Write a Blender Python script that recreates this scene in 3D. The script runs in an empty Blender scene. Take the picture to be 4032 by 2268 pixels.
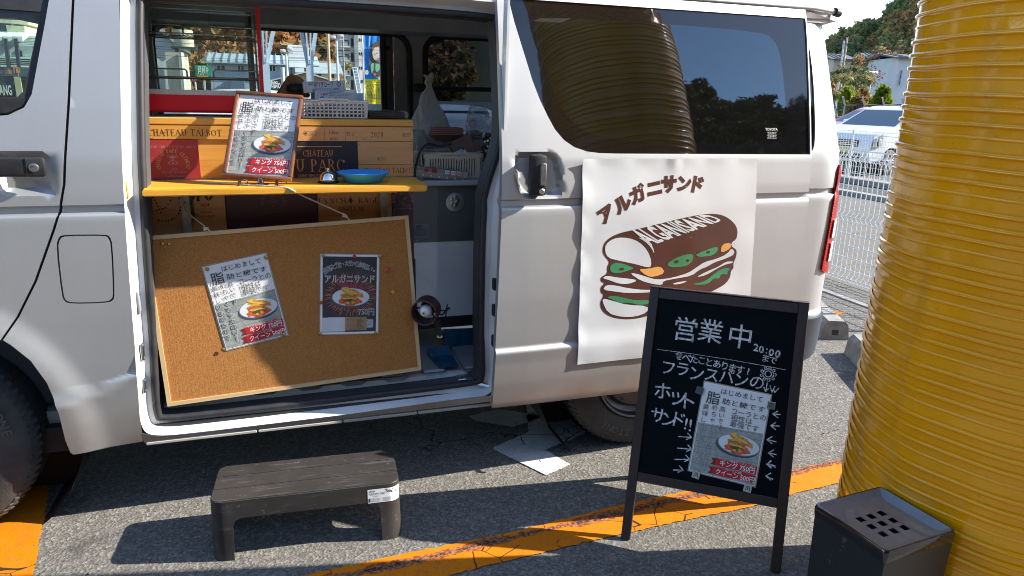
import bpy, bmesh, math, random
import numpy as np
from mathutils import Vector, Matrix, geometry
random.seed(7); RNG = np.random.default_rng(7)
R = math.radians
scene = bpy.context.scene
COL = scene.collection

# ------------------------------------------------------------------ camera
cam_d = bpy.data.cameras.new('camera'); cam_o = bpy.data.objects.new('camera', cam_d); COL.objects.link(cam_o)
cr, cu, cf = Vector((.95226, -.30452, .02153)), Vector((.06018, .25640, .96470)), Vector((.29928, .91735, -.26248))
mw = Matrix.Identity(4)
for i in range(3):
    mw[i][0], mw[i][1], mw[i][2] = cr[i], cu[i], -cf[i]
mw.translation = (1.1705, -2.4265, 1.4617)
cam_o.matrix_world = mw
cam_d.sensor_width = 36; cam_d.lens = 24.633; cam_d.clip_start = .05; cam_d.clip_end = 3000
scene.camera = cam_o

# ------------------------------------------------------------------ sky and sun
SUN = Vector((1.0, -.218, .655)).normalized()          # towards the sun
world = bpy.data.worlds.new('World'); scene.world = world; world.use_nodes = True
wn = world.node_tree
sky = wn.nodes.new('ShaderNodeTexSky'); sky.sky_type = 'NISHITA'; sky.sun_disc = False
sky.sun_elevation = math.asin(SUN.z); sky.sun_rotation = math.atan2(SUN.x, SUN.y)
sky.air_density = 1.0; sky.dust_density = .4; sky.ozone_density = 2.3
wn.links.new(sky.outputs[0], wn.nodes['Background'].inputs[0]); wn.nodes['Background'].inputs[1].default_value = .115
sl = bpy.data.lights.new('sun', 'SUN'); so = bpy.data.objects.new('sun', sl); COL.objects.link(so)
sl.energy = 3.75; sl.angle = R(.5); sl.color = (1, .94, .84)
so.rotation_euler = SUN.to_track_quat('Z', 'Y').to_euler(); so.location = SUN * 30
vs = scene.view_settings
vs.view_transform = 'Standard'; vs.look = 'None'; vs.exposure = 1.82; vs.gamma = 1; vs.use_curve_mapping = False
cy = scene.cycles
cy.use_denoising = True; cy.filter_width = 1.0; cy.max_bounces = 10; cy.diffuse_bounces = 8; cy.glossy_bounces = 5; cy.transmission_bounces = 6; cy.transparent_max_bounces = 16
cy.caustics_reflective = False; cy.caustics_refractive = False; cy.sample_clamp_indirect = 8

# ------------------------------------------------------------------ materials
MATS = {}
def srgb(r, g, b):
    f = lambda c: (c / 255 / 12.92) if c / 255 <= .04045 else ((c / 255 + .055) / 1.055) ** 2.4
    return (f(r), f(g), f(b))
class NT:
    def __init__(s, name):
        s.m = bpy.data.materials.new(name); s.m.use_nodes = True; s.t = s.m.node_tree
        s.b = s.t.nodes['Principled BSDF']; s.out = s.t.nodes['Material Output']; s._c = None
    def n(s, ty, **k):
        x = s.t.nodes.new('ShaderNode' + ty)
        for a, v in k.items():
            if hasattr(x, a): setattr(x, a, v)
        return x
    def l(s, a, b): s.t.links.new(a, b)
    def co(s):
        if s._c is None: s._c = s.n('TexCoord').outputs['Object']
        return s._c
    def sc(s, sx, sy, sz, rot=(0, 0, 0)):
        m = s.n('Mapping'); m.inputs['Scale'].default_value = (sx, sy, sz); m.inputs['Rotation'].default_value = rot
        s.l(s.co(), m.inputs[0]); return m.outputs[0]
    def noise(s, scale, detail=3, rough=.55, vec=None, dist=0):
        x = s.n('TexNoise'); x.inputs['Scale'].default_value = scale; x.inputs['Detail'].default_value = detail
        x.inputs['Roughness'].default_value = rough; x.inputs['Distortion'].default_value = dist
        s.l(vec or s.co(), x.inputs['Vector']); return x.outputs['Fac']
    def vor(s, scale, feat='F1', out='Distance', vec=None):
        x = s.n('TexVoronoi', feature=feat); x.inputs['Scale'].default_value = scale
        s.l(vec or s.co(), x.inputs['Vector']); return x.outputs[out]
    def ramp(s, fac, *st):
        x = s.n('ValToRGB'); e = x.color_ramp.elements
        while len(e) < len(st): e.new(.5)
        for el, (p, c) in zip(e, st):
            el.position = p; el.color = (*c, 1) if hasattr(c, '__len__') else (c, c, c, 1)
        s.l(fac, x.inputs[0]); return x.outputs[0]
    def mix(s, fac, a, b, mode='MIX'):
        x = s.n('MixRGB', blend_type=mode)
        for v, i in ((fac, 0), (a, 1), (b, 2)):
            if hasattr(v, 'links') or isinstance(v, bpy.types.NodeSocket): s.l(v, x.inputs[i])
            elif hasattr(v, '__len__'): x.inputs[i].default_value = (*v, 1)
            elif i == 0: x.inputs[0].default_value = v
            else: x.inputs[i].default_value = (v, v, v, 1)
        return x.outputs[0]
    def math(s, op, a, b=0, c=None):
        x = s.n('Math', operation=op)
        for v, i in ((a, 0), (b, 1), (c, 2)):
            if v is None: continue
            if isinstance(v, bpy.types.NodeSocket): s.l(v, x.inputs[i])
            else: x.inputs[i].default_value = v
        return x.outputs[0]
    def set(s, **k):
        for a, v in k.items():
            i = s.b.inputs[a.replace('_', ' ')]
            if isinstance(v, bpy.types.NodeSocket): s.l(v, i)
            elif hasattr(v, '__len__') and len(v) == 3: i.default_value = (*v, 1)
            else: i.default_value = v
        return s
    def bump(s, h, strength=.3, dist=.01):
        x = s.n('Bump'); x.inputs['Strength'].default_value = strength; x.inputs['Distance'].default_value = dist
        s.l(h, x.inputs['Height']); s.l(x.outputs[0], s.b.inputs['Normal']); return s
def mat(name, col, rough=.5, metal=0, var=.12, vs_=8, coat=0, bump=None, spec=None):
    """Principled colour with soft uneven tone, roughness variation and optional fine relief."""
    if name in MATS: return MATS[name]
    t = NT(name)
    f = t.noise(vs_, 4)
    hi = tuple(min(1, c * (1 + var)) for c in col); lo = tuple(c * (1 - var) for c in col)
    t.set(Base_Color=t.ramp(f, (.3, lo), (.7, hi)), Metallic=metal, Coat_Weight=coat)
    t.set(Roughness=t.math('MULTIPLY_ADD', f, .25 * rough, rough * .88))
    if spec is not None: t.set(Specular_IOR_Level=spec)
    if bump: t.bump(t.noise(bump[0], 3), bump[1], .004)
    MATS[name] = t.m; return t.m
def reg(t): MATS[t.m.name] = t.m; return t.m

# ------------------------------------------------------------------ objects
INV = {}
def link(o, parent=None):
    COL.objects.link(o)
    if parent is not None: o.parent = parent
    return o
def thing(name, label, cat, loc=(0, 0, 0), M=None, group=None):
    o = bpy.data.objects.new(name, None); o.empty_display_size = .1; link(o)
    M = M or Matrix.Translation(loc)
    o.matrix_world = M; INV[o.name] = M.inverted()
    o['label'] = label; o['category'] = cat
    if group: o['group'] = group
    return o
def tag(o, label, cat, group=None):
    o['label'] = label; o['category'] = cat
    if group: o['group'] = group
    return o
def copy_tree(o, loc=None, M=None, label=None):
    def rec(a, par):
        c = a.copy(); COL.objects.link(c)
        if par is not None: c.parent = par
        for ch in a.children: rec(ch, c)
        return c
    c = rec(o, None)
    if M is not None: c.matrix_world = M
    elif loc is not None: c.location = loc
    if label: c['label'] = label
    return c
class MB:
    """Collects shapes; .obj links them as one mesh object."""
    def __init__(s, T=None): s.v = []; s.f = []; s.mi = []; s.cur = 0; s.T = T
    def add(s, vs, fs, mi=None):
        b = len(s.v)
        s.v += [tuple(s.T @ Vector(v)) for v in vs] if s.T is not None else [tuple(v) for v in vs]
        s.f += [tuple(b + i for i in f) for f in fs]; s.mi += [s.cur if mi is None else mi] * len(fs)
        return s
    def box(s, x0, x1, y0, y1, z0, z1):
        return s.add([(x0, y0, z0), (x1, y0, z0), (x1, y1, z0), (x0, y1, z0), (x0, y0, z1), (x1, y0, z1), (x1, y1, z1), (x0, y1, z1)],
                     [(0, 3, 2, 1), (4, 5, 6, 7), (0, 1, 5, 4), (1, 2, 6, 5), (2, 3, 7, 6), (3, 0, 4, 7)])
    def rbox(s, x0, x1, y0, y1, z0, z1, r=.005, seg=2):
        bm = bmesh.new(); bmesh.ops.create_cube(bm, size=1)
        for v in bm.verts:
            v.co = Vector(((x0 + x1) / 2 + v.co.x * (x1 - x0), (y0 + y1) / 2 + v.co.y * (y1 - y0), (z0 + z1) / 2 + v.co.z * (z1 - z0)))
        bmesh.ops.bevel(bm, geom=bm.edges[:] + bm.verts[:], offset=r, segments=seg, affect='EDGES', profile=.5)
        s.bm(bm); return s
    def bm(s, bm):
        bm.verts.index_update()
        s.add([v.co.copy() for v in bm.verts], [[v.index for v in f.verts] for f in bm.faces]); bm.free(); return s
    def tube(s, pts, r, n=8, closed=False, cap=True):
        P = [Vector(p) for p in pts]; k = len(P); rs = r if hasattr(r, '__len__') else [r] * k
        vs = []; prev = None
        for i, p in enumerate(P):
            a = P[(i - 1) % k] if (closed or i > 0) else p; b = P[(i + 1) % k] if (closed or i < k - 1) else p
            t = (b - a).normalized()
            if prev is None:
                u = t.orthogonal().normalized()
            else:
                u = prev - t * prev.dot(t)
                u = u.normalized() if u.length > 1e-6 else t.orthogonal().normalized()
            prev = u; w = t.cross(u)
            for j in range(n):
                an = 2 * math.pi * j / n
                vs.append(p + (u * math.cos(an) + w * math.sin(an)) * rs[i])
        fs = []
        for i in range(k if closed else k - 1):
            i2 = (i + 1) % k
            for j in range(n):
                j2 = (j + 1) % n; fs.append((i * n + j, i * n + j2, i2 * n + j2, i2 * n + j))
        if cap and not closed:
            fs.append(tuple(range(n))[::-1]); fs.append(tuple((k - 1) * n + j for j in range(n)))
        return s.add(vs, fs)
    def lathe(s, prof, c=(0, 0, 0), n=24, axis='Z', a0=0, a1=2 * math.pi):
        """prof: list of (radius, height)."""
        full = abs(a1 - a0 - 2 * math.pi) < 1e-6; m = n if full else n + 1
        vs = []
        for rr, h in prof:
            for j in range(m):
                an = a0 + (a1 - a0) * j / n; x, y = rr * math.cos(an), rr * math.sin(an)
                vs.append({'Z': (c[0] + x, c[1] + y, c[2] + h), 'Y': (c[0] + x, c[1] + h, c[2] + y), 'X': (c[0] + h, c[1] + x, c[2] + y)}[axis])
        fs = []
        for i in range(len(prof) - 1):
            for j in range(n):
                j2 = (j + 1) % m; q = (i * m + j, i * m + j2, (i + 1) * m + j2, (i + 1) * m + j)
                fs.append(q if axis != 'Y' else q[::-1])
        return s.add(vs, fs)
    def prism(s, poly, y0, y1, plane='XZ'):
        """extruded 2D polygon (x,z) between y0 (front) and y1."""
        k = len(poly)
        g = {'XZ': lambda p, d: (p[0], d, p[1]), 'XY': lambda p, d: (p[0], p[1], d), 'YZ': lambda p, d: (d, p[0], p[1])}[plane]
        vs = [g(p, y0) for p in poly] + [g(p, y1) for p in poly]
        ar = sum(poly[i][0] * poly[(i + 1) % k][1] - poly[(i + 1) % k][0] * poly[i][1] for i in range(k))
        fs = [tuple(range(k)), tuple(range(2 * k - 1, k - 1, -1))] + [(i, i + k, (i + 1) % k + k, (i + 1) % k) for i in range(k)]
        return s.add(vs, fs)
    def flat(s, poly, y, mi=None):
        """a flat printed shape (x,z) at depth y, facing -y."""
        return s.add([(p[0], y, p[1]) for p in poly], [tuple(range(len(poly)))], mi)
    def obj(s, name, m, parent=None, smooth=False, world=True, kind=None, angle=40):
        me = bpy.data.meshes.new(name)
        vs = s.v
        if parent is not None and world:
            Mi = INV[parent.name]; vs = [tuple(Mi @ Vector(v)) for v in vs]
        me.from_pydata(vs, [], s.f)
        ms = m if isinstance(m, (list, tuple)) else [m]
        for x in ms: me.materials.append(x)
        if len(ms) > 1: me.polygons.foreach_set('material_index', s.mi)
        bm = bmesh.new(); bm.from_mesh(me)
        if not getattr(s, 'noflip', False): bmesh.ops.recalc_face_normals(bm, faces=bm.faces)
        bm.to_mesh(me); bm.free()
        if smooth:
            me.polygons.foreach_set('use_smooth', [True] * len(me.polygons))
            try: me.set_sharp_from_angle(angle=R(angle))
            except Exception: pass
        me.update()
        o = bpy.data.objects.new(name, me); link(o, parent)
        INV[o.name] = INV[parent.name] if parent is not None else Matrix.Identity(4)
        if kind: o['kind'] = kind
        return o
def ell(cx, cz, rx, rz, n=28, a0=0, a1=360, rot=0):
    out = []
    for i in range(n):
        a = R(a0 + (a1 - a0) * i / (n - (0 if a1 - a0 == 360 else 1)))
        x, z = rx * math.cos(a), rz * math.sin(a); c, q = math.cos(R(rot)), math.sin(R(rot))
        out.append((cx + x * c - z * q, cz + x * q + z * c))
    return out
def rrect(x0, z0, x1, z1, r, n=5):
    out = []
    for cx, cz, a in ((x1 - r, z1 - r, 0), (x0 + r, z1 - r, 90), (x0 + r, z0 + r, 180), (x1 - r, z0 + r, 270)):
        out += [(cx + r * math.cos(R(a + 90 * i / n)), cz + r * math.sin(R(a + 90 * i / n))) for i in range(n + 1)]
    return out
def smooth_poly(pts, it=2, closed=True):
    for _ in range(it):
        q = []
        for i in range(len(pts) if closed else len(pts) - 1):
            a, b = pts[i], pts[(i + 1) % len(pts)]
            q += [tuple(a[k] * .75 + b[k] * .25 for k in range(len(a))), tuple(a[k] * .25 + b[k] * .75 for k in range(len(a)))]
        pts = q if closed else [pts[0]] + q + [pts[-1]]
    return pts
_txt = {}
def glyphs(body, bold=0.0):
    """flat outlines of a text: verts (x,y) with em size 1, faces, width."""
    k = (body, bold)
    if k not in _txt:
        c = bpy.data.curves.new('t', 'FONT'); c.body = body; c.size = 1; c.resolution_u = 2; c.offset = bold; c.fill_mode = 'FRONT'
        o = bpy.data.objects.new('t', c); me = bpy.data.meshes.new_from_object(o)
        vs = [(v.co.x, v.co.y) for v in me.vertices]; fs = [tuple(p.vertices) for p in me.polygons]
        bpy.data.objects.remove(o); bpy.data.curves.remove(c); bpy.data.meshes.remove(me)
        if vs:
            x0 = min(v[0] for v in vs); x1 = max(v[0] for v in vs); z0 = min(v[1] for v in vs); z1 = max(v[1] for v in vs)
        else: x0 = x1 = z0 = z1 = 0
        _txt[k] = (vs, fs, (x0, x1, z0, z1))
    return _txt[k]
def text(mb, body, x, z, size, y=0, mi=0, bold=0.0, fit=None, fn=None, rot=0, anchor='c', sy=1.0, fity=None):
    """centre a text at (x,z); fit = width to fill; fn maps (x,z)->(x,y,z)."""
    vs, fs, (x0, x1, z0, z1) = glyphs(body, bold)
    if not vs: return
    sx = size; sz = size * sy
    if fit: sx = fit / (x1 - x0)
    if fity: sz = fity / (z1 - z0)
    ox = (x0 + x1) / 2 if anchor == 'c' else x0; oz = (z0 + z1) / 2
    c, q = math.cos(R(rot)), math.sin(R(rot)); out = []
    for a, b in vs:
        px, pz = (a - ox) * sx, (b - oz) * sz
        px, pz = x + px * c - pz * q, z + px * q + pz * c
        out.append(fn(px, pz) if fn else (px, y, pz))
    mb.add(out, fs, mi)
def arc_text(mb, body, cx, cz, r, a_start, a_end, size, y=0, mi=0, bold=0.0, fn=None):
    """letters along a circle from angle a_start to a_end (degrees, clockwise reading)."""
    n = len(body)
    for i, ch in enumerate(body):
        if ch == ' ': continue
        a = a_start + (a_end - a_start) * (i + .5) / n
        text(mb, ch, cx + r * math.cos(R(a)), cz + r * math.sin(R(a)), size, y, mi, bold, rot=a - 90, fn=fn)
def fill(outline, holes=(), step=.03):
    """triangulate a 2D outline with holes on a fine grid; returns verts, faces, loops of boundary indices."""
    loops = [list(outline)] + [list(h) for h in holes]
    pts = []; edges = []; L = []
    for lp in loops:
        # subdivide long edges
        out = []
        for i in range(len(lp)):
            a, b = Vector(lp[i]), Vector(lp[(i + 1) % len(lp)]); k = max(1, int((b - a).length / step))
            out += [tuple(a.lerp(b, j / k)) for j in range(k)]
        b0 = len(pts); pts += out; m = len(out); edges += [(b0 + i, b0 + (i + 1) % m) for i in range(m)]; L.append(list(range(b0, b0 + m)))
    A = [np.array([pts[i] for i in lp]) for lp in L]
    def inside(P, poly):
        r = np.zeros(len(P), bool); x, z = P[:, 0], P[:, 1]; n = len(poly)
        for i in range(n):
            x0, z0 = poly[i]; x1, z1 = poly[(i + 1) % n]
            if z0 == z1: continue
            c = ((z0 > z) != (z1 > z)) & (x < (x1 - x0) * (z - z0) / (z1 - z0) + x0); r ^= c
        return r
    lo, hi = A[0].min(0), A[0].max(0)
    gx, gz = np.meshgrid(np.arange(lo[0] + step / 2, hi[0], step), np.arange(lo[1] + step / 2, hi[1], step))
    Gp = np.stack([gx.ravel(), gz.ravel()], 1); ok = inside(Gp, A[0])
    for h in A[1:]: ok &= ~inside(Gp, h)
    Gp = Gp[ok]
    bp = np.array(pts)
    if len(Gp):
        d = np.full(len(Gp), 9.)
        for q in bp: d = np.minimum(d, np.hypot(Gp[:, 0] - q[0], Gp[:, 1] - q[1]))
        Gp = Gp[d > step * .45]
    allp = [Vector(q) for q in pts] + [Vector((float(a), float(b))) for a, b in Gp]
    vo, eo, fo, ov, oe, of = geometry.delaunay_2d_cdt(allp, edges, [], 0, 1e-6)
    V2 = np.array([tuple(v) for v in vo]); F = []
    cen = np.array([V2[list(f)].mean(0) for f in fo]); ok = inside(cen, A[0])
    for h in A[1:]: ok &= ~inside(cen, h)
    F = [tuple(f) for f, k in zip(fo, ok) if k]
    m = {}
    for i, src in enumerate(ov):
        for q in src: m[q] = i
    return [tuple(v) for v in V2], F, [[m[i] for i in lp] for lp in L]
def panel(mb, outline, yf, holes=(), step=.03, thick=.0, rim=None, lip=0.0):
    """body-side sheet: y = yf(x,z); rims turned inward by thick."""
    V, F, L = fill(outline, holes, step)
    vs = [(x, yf(x, z), z) for x, z in V]; fs = list(F)
    if thick:
        for lp in L:
            b = len(vs); k = len(lp)
            vs += [(vs[i][0], vs[i][1] + thick, vs[i][2]) for i in lp]
            fs += [(lp[i], lp[(i + 1) % k], b + (i + 1) % k, b + i) for i in range(k)]
    mb.add(vs, fs); return mb
def sst(a, b, x):
    t = min(1, max(0, (x - a) / (b - a))); return t * t * (3 - 2 * t)
# ------------------------------------------------------------------ ground
t = NT('asphalt'); co = t.co()
big = t.noise(.55, 5); agg = t.vor(115, out='Color'); ag2 = t.vor(210, out='Color'); fine = t.noise(60, 4, .7)
sep = t.n('SeparateColor'); t.l(agg, sep.inputs[0]); sp2 = t.n('SeparateColor'); t.l(ag2, sp2.inputs[0])
st = t.ramp(sep.outputs[0], (0, (.06, .056, .05)), (.35, (.11, .103, .091)), (.75, (.175, .162, .14)), (1, (.32, .298, .258)))
s2 = t.ramp(sp2.outputs[1], (0, (.07, .066, .06)), (.6, (.14, .13, .114)), (1, (.26, .242, .21)))
c = t.mix(.45, st, s2)
c = t.mix(t.ramp(big, (.35, 0.0), (.75, .35)), c, (.09, .084, .074))
stain = t.ramp(t.noise(3.1, 4), (.62, 0), (.72, .6)); c = t.mix(stain, c, (.05, .047, .043)); c = t.mix(t.ramp(t.noise(14, 5, .7), (.62, 0), (.70, .5)), c, (.055, .052, .047)); c = t.mix(t.ramp(t.noise(9, 5, .7), (.60, 0), (.72, .35)), c, (.24, .225, .195))
nz = t.n('TexNoise'); nz.inputs['Scale'].default_value = 2.2; nz.inputs['Detail'].default_value = 6; t.l(co, nz.inputs['Vector'])
crk = t.vor(.62, 'DISTANCE_TO_EDGE', vec=t.mix(.55, co, nz.outputs['Color'], 'ADD'))
c = t.mix(t.math('MULTIPLY', t.math('LESS_THAN', crk, .0012), t.math('GREATER_THAN', t.noise(.8, 2), .53)), c, (.018, .016, .014))
t.set(Base_Color=c, Roughness=.88, Specular_IOR_Level=.25)
t.bump(t.math('ADD', t.vor(115), t.math('MULTIPLY', fine, .6)), .55, .004); asphalt = reg(t)
t = NT('road_asphalt'); c = t.ramp(t.noise(40, 4, .8), (.3, (.03, .03, .03)), (.7, (.11, .108, .1)))
t.set(Base_Color=t.mix(t.noise(.4, 3), c, (.07, .068, .062)), Roughness=.9); road_m = reg(t)
def paint(name, col, dark, seam=None, wear=.5):
    """thick road paint with worn edges, cracks and (seam) a crumbled joint along it."""
    t = NT(name); co = t.co(); n1 = t.noise(9, 6, .7); n2 = t.noise(45, 4, .7)
    base = t.ramp(n1, (.3, tuple(c * .82 for c in col)), (.7, col))
    base = t.mix(t.ramp(n2, (.55, 0), (.75, .3)), base, dark)
    worn = t.math('MULTIPLY', t.ramp(t.noise(85, 4, .75), (.56, 0), (.62, .85)), t.ramp(t.noise(5, 4), (.4, .15), (.65, 1))); base = t.mix(worn, base, (.12, .105, .085))
    nz = t.n('TexNoise'); nz.inputs['Scale'].default_value = 6; t.l(co, nz.inputs['Vector'])
    wv = t.mix(.03, co, nz.outputs['Color'], 'ADD')
    ck = t.vor(7, 'DISTANCE_TO_EDGE', vec=wv)
    m = t.math('MULTIPLY', t.math('LESS_THAN', ck, .010), t.math('GREATER_THAN', t.noise(2.3, 2), .5))
    c = t.mix(m, base, (.05, .025, .012)); h = t.math('MULTIPLY_ADD', m, -1.0, t.math('MULTIPLY', n1, .5))
    if seam:
        sx = t.n('SeparateXYZ'); t.l(co, sx.inputs[0])
        wob = t.math('MULTIPLY_ADD', t.noise(5, 5, .7), .05, -.025)
        d = t.math('ABSOLUTE', t.math('ADD', t.math('ADD', sx.outputs['Y'], t.math('MULTIPLY_ADD', sx.outputs['X'], seam[1], seam[0])), wob))
        wide = t.math('MULTIPLY_ADD', t.noise(4, 4, .8), .075, -.018)
        near = t.math('LESS_THAN', d, wide); core = t.math('LESS_THAN', d, t.math('MULTIPLY', wide, .38))
        rub = t.ramp(t.vor(70, out='Distance'), (.15, (.50, .17, .05)), (.7, (.20, .055, .02)))
        c = t.mix(near, c, rub); c = t.mix(core, c, t.ramp(t.noise(90, 3), (.4, (.05, .022, .012)), (.65, (.30, .16, .09))))
        h = t.math('SUBTRACT', h, t.math('MULTIPLY', near, .8)); h = t.math('SUBTRACT', h, t.math('MULTIPLY', core, 1.2))
    t.set(Base_Color=c, Roughness=.7, Specular_IOR_Level=.15); t.bump(t.math('ADD', h, t.math('MULTIPLY', n2, .35)), .6, .006)
    return reg(t)
yellow_seam = paint('yellow_road_paint', (.66, .182, .003), (.36, .10, .010), seam=(.592, -.083))
yellow_p = paint('yellow_bay_paint', (.62, .168, .001), (.38, .11, .008))
white_p = paint('white_road_paint', (.56, .56, .535), (.26, .25, .235))
mb = MB(); mb.add([(-900, -900, -.008), (900, -900, -.008), (900, 900, -.008), (-900, 900, -.008)], [(0, 1, 2, 3)])
o = mb.obj('ground', mat('bare_ground', (.12, .115, .10), .95, vs_=.5)); o['kind'] = 'structure'
mb = MB(); mb.add([(-24, -24, 0), (10.1, -24, 0), (10.1, 60, 0), (-24, 60, 0)], [(0, 1, 2, 3)])
o = mb.obj('parking_lot', asphalt); o['kind'] = 'structure'
mb = MB(); mb.add([(10.3, -24, -.004), (30, -24, -.004), (30, 60, -.004), (10.3, 60, -.004)], [(0, 1, 2, 3)])
o = mb.obj('road', road_m); o['kind'] = 'structure'
conc = mat('rough_concrete', (.25, .238, .21), .9, var=.3, vs_=14, bump=(120, .5))
mb = MB(); y = -14
while y < 40: mb.rbox(10.1, 10.3, y, y + .595, -.02, .07, .012, 1); y += .6
o = mb.obj('kerb', conc); o['kind'] = 'structure'
mb = MB(); mb.rbox(5.25, 5.33, -3, 20, -.02, .010, .004, 1); o = mb.obj('drain_edge', conc); o['kind'] = 'structure'
def ragged(pts, amp, step=.009):
    out = []
    for i in range(len(pts)):
        a, b = Vector(pts[i]), Vector(pts[(i + 1) % len(pts)]); k = max(1, int((b - a).length / step)); nrm = Vector((b.y - a.y, a.x - b.x)).normalized()
        for j in range(k): out.append(tuple(a.lerp(b, j / k) + nrm * random.gauss(0, amp)))
    return out
def marking(name, pts, m, z=.004, amp=.0018, **k):
    mb = MB(); q = ragged(pts, amp, .009 if max(p[0] for p in pts) - min(p[0] for p in pts) < 3 else .014); V, F, L = fill(q, (), .2); b = [(x, yy, z) for x, yy in V]
    mb.add(b, F); o = mb.obj(name, m); o['kind'] = 'structure'; return o
up = [(-3.0, -.55), (-.2, -.50), (1.0, -.455), (1.393, -.428), (1.856, -.408), (2.283, -.359), (3.107, -.314), (3.34, -.303), (5.2, -.22)]
lo = [(5.2, -.36), (3.2, -.456), (2.989, -.47), (2.753, -.504), (2.381, -.515), (2.07, -.534), (1.742, -.556), (1.587, -.572), (1.0, -.61), (-.2, -.66), (-3, -.72)]
marking('yellow_line', up + lo, yellow_seam)
marking('yellow_bay_line', [(.19, 3.2), (.204, .558), (.285, .178), (.354, -.213), (.39, -.47), (-.05, -.49), (-.12, -.1), (-.2, 3.2)], yellow_p, .0055, .003)
marking('orange_mark', [(4.72, 1.55), (4.86, 1.56), (5.0, 1.47), (4.87, 1.42)], yellow_p, .004)
marking('white_arrow', [(2.5, .72), (2.386, .349), (2.4, .225), (2.389, .208), (2.167, .113), (2.223, -.031), (2.097, -.085), (2.02, .056), (1.953, .176), (1.958, .195), (2.15, .29), (2.25, .62)], white_p, amp=.0014)
marking('white_arrow_tip', [(1.93, .52), (2.08, .556), (2.136, .532), (2.269, .42), (2.187, .386), (2.096, .357), (1.95, .46)], white_p, amp=.0014)
# wheel stops
def wheel_stop(x, y, rot, label):
    th = thing('wheel_stop', label, 'wheel stop', M=Matrix.Translation((x, y, 0)) @ Matrix.Rotation(rot, 4, 'Z'), group='concrete wheel stops behind the van')
    mb = MB(); mb.prism([(-.09, 0), (.09, 0), (.075, .10), (.05, .125), (-.05, .125), (-.075, .10)], 0, .30, 'XZ'); mb.obj('block', conc, th, world=False)
    mb = MB(); mb.prism([(-.09, 0), (.09, 0), (.075, .10), (.05, .125), (-.05, .125), (-.075, .10)], .315, .62, 'XZ'); mb.obj('block', conc, th, world=False)
    mb = MB(); mb.box(-.02, .02, -.0015, .03, .03, .065); mb.obj('drain_slot', mat('dark_slot', (.03, .03, .03)), th, world=False)
wheel_stop(4.48, 1.0, R(-24), 'concrete wheel stop with a square hole, nearest the van bumper')
wheel_stop(4.435, .74, R(-205), 'concrete wheel stop with sloping end, next to the yellow post')

# ------------------------------------------------------------------ yellow post
t = NT('yellow_gloss_paint'); co = t.co()
d = t.noise(3, 5); st = t.noise(1, 4, vec=t.sc(9, 9, 1.2)); 
c = t.mix(t.ramp(d, (.4, 0), (.75, .5)), (.80, .335, .002), (.64, .255, .004))
c = t.mix(t.ramp(st, (.52, 0), (.78, .6)), c, (.34, .19, .06)); c = t.mix(t.ramp(t.noise(55, 4, .8), (.62, 0), (.70, .45)), c, (.22, .13, .06))
chip = t.ramp(t.noise(7.5, 3), (.77, 0), (.78, 1)); c = t.mix(chip, c, (.045, .05, .05))
t.set(Base_Color=c, Roughness=t.math('MULTIPLY_ADD', d, .20, .02), Specular_IOR_Level=.55)
t.bump(t.math('ADD', t.noise(75, 3, .6), t.math('MULTIPLY', t.noise(14, 2), .8)), .08, .005); yellow_gloss = reg(t)
PX, PY, PR = 3.007, -1.199, .388
th = thing('yellow_post', 'thick glossy yellow post wrapped in ribbed corrugated sheathing', 'post', (PX, PY, 0))
prof = []; z = 0.0; k = 0
while z < 4.6:
    h = .0072 if k % 4 != 3 else .0030
    w = .0090 if k % 4 != 3 else .0060
    prof += [(PR, z), (PR + .0005, z + .041 - 2 * w)]
    prof += [(PR + h * .25, z + .041 - 1.72 * w), (PR + h * .85, z + .041 - 1.45 * w), (PR + h, z + .041 - 1.2 * w), (PR + h * .96, z + .041 - w), (PR + h, z + .041 - .8 * w), (PR + h * .85, z + .041 - .55 * w), (PR + h * .25, z + .041 - .28 * w)]
    z += .0317; k += 1
mb = MB(); mb.lathe(prof, (PX, PY, 0), 112)
for i, (x, y, z) in enumerate(mb.v):                            # slightly dented, unevenly wound sleeve
    a = math.atan2(y - PY, x - PX); k_ = 1 + (.0016 * math.sin(3 * a + 2.1 * z) + .0012 * math.sin(7 * a - 3.3 * z + 1) + .0010 * math.sin(13 * a + 5 * z)) / PR
    mb.v[i] = (PX + (x - PX) * k_, PY + (y - PY) * k_, max(0, z + .0022 * math.sin(2 * a + 7 * z) + .0012 * math.sin(9 * a + 3 * z)))
o = mb.obj('corrugated_sleeve', yellow_gloss, th, smooth=True, angle=34)

# ------------------------------------------------------------------ van
t = NT('silver_white_paint'); co = t.co()
fl = t.noise(900, 2, .8); bg = t.noise(2.2, 4)
c = t.ramp(fl, (.3, (.39, .395, .40)), (.7, (.52, .525, .53)))
sx = t.n('SeparateXYZ'); t.l(co, sx.inputs[0])
dust = t.math('MULTIPLY', t.ramp(t.noise(1, 5, .65, vec=t.sc(7, 7, 1.6)), (.45, 0), (.8, 1)), .22); c = t.mix(dust, c, (.36, .345, .31))
low = t.math('MULTIPLY', t.ramp(sx.outputs['Z'], (.29, 1), (.50, 0)), t.ramp(t.noise(5, 5), (.3, .25), (.7, .9)))
c = t.mix(low, c, (.33, .27, .20))
scr = t.ramp(t.noise(30, 5, .8), (.72, 0), (.76, .35)); c = t.mix(scr, c, (.33, .32, .30))
t.set(Base_Color=c, Metallic=.7, Roughness=t.math('MULTIPLY_ADD', bg, .08, .50), Coat_Weight=.35, Coat_Roughness=.12)
t.bump(t.math('MULTIPLY', fl, 1), .02, .001); van_paint = reg(t)
jamb_paint = mat('white_jamb_paint', (.66, .66, .65), .4, vs_=4, coat=.4)
black_rub = mat('black_rubber', (.022, .022, .024), .55, vs_=20, var=.3)
black_pl = mat('black_plastic', (.02, .02, .021), .5, vs_=30, var=.3, bump=(300, .15), spec=.25)
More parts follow.
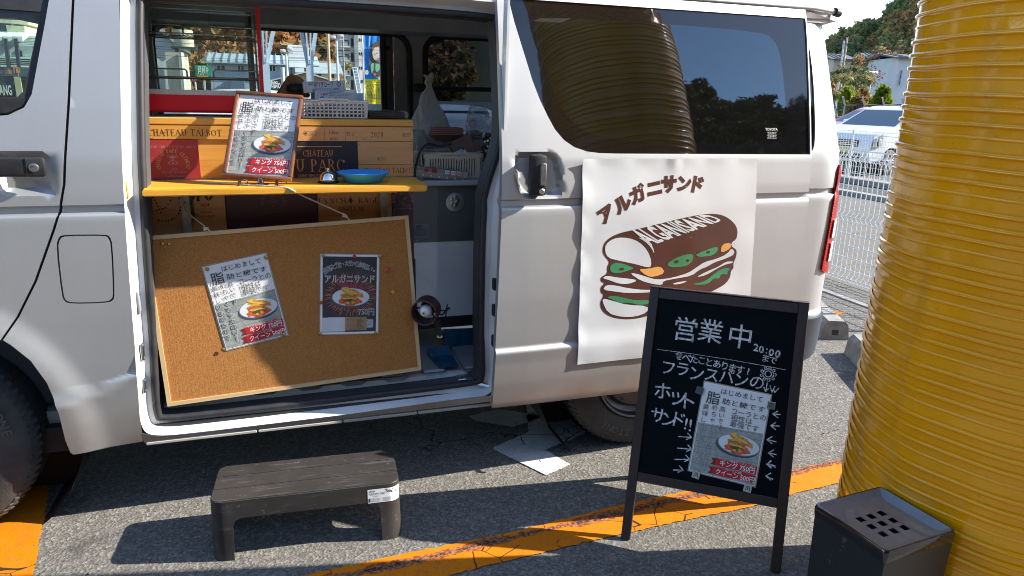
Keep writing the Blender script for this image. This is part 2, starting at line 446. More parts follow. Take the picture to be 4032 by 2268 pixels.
grey_in = mat('grey_interior_metal', (.50, .50, .50), .55, vs_=5, coat=.1)
t = NT('tinted_glass'); g = t.n('BsdfGlossy'); g.inputs['Roughness'].default_value = .015; g.inputs['Color'].default_value = (.70, .88, 1, 1)
tr = t.n('BsdfTransparent'); tr.inputs['Color'].default_value = (.05, .055, .06, 1); fr = t.n('Fresnel'); fr.inputs['IOR'].default_value = 1.95
mx = t.n('MixShader'); t.l(fr.outputs[0], mx.inputs[0]); t.l(tr.outputs[0], mx.inputs[1]); t.l(g.outputs[0], mx.inputs[2])
dm = t.ramp(t.noise(500, 2, .8), (.66, 0), (.72, .18)); df = t.n('BsdfDiffuse'); df.inputs['Color'].default_value = (.28, .27, .25, 1)
m2 = t.n('MixShader'); t.l(t.math('MULTIPLY_ADD', t.noise(4, 4), .03, dm), m2.inputs[0]); t.l(mx.outputs[0], m2.inputs[1]); t.l(df.outputs[0], m2.inputs[2]); t.l(m2.outputs[0], t.out.inputs[0]); tint = reg(t)
t = NT('black_glass_border'); t.set(Base_Color=(.006, .006, .007), Roughness=.03, IOR=1.62); reg(t); glass_border = t.m
def clear_glass(name, tint_, ior=1.5, dust=.02):
    t = NT(name); g = t.n('BsdfGlossy'); g.inputs['Roughness'].default_value = .01
    tr = t.n('BsdfTransparent'); tr.inputs['Color'].default_value = (*tint_, 1); fr = t.n('Fresnel'); fr.inputs['IOR'].default_value = ior
    mx = t.n('MixShader'); t.l(fr.outputs[0], mx.inputs[0]); t.l(tr.outputs[0], mx.inputs[1]); t.l(g.outputs[0], mx.inputs[2])
    df = t.n('BsdfDiffuse'); df.inputs['Color'].default_value = (.5, .5, .48, 1)
    m2 = t.n('MixShader'); t.l(t.math('MULTIPLY', t.noise(6, 4), dust * 2), m2.inputs[0]); t.l(mx.outputs[0], m2.inputs[1]); t.l(df.outputs[0], m2.inputs[2]); t.l(m2.outputs[0], t.out.inputs[0]); return reg(t)
tint2 = clear_glass('smoked_glass', (.24, .29, .36), 1.5, .03); clear = clear_glass('clear_glass', (.93, .96, .95)); green_glass = clear_glass('green_window_glass', (.80, .90, .86), 1.5, .015)

PZ = [.28, .33, .42, .50, .536, .545, .553, .562, .60, .75, .95, 1.075, 1.086, 1.092, 1.110, 1.116, 1.15, 1.25, 1.30, 1.40, 1.55, 1.70, 1.78, 1.83, 1.87]
PYV = [.035, .018, .006, .0, -.005, -.006, -.003, .006, .004, -.002, -.004, -.004, -.001, .012, .013, .003, .003, .010, .020, .040, .073, .108, .130, .150, .175]
ROWS = [.527, .536, .541, .545, .549, .553, .558, .562, .57, 1.07, 1.08, 1.086, 1.0885, 1.092, 1.101, 1.110, 1.113, 1.116, 1.125]
def YB(x, z):
    zz = z
    if x < .66 and z < .75: zz = z + .3 * (.66 - x) * sst(.75, .6, z)
    y = float(np.interp(zz, PZ, PYV))
    for wx in (0.0, 2.57):                                     # wheel-arch flares
        d = math.hypot(x - wx, (z - .33) * .95)
        if .40 < d < .56 and z < .80: y -= .016 * sst(.56, .47, d)
    if x > 3.36:
        q = min(.16, x - 3.36); y += .17 - math.sqrt(max(0, .17 ** 2 - q ** 2))
    if x < -.55:
        q = min(.44, -.55 - x); y += .45 - math.sqrt(max(0, .45 ** 2 - q ** 2))
    return y
van = thing('van', 'silver white delivery van with its sliding door open, fitted out as a sandwich stall', 'van', (1.3, .8, 0))
_f0 = fill
def bpanel(name, outline, holes=(), off=0.0, yf=None, m=None, step=.03, thick=.02, rows=True, parent=van, smooth=True):
    f = yf or YB; mb = MB()
    if rows:
        o2 = []                                                  # crease rows become extra outline-free grid rows
        V, F, L = fill_rows(outline, holes, step, ROWS)
    else: V, F, L = fill(outline, holes, step)
    vs = [(x, f(x, z) + off, z) for x, z in V]; fs = list(F)
    if thick:
        for lp in L:
            b = len(vs); k = len(lp); vs += [(vs[i][0], vs[i][1] + thick, vs[i][2]) for i in lp]
            fs += [(lp[i], lp[(i + 1) % k], b + (i + 1) % k, b + i) for i in range(k)]
    mb.add(vs, fs); return mb.obj(name, m or van_paint, parent, smooth=smooth, angle=50)
def fill_rows(outline, holes, step, rows):
    zs = [z for z in np.arange(.2, 2.0, step) if all(abs(z - r) > .008 for r in rows)]
    return fill_grid(outline, holes, step, sorted(zs + rows))
def fill_grid(outline, holes, step, zs):
    loops = [list(outline)] + [list(h) for h in holes]; pts = []; edges = []; L = []
    for lp in loops:
        out = []
        for i in range(len(lp)):
            a, b = Vector(lp[i]), Vector(lp[(i + 1) % len(lp)])
            cuts = {0.0}
            if abs(b.y - a.y) > 1e-6: cuts |= {(z - a.y) / (b.y - a.y) for z in zs if 0 < (z - a.y) / (b.y - a.y) < 1}
            k = max(1, int(abs(b.x - a.x) / step)); cuts |= {j / k for j in range(k)}
            cs = sorted(cuts); cs = [c for i2, c in enumerate(cs) if i2 == 0 or c - cs[i2 - 1] > 1e-3]
            out += [tuple(a.lerp(b, c)) for c in cs]
        b0 = len(pts); pts += out; m = len(out); edges += [(b0 + i, b0 + (i + 1) % m) for i in range(m)]; L.append(list(range(b0, b0 + m)))
    A = [np.array([pts[i] for i in lp]) for lp in L]
    def inside(P, poly):
        r = np.zeros(len(P), bool); x, z = P[:, 0], P[:, 1]; n = len(poly)
        for i in range(n):
            x0, z0 = poly[i]; x1, z1 = poly[(i + 1) % n]
            if z0 == z1: continue
            r ^= ((z0 > z) != (z1 > z)) & (x < (x1 - x0) * (z - z0) / (z1 - z0) + x0)
        return r
    lo, hi = A[0].min(0), A[0].max(0)
    gx, gz = np.meshgrid(np.arange(lo[0] + step / 2, hi[0], step), np.array([z for z in zs if lo[1] < z < hi[1]]))
    Gp = np.stack([gx.ravel(), gz.ravel()], 1); ok = inside(Gp, A[0])
    for h in A[1:]: ok &= ~inside(Gp, h)
    Gp = Gp[ok]; d = np.full(len(Gp), 9.)
    for q in np.array(pts): d = np.minimum(d, np.hypot((Gp[:, 0] - q[0]), (Gp[:, 1] - q[1]) * 2))
    Gp = Gp[d > step * .4]
    vo, eo, fo, ov, oe, of = geometry.delaunay_2d_cdt([Vector(q) for q in pts] + [Vector((float(a), float(b))) for a, b in Gp], edges, [], 0, 1e-6)
    V2 = np.array([tuple(v) for v in vo]); cen = np.array([V2[list(f)].mean(0) for f in fo]); ok = inside(cen, A[0])
    for h in A[1:]: ok &= ~inside(cen, h)
    F = [tuple(f) for f, k in zip(fo, ok) if k]; m = {}
    for i, src in enumerate(ov):
        for q in src: m[q] = i
    return [tuple(v) for v in V2], F, [[m[i] for i in lp] for lp in L]
def arch(cx, r, z0, a0, a1, n=14, sq=1.0):
    return [(cx + r * math.cos(R(a0 + (a1 - a0) * i / n)), .33 + r * sq * math.sin(R(a0 + (a1 - a0) * i / n))) for i in range(n + 1)]
g_ = .004
shut = [(.607, 1.80), (.600, 1.71), (.568, 1.42), (.535, 1.18), (.513, 1.097), (.492, 1.043), (.423, .886), (.36, .775), (.312, .708)]
archF = [(.312, .708), (.335, .69), (.379, .635), (.412, .555), (.432, .452), (.436, .348), (.443, .30)]
fuel = smooth_poly([(.495, .99), (.505, 1.018), (.52, 1.024), (.625, 1.021), (.637, 1.015), (.642, .99), (.630, .835), (.624, .812), (.60, .806), (.51, .810), (.494, .818), (.490, .84)], 1)
quarter = [(a + g_, b) for a, b in shut] + archF[1:] + [(.45, .291), (.653, .296), (.657, .40), (.665, .529), (.69, 1.103), (.712, 1.5), (.728, 1.80)]
fin = [(.566 + (x - .566) * 1.05, .915 + (z - .915) * 1.03) for x, z in fuel]
o = bpanel('front_quarter_panel', quarter, [fin], step=.02, thick=.012)
fd = bpanel('fuel_door', [(.566 + (x - .566) * .985, .915 + (z - .915) * .99) for x, z in fuel], step=.03, thick=.008)
mb = MB(); mb.box(.47, .66, .014, .02, .79, 1.04); mb.obj('fuel_pocket', mat('gap_black', (.012, .012, .013), .7), van)
mb = MB(); mb.tube([(x, YB(x, z) + .022, z) for x, z in shut], .010, 6); mb.obj('door_gap_seal', mat('gap_black', (.012, .012, .013), .7), van)
# front door with its window
fwin = [(-.55, 1.35), (.34, 1.374), (.41, 1.38), (.452, 1.402), (.474, 1.44), (.498, 1.54), (.522, 1.64), (.550, 1.765), (.30, 1.79), (-.30, 1.79)]
fdoor = [(a - g_, b) for a, b in shut] + [(.27, .765), (.16, .81), (0, .83), (-.2, .80), (-.36, .70), (-.45, .55), (-.47, .33), (-.60, .33), (-.60, 1.30), (-.35, 1.80)]
fwin_c = [p for p in fwin]
def YF(x, z):
    y = YB(x, z)
    e = max(abs(x - .43) / .075, abs(z - 1.207) / .062)         # handle bowl
    if e < 1: y += .03 * sst(1, .72, e)
    return y
bpanel('front_door', fdoor, [fwin_c], yf=YF, step=.022, thick=.02)
mb = MB(); inner = [(-.52, 1.42), (.30, 1.424), (.435, 1.432), (.453, 1.45), (.482, 1.56), (.512, 1.676), (.30, 1.682), (-.3, 1.684)]
wf = bpanel('door_window', fwin, [inner], off=.008, m=black_rub, rows=False, step=.05, thick=.012)
bpanel('window_glass', inner, off=.014, m=green_glass, rows=False, step=.06, thick=0, parent=wf)
bpanel('window_trim', [(-.5, 1.352), (.33, 1.380), (.41, 1.386), (.448, 1.406), (.458, 1.428), (.35, 1.424), (-.5, 1.418)], off=-.004, m=black_pl, rows=False, step=.05, thick=.02, parent=wf)
mb = MB(); mb.rbox(.22, .500, -.026, -.004, 1.205, 1.262, .01, 2); hd = mb.obj('door_handle', black_pl, van, smooth=True)
mb = MB(); mb.lathe([(.0, -.0295), (.010, -.0295), (.0135, -.027), (.0135, -.02)], (.472, 0, 1.232), 20, 'Y'); mb.obj('key_lock', mat('worn_metal', (.35, .35, .34), .35, 1), hd, smooth=True)
mb = MB(); mb.box(.452, .4545, -.0275, -.01, 1.207, 1.260); mb.obj('handle_seam', mat('gap_black', (.012, .012, .013)), hd)
# nose, roof, sill
mb = MB(); NX = [(-.62, 0), (-.75, .03), (-.88, .10), (-.97, .24), (-1.02, .5)]
vs = []; zs = [.30, .55, .8, 1.0, 1.2, 1.5, 1.75, 1.90]; sh = [0, 0, 0, .03, .10, .32, .52, .72]
for zz, s_ in zip(zs, sh):
    ring = [(x + s_ * (-.62 - x + .15) / .55, y + np.interp(zz, PZ, PYV) * .8, zz) for x, y in NX]
    ring += [(x, 1.66 - y, z) for x, y, z in ring[::-1]]; vs.append(ring)
n = len(vs[0]); allv = [p for r_ in vs for p in r_]
def nose_faces(i0, i1, cond): return [(i * n + j, i * n + j + 1, (i + 1) * n + j + 1, (i + 1) * n + j) for i in range(i0, i1) for j in range(n - 1) if cond(j)]
mb.add(allv, nose_faces(0, 4, lambda j: True) + nose_faces(4, 6, lambda j: j < 2 or j > n - 4) + nose_faces(6, 7, lambda j: True)); mb.obj('nose', van_paint, van, smooth=True, angle=70)
mb = MB(); mb.add(allv, nose_faces(4, 6, lambda j: 2 <= j <= n - 4)); mb.obj('windscreen', clear, van, smooth=True)
mb = MB(); pr = [(.152, 1.805), (.150, 1.835), (.165, 1.85), (.185, 1.852), (.20, 1.868), (.26, 1.90), (.40, 1.93), (.83, 1.955)]
pr = pr + [(1.66 - y, z) for y, z in pr[::-1][1:]]; xs = [-.35, 0, .6, 1.2, 1.9, 2.6, 3.15, 3.28, 3.35, 3.395, 3.42]
mb.add([(x, y, z - max(0, z - 1.805) * sst(3.15, 3.46, x) ** 2 * 1.3) for i, x in enumerate(xs) for y, z in pr], [(i * len(pr) + j, i * len(pr) + j + 1, (i + 1) * len(pr) + j + 1, (i + 1) * len(pr) + j) for i in range(len(xs) - 1) for j in range(len(pr) - 1)])
roof = mb.obj('roof', van_paint, van, smooth=True, angle=50)
mb = MB(); mb.tube([(-.3, .157, 1.846), (1.2, .157, 1.849), (3.30, .157, 1.846), (3.415, .168, 1.838)], .013, 10); gut = mb.obj('rain_gutter', van_paint, roof, smooth=True)
mb = MB(); mb.tube([(3.412, .160, 1.838), (3.446, .172, 1.834)], .0165, 10); mb.obj('gutter_cap', black_pl, roof, smooth=True)
sill_o = [(.655, .288), (1.0, .291), (2.1, .30), (2.16, .322), (1.9, .329), (1.3, .313), (.80, .306), (.70, .311), (.655, .33)]
bpanel('sill', sill_o, rows=False, step=.04, thick=.05, m=van_paint)
mb = MB()
for a, b in ((.66, 1.02), (1.024, 1.32), (1.324, 1.6), (1.604, 1.95)): mb.rbox(a, b, .03, .06, .277, .2895, .003, 1)
mb.obj('underbody_trim', mat('dirty_trim', (.40, .38, .34), .8), van)
# body behind the sliding door, rear quarter and tail
rq = [(1.925, .345), (2.10, .30)] + [(2.57 + (x - 2.57), z) for x, z in [(2.12, .34), (2.135, .45), (2.18, .56), (2.27, .67), (2.40, .74), (2.57, .765), (2.74, .74), (2.87, .67), (2.96, .56), (3.005, .45), (3.02, .33)]] + [(3.08, .31), (3.40, .335), (3.47, .34), (3.505, .44), (3.52, .80), (3.52, 1.20), (3.485, 1.45), (3.43, 1.66), (3.385, 1.80), (3.375, 1.826), (1.955, 1.826), (1.955, 1.36), (1.905, 1.10), (1.90, .6)]
def taper(x, z): return .02 * max(0, min(1.2, x - 2.0))
def YR(x, z): return YB(x + max(0, z - 1.2) * .14 * sst(3.0, 3.4, x), z) + taper(x, z)
qwin = smooth_poly([(2.0, 1.262), (3.25, 1.262), (3.288, 1.268), (3.302, 1.30), (3.304, 1.40), (3.298, 1.58), (3.282, 1.70), (3.262, 1.765), (3.235, 1.787), (2.0, 1.79)], 1)
bpanel('rear_quarter_panel', rq, [qwin], yf=YR, step=.026, thick=.015)
bpanel('rear_quarter_glass', [(x, z) for x, z in qwin], off=.006, yf=YR, m=glass_border, rows=False, step=.05, thick=0)
mb = MB(); rr = [(3.40, .335), (3.505, .44), (3.525, .80), (3.525, 1.20), (3.485, 1.45), (3.43, 1.66), (3.37, 1.82)]
vs = []
for x, z in rr: vs += [(x, YR(x, z) + .004, z), (x + .02, .30, z), (x + .03, .83, z), (x + .02, 1.36, z), (x, 1.66 - YR(x, z), z)]
tf = lambda c: [(i * 5 + j, i * 5 + j + 1, i * 5 + j + 6, i * 5 + j + 5) for i in range(len(rr) - 1) for j in range(4) if c(i, j)]
mb.add(vs, tf(lambda i, j: not (i in (3, 4) and j in (1, 2)))); tg = mb.obj('tailgate', van_paint, van, smooth=True); mb = MB(); mb.add(vs, tf(lambda i, j: i in (3, 4) and j in (1, 2))); mb.obj('rear_window', tint2, tg)
mb = MB(); mb.rbox(3.10, 3.41, .168, 1.5, 1.79, 1.842, .012, 2); mb.obj('rear_header', van_paint, van, smooth=True)
mb = MB(); mb.tube([(3.222, -.004, .70), (3.222, -.002, 1.05), (3.215, .004, 1.10), (3.24, .002, 1.12), (3.243, .002, 1.19), (3.232, .003, 1.205), (3.214, .004, 1.205)], .0022, 6); mb.obj('door_rail_seam', mat('gap_black', (.012, .012, .013)), van)
red_l = NT('red_lamp_plastic'); red_l.set(Base_Color=(.27, .001, .003), Roughness=.25, Coat_Weight=.15, Specular_IOR_Level=.3)
red_l.bump(red_l.n('TexWave').outputs['Fac'], 0, .001); w_ = red_l.n('TexWave', bands_direction='Z'); w_.inputs['Scale'].default_value = 45; red_l.l(red_l.co(), w_.inputs[0]); red_l.bump(w_.outputs['Fac'], .25, .004); reg(red_l)
clr = NT('clear_lamp_plastic'); w_ = clr.n('TexWave', bands_direction='Z'); w_.inputs['Scale'].default_value = 45; clr.l(clr.co(), w_.inputs[0]); clr.set(Base_Color=(.66, .66, .68), Roughness=.15, Coat_Weight=.5); clr.bump(w_.outputs['Fac'], .4, .004); reg(clr)
lamp_o = [(3.405, .755), (3.43, .738), (3.50, .735), (3.521, .80), (3.523, 1.0), (3.523, 1.17), (3.515, 1.205), (3.455, 1.212), (3.442, 1.19), (3.436, 1.09), (3.424, 1.07), (3.418, .95)]
tl = bpanel('tail_lamp', lamp_o, off=-.012, yf=YR, m=red_l.m, rows=False, step=.03, thick=.03)
for a, b in ((.79, .872), (.895, .975)):
    bpanel('reversing_lens', [(3.438, a), (3.49, a), (3.494, b), (3.444, b)], off=-.019, yf=YR, m=clr.m, rows=False, step=.02, thick=.006, parent=tl)
bump_m = mat('grey_bumper_plastic', (.045, .055, .07), .55, vs_=6, spec=.25)
mb = MB(); rr = [(2.99, .34), (3.10, .325), (3.36, .33), (3.46, .36), (3.51, .42), (3.512, .50), (3.46, .535), (3.20, .535), (3.02, .52)]
bp_ = bpanel('rear_bumper', [(3.10, .315), (3.38, .325), (3.46, .345), (3.515, .40), (3.53, .47), (3.53, .528), (3.49, .537), (3.11, .53)], off=-.018, yf=YR, m=bump_m, rows=False, step=.03, thick=.05)
mb = MB(); mb.rbox(3.47, 3.58, .15, 1.5, .35, .53, .03, 3); mb.obj('rear_bumper_bar', bump_m, van, smooth=True)

# ---- sliding door, pushed back along the side
DO = -.097
door_o = [(1.868, .319), (2.4, .313), (3.17, .312), (3.205, .33), (3.205, .75), (3.205, 1.10), (3.2, 1.50), (3.195, 1.825), (1.897, 1.825), (1.892, 1.50), (1.886, 1.10), (1.876, .70)]
dwin = [(1.937, 1.790), (1.954, 1.711), (2.010, 1.52), (2.035, 1.455), (2.062, 1.40), (2.088, 1.355), (2.121, 1.319), (2.16, 1.295), (2.209, 1.28), (2.26, 1.274), (2.327, 1.272), (3.197, 1.265), (3.19, 1.792)]
def YD(x, z):
    y = YB(min(x, 3.2), z) + taper(x, z)
    d = math.hypot(x - 2.57, (z - .33) * .95)
    if .40 < d < .56 and z < .80: y += .016 * sst(.56, .47, d)
    e = ((abs(x - (2.024 + .012 * (1.2 - z) / .07)) / .088) ** 5 + (abs(z - 1.198) / .079) ** 5) ** .2
    if e < 1: y += .034 * sst(1, .80, e)
    return y
sd = bpanel('sliding_door', door_o, [dwin], off=DO, yf=YD, step=.012, thick=.03)
win_in = smooth_poly([(2.015, 1.715), (2.06, 1.735), (2.5, 1.738), (2.96, 1.73), (3.035, 1.71), (3.068, 1.63), (3.085, 1.45), (3.09, 1.306), (2.8, 1.308), (2.39, 1.310), (2.21, 1.342), (2.125, 1.412), (2.083, 1.495)], 1)
wb = bpanel('door_window', dwin, [win_in], off=DO + .006, yf=YD, m=glass_border, rows=False, step=.05, thick=0)
bpanel('window_glass', win_in, off=DO + .006, yf=YD, m=tint, rows=False, step=.05, thick=0, parent=wb)
mb = MB(); wl = mat('etched_white', (.5, .5, .5))
text(mb, 'TOYOTA', 3.012, 1.362, .014, 0, bold=.02)
for i in range(5): text(mb, 'JIS AS2 43R-00' if i % 2 else 'TINTED M48 DOT', 3.014, 1.350 - i * .0055, .006)
mb.v = [(x, YD(x, z) + DO + .004, z) for x, y, z in mb.v]; mb.obj('etched_mark', wl, wb)
mb = MB(); mb.rbox(1.986, 2.040, -.128, -.075, 1.130, 1.272, .010, 2); dh = mb.obj('door_handle', black_pl, van, smooth=True)
mb = MB(); mb.rbox(2.012, 2.037, -.133, -.12, 1.165, 1.245, .004, 1); mb.obj('handle_plate', mat('worn_black', (.07, .07, .068), .5, vs_=40, var=.5), dh, smooth=True)
mb = MB(); mb.lathe([(0, -.1315), (.008, -.1315), (.011, -.129), (.011, -.12)], (2.022, 0, 1.146), 18, 'Y'); mb.obj('key_lock', mat('worn_metal', (.35, .35, .34), .35, 1), dh, smooth=True)
mb = MB(); mb.prism([(1.885, .32), (1.893, .32), (1.912, 1.8), (1.904, 1.8)], DO + .03, DO + .075, 'XZ'); mb.obj('door_inner_edge', jamb_paint, van)
mb = MB(); mb.tube([(2.49, -.104, .425), (2.49, -.125, .42), (2.494, -.13, .41)], .007, 8); mb.obj('door_stop_pin', black_rub, van, smooth=True)
for z in (.58, .70, .80): mb = MB(); mb.rbox(1.872, 1.886, -.06, -.035, z - .022, z + .022, .003, 1); mb.obj('door_latch', black_pl, van)
# rounded jamb ring and rubber seal around the opening
OP = [(.656, .44), (.656, .375), (.664, .332), (.70, .312), (.80, .307), (1.3, .313), (1.80, .322), (1.885, .330), (1.915, .385), (1.905, .52), (1.902, .85), (1.908, 1.09), (1.93, 1.17), (1.965, 1.26), (1.985, 1.36), (1.985, 1.70), (1.97, 1.765), (1.93, 1.79), (1.3, 1.795), (.80, 1.79), (.742, 1.785), (.727, 1.75), (.712, 1.5), (.69, 1.103), (.665, .529)]
OPs = smooth_poly(OP, 2)
def inset(lp, d):
    n = len(lp); out = []
    for i in range(n):
        a, b = Vector(lp[i - 1]), Vector(lp[(i + 1) % n]); t_ = (b - a).normalized(); out.append((lp[i][0] - t_.y * d, lp[i][1] + t_.x * d))
    return out
def yo(x, z): return float(np.interp(z, PZ, PYV))
def strip(mb, loops):
    k = len(loops[0]); mb.add([p for l_ in loops for p in l_], [(i * k + j, i * k + (j + 1) % k, (i + 1) * k + (j + 1) % k, (i + 1) * k + j) for i in range(len(loops) - 1) for j in range(k)])
L0 = [(x, yo(x, z) + .001, z) for x, z in OPs]; L1 = [(x, yo(x, z) + .02, z) for x, z in inset(OPs, .010)]; L2 = [(x, yo(x, z) + .05, z) for x, z in inset(OPs, .018)]; L3 = [(x, yo(x, z) + .056, z) for x, z in inset(OPs, .05)]; L4 = [(x, yo(x, z) + .15, z) for x, z in inset(OPs, .055)]
mb = MB(); strip(mb, [L0, L1, L2, L3]); mb.obj('door_jamb', jamb_paint, van, smooth=True, angle=60)
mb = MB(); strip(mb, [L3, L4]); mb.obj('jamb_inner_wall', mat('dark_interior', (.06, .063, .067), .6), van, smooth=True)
mb = MB(); mb.tube([(x, yo(x, z) + .052, z) for x, z in inset(OPs, .046)], .0125, 10, closed=True); mb.obj('weatherstrip', black_rub, van, smooth=True)
# strikers, hinge plates and the yellow tag on the front jamb
chrome = mat('zinc_plate', (.55, .55, .53), .3, 1, vs_=40)
for z, hh in ((.79, .075), (.62, .06), (.50, .05)):
    mb = MB(); x = float(np.interp(z, [.46, .529, 1.1], [.657, .665, .69])) + .014; mb.rbox(x - .003, x + .006, .018, .042, z - hh / 2, z + hh / 2, .004, 2)
    pl = mb.obj('striker', chrome if z < .75 else mat('grey_bumper', (.25, .26, .27), .5), van, smooth=True)
    for q in (-.38, .38): mb = MB(); mb.lathe([(.0, .009), (.004, .009), (.005, .006)], (x, .03, z + q * hh), 8, 'X'); mb.obj('bolt', chrome, pl)
    if z < .7:
        mb = MB(); mb.box(x + .0062, x + .0072, .024, .036, z - hh * .25, z + hh * .25); mb.obj('slot', mat('gap_black', (.012, .012, .013)), pl)
mb = MB(); mb.rbox(.700, .703, .014, .030, 1.13, 1.185, .001, 1); mb.obj('yellow_tag', mat('yellow_tag', (.75, .46, .02)), van)
# interior shell
wall_o = [(-.75, .38), (3.40, .38), (3.40, 1.86), (-.45, 1.86)]
holes = [smooth_poly([(-.55, 1.26), (.20, 1.26), (.30, 1.34), (.30, 1.76), (-.40, 1.76)], 2), smooth_poly(rrect(.60, 1.22, 1.845, 1.772, .09), 0), rrect(1.93, 1.24, 3.05, 1.77, .09)]
mb = MB(); V, F, L = fill(wall_o, holes, .08); vs = [(x, 1.50, z) for x, z in V] + [(x, 1.60, z) for x, z in V]; n = len(V)
fs = list(F) + [tuple(i + n for i in f) for f in F]
for lp in L: fs += [(lp[i], lp[(i + 1) % len(lp)], n + lp[(i + 1) % len(lp)], n + lp[i]) for i in range(len(lp))]
mb.add(vs, fs); fw_ = mb.obj('far_side_wall', [grey_in], van)
for h in holes[1:]: mb = MB(); mb.tube([(x, 1.497, z) for x, z in h], .016, 8, closed=True); mb.obj('window_seal', black_rub, van, smooth=True)
for nm, h, g in (('far_front_glass', holes[0], green_glass), ('far_sliding_glass', rrect(.61, 1.23, 1.70, 1.765, .05), clear), ('far_rear_glass', holes[2], tint2)):
    mb = MB(); mb.prism(h, 1.55, 1.554); mb.obj(nm, g, van)
mb = MB(); mb.rbox(1.695, 1.722, 1.535, 1.575, 1.22, 1.772, .004, 1); fr_ = mb.obj('sliding_window_frame', mat('black_frame', (.03, .03, .033), .5), van)
mb = MB(); mb.rbox(1.724, 1.765, 1.54, 1.57, 1.22, 1.772, .01, 2); mb.obj('frame_stile', mat('grey_stile', (.16, .16, .165), .5), fr_, smooth=True)
mb = MB(); mb.rbox(1.768, 1.85, 1.545, 1.56, 1.22, 1.775, .004, 1); mb.obj('frame_side_panel', grey_in, fr_)
mb = MB(); mb.lathe([(0, -.02), (.010, -.02), (.012, -.01), (.012, 0)], (1.735, 1.535, 1.70), 14, 'Y'); mb.obj('window_latch', black_pl, fr_)
mb = MB(); mb.prism([(.155, 1.79), (.16, 1.845), (.4, 1.90), (.83, 1.915), (1.26, 1.90), (1.5, 1.85), (1.5, 1.845), (1.26, 1.885), (.83, 1.90), (.4, 1.885), (.18, 1.83), (.18, 1.79)], -.3, 3.38, 'YZ')
mb.obj('headliner', mat('grey_headliner', (.55, .55, .55), .8), van)
mb = MB(); mb.prism([(1.40, 1.78), (1.5, 1.765), (1.5, 1.86), (1.36, 1.878)], .55, 3.38, 'YZ'); mb.tube([(.6, 1.46, 1.805), (3.3, 1.46, 1.795)], .022, 10); mb.obj('roof_rail_trim', grey_in, van, smooth=True)
for x in (1.30, 1.91, 1.94): mb = MB(); mb.lathe([(0, -.004), (.008, -.004), (.009, 0)], (x, 1.497, 1.80 + .01 * (x > 1.5)), 10, 'Y'); mb.obj('trim_plug', mat('gap_black', (.012, .012, .013)), van)
mb = MB(); mb.rbox(1.865, 1.91, 1.46, 1.505, 1.478, 1.522, .01, 2); mb.tube([(1.89, 1.46, 1.50), (3.2, 1.46, 1.50)], .012, 8); mb.obj('window_bar', mat('dark_bar', (.05, .052, .055), .5), van, smooth=True)
mb = MB(); mb.rbox(3.30, 3.36, .15, 1.5, .4, 1.18, .01, 1); mb.obj('tailgate_lining', mat('dark_interior', (.06, .063, .067), .6), van)
# floor with pressed ribs
mb = MB(); mb.box(-.6, 3.3, .16, 1.5, .34, .385)
for i in range(7): mb.rbox(.80 + i * .17, .89 + i * .17, .165, 1.45, .384, .398, .006, 1)
mb.obj('floor', mat('grey_floor_metal', (.36, .36, .36), .45, .3, vs_=9), van)
mb = MB()
wav = []
for i in range(60):
    x = .70 + i * 1.19 / 59; wav.append((x, .378 + .012 * (1 if (i // 4) % 2 else 0)))
mb.prism(wav + [(1.89, .345), (.70, .345)], .135, .16); mb.obj('floor_edge', jamb_paint, van)
mb = MB(); mb.box(.68, 1.90, .06, .137, .30, .338); mb.rbox(.70, 1.86, .085, .105, .338, .352, .004, 1); mb.obj('step_tread', mat('black_step', (.025, .027, .03), .5), van)
mb = MB(); mb.tube([(1.80, .10, .372), (1.84, .07, .366), (1.90, .045, .352), (1.92, .01, .345)], .011, 8); mb.rbox(1.775, 1.835, .08, .13, .372, .384, .003, 1); mb.obj('roller_arm', chrome, van, smooth=True)
mb = MB(); mb.box(-.3, .60, .2, 1.45, .4, 1.0); mb.obj('front_bench', mat('dark_interior', (.06, .063, .067), .6), van)
mb = MB(); mb.rbox(.60, .70, .14, .30, .36, 1.80, .02, 2); mb.obj('pillar_trim', mat('dark_interior', (.06, .063, .067), .6), van)
# underbody so nothing shows through from below
mb = MB(); mb.box(-.9, 3.4, .12, 1.55, .25, .34); mb.obj('underbody', mat('gap_black', (.012, .012, .013)), van)
for wx in (0.0, 2.57): mb = MB(); mb.lathe([(.47, .07), (.47, .36), (.1, .36)], (wx, 0, .36), 24, 'Y'); mb.obj('wheel_well', mat('gap_black', (.012, .012, .013)), van, smooth=True)
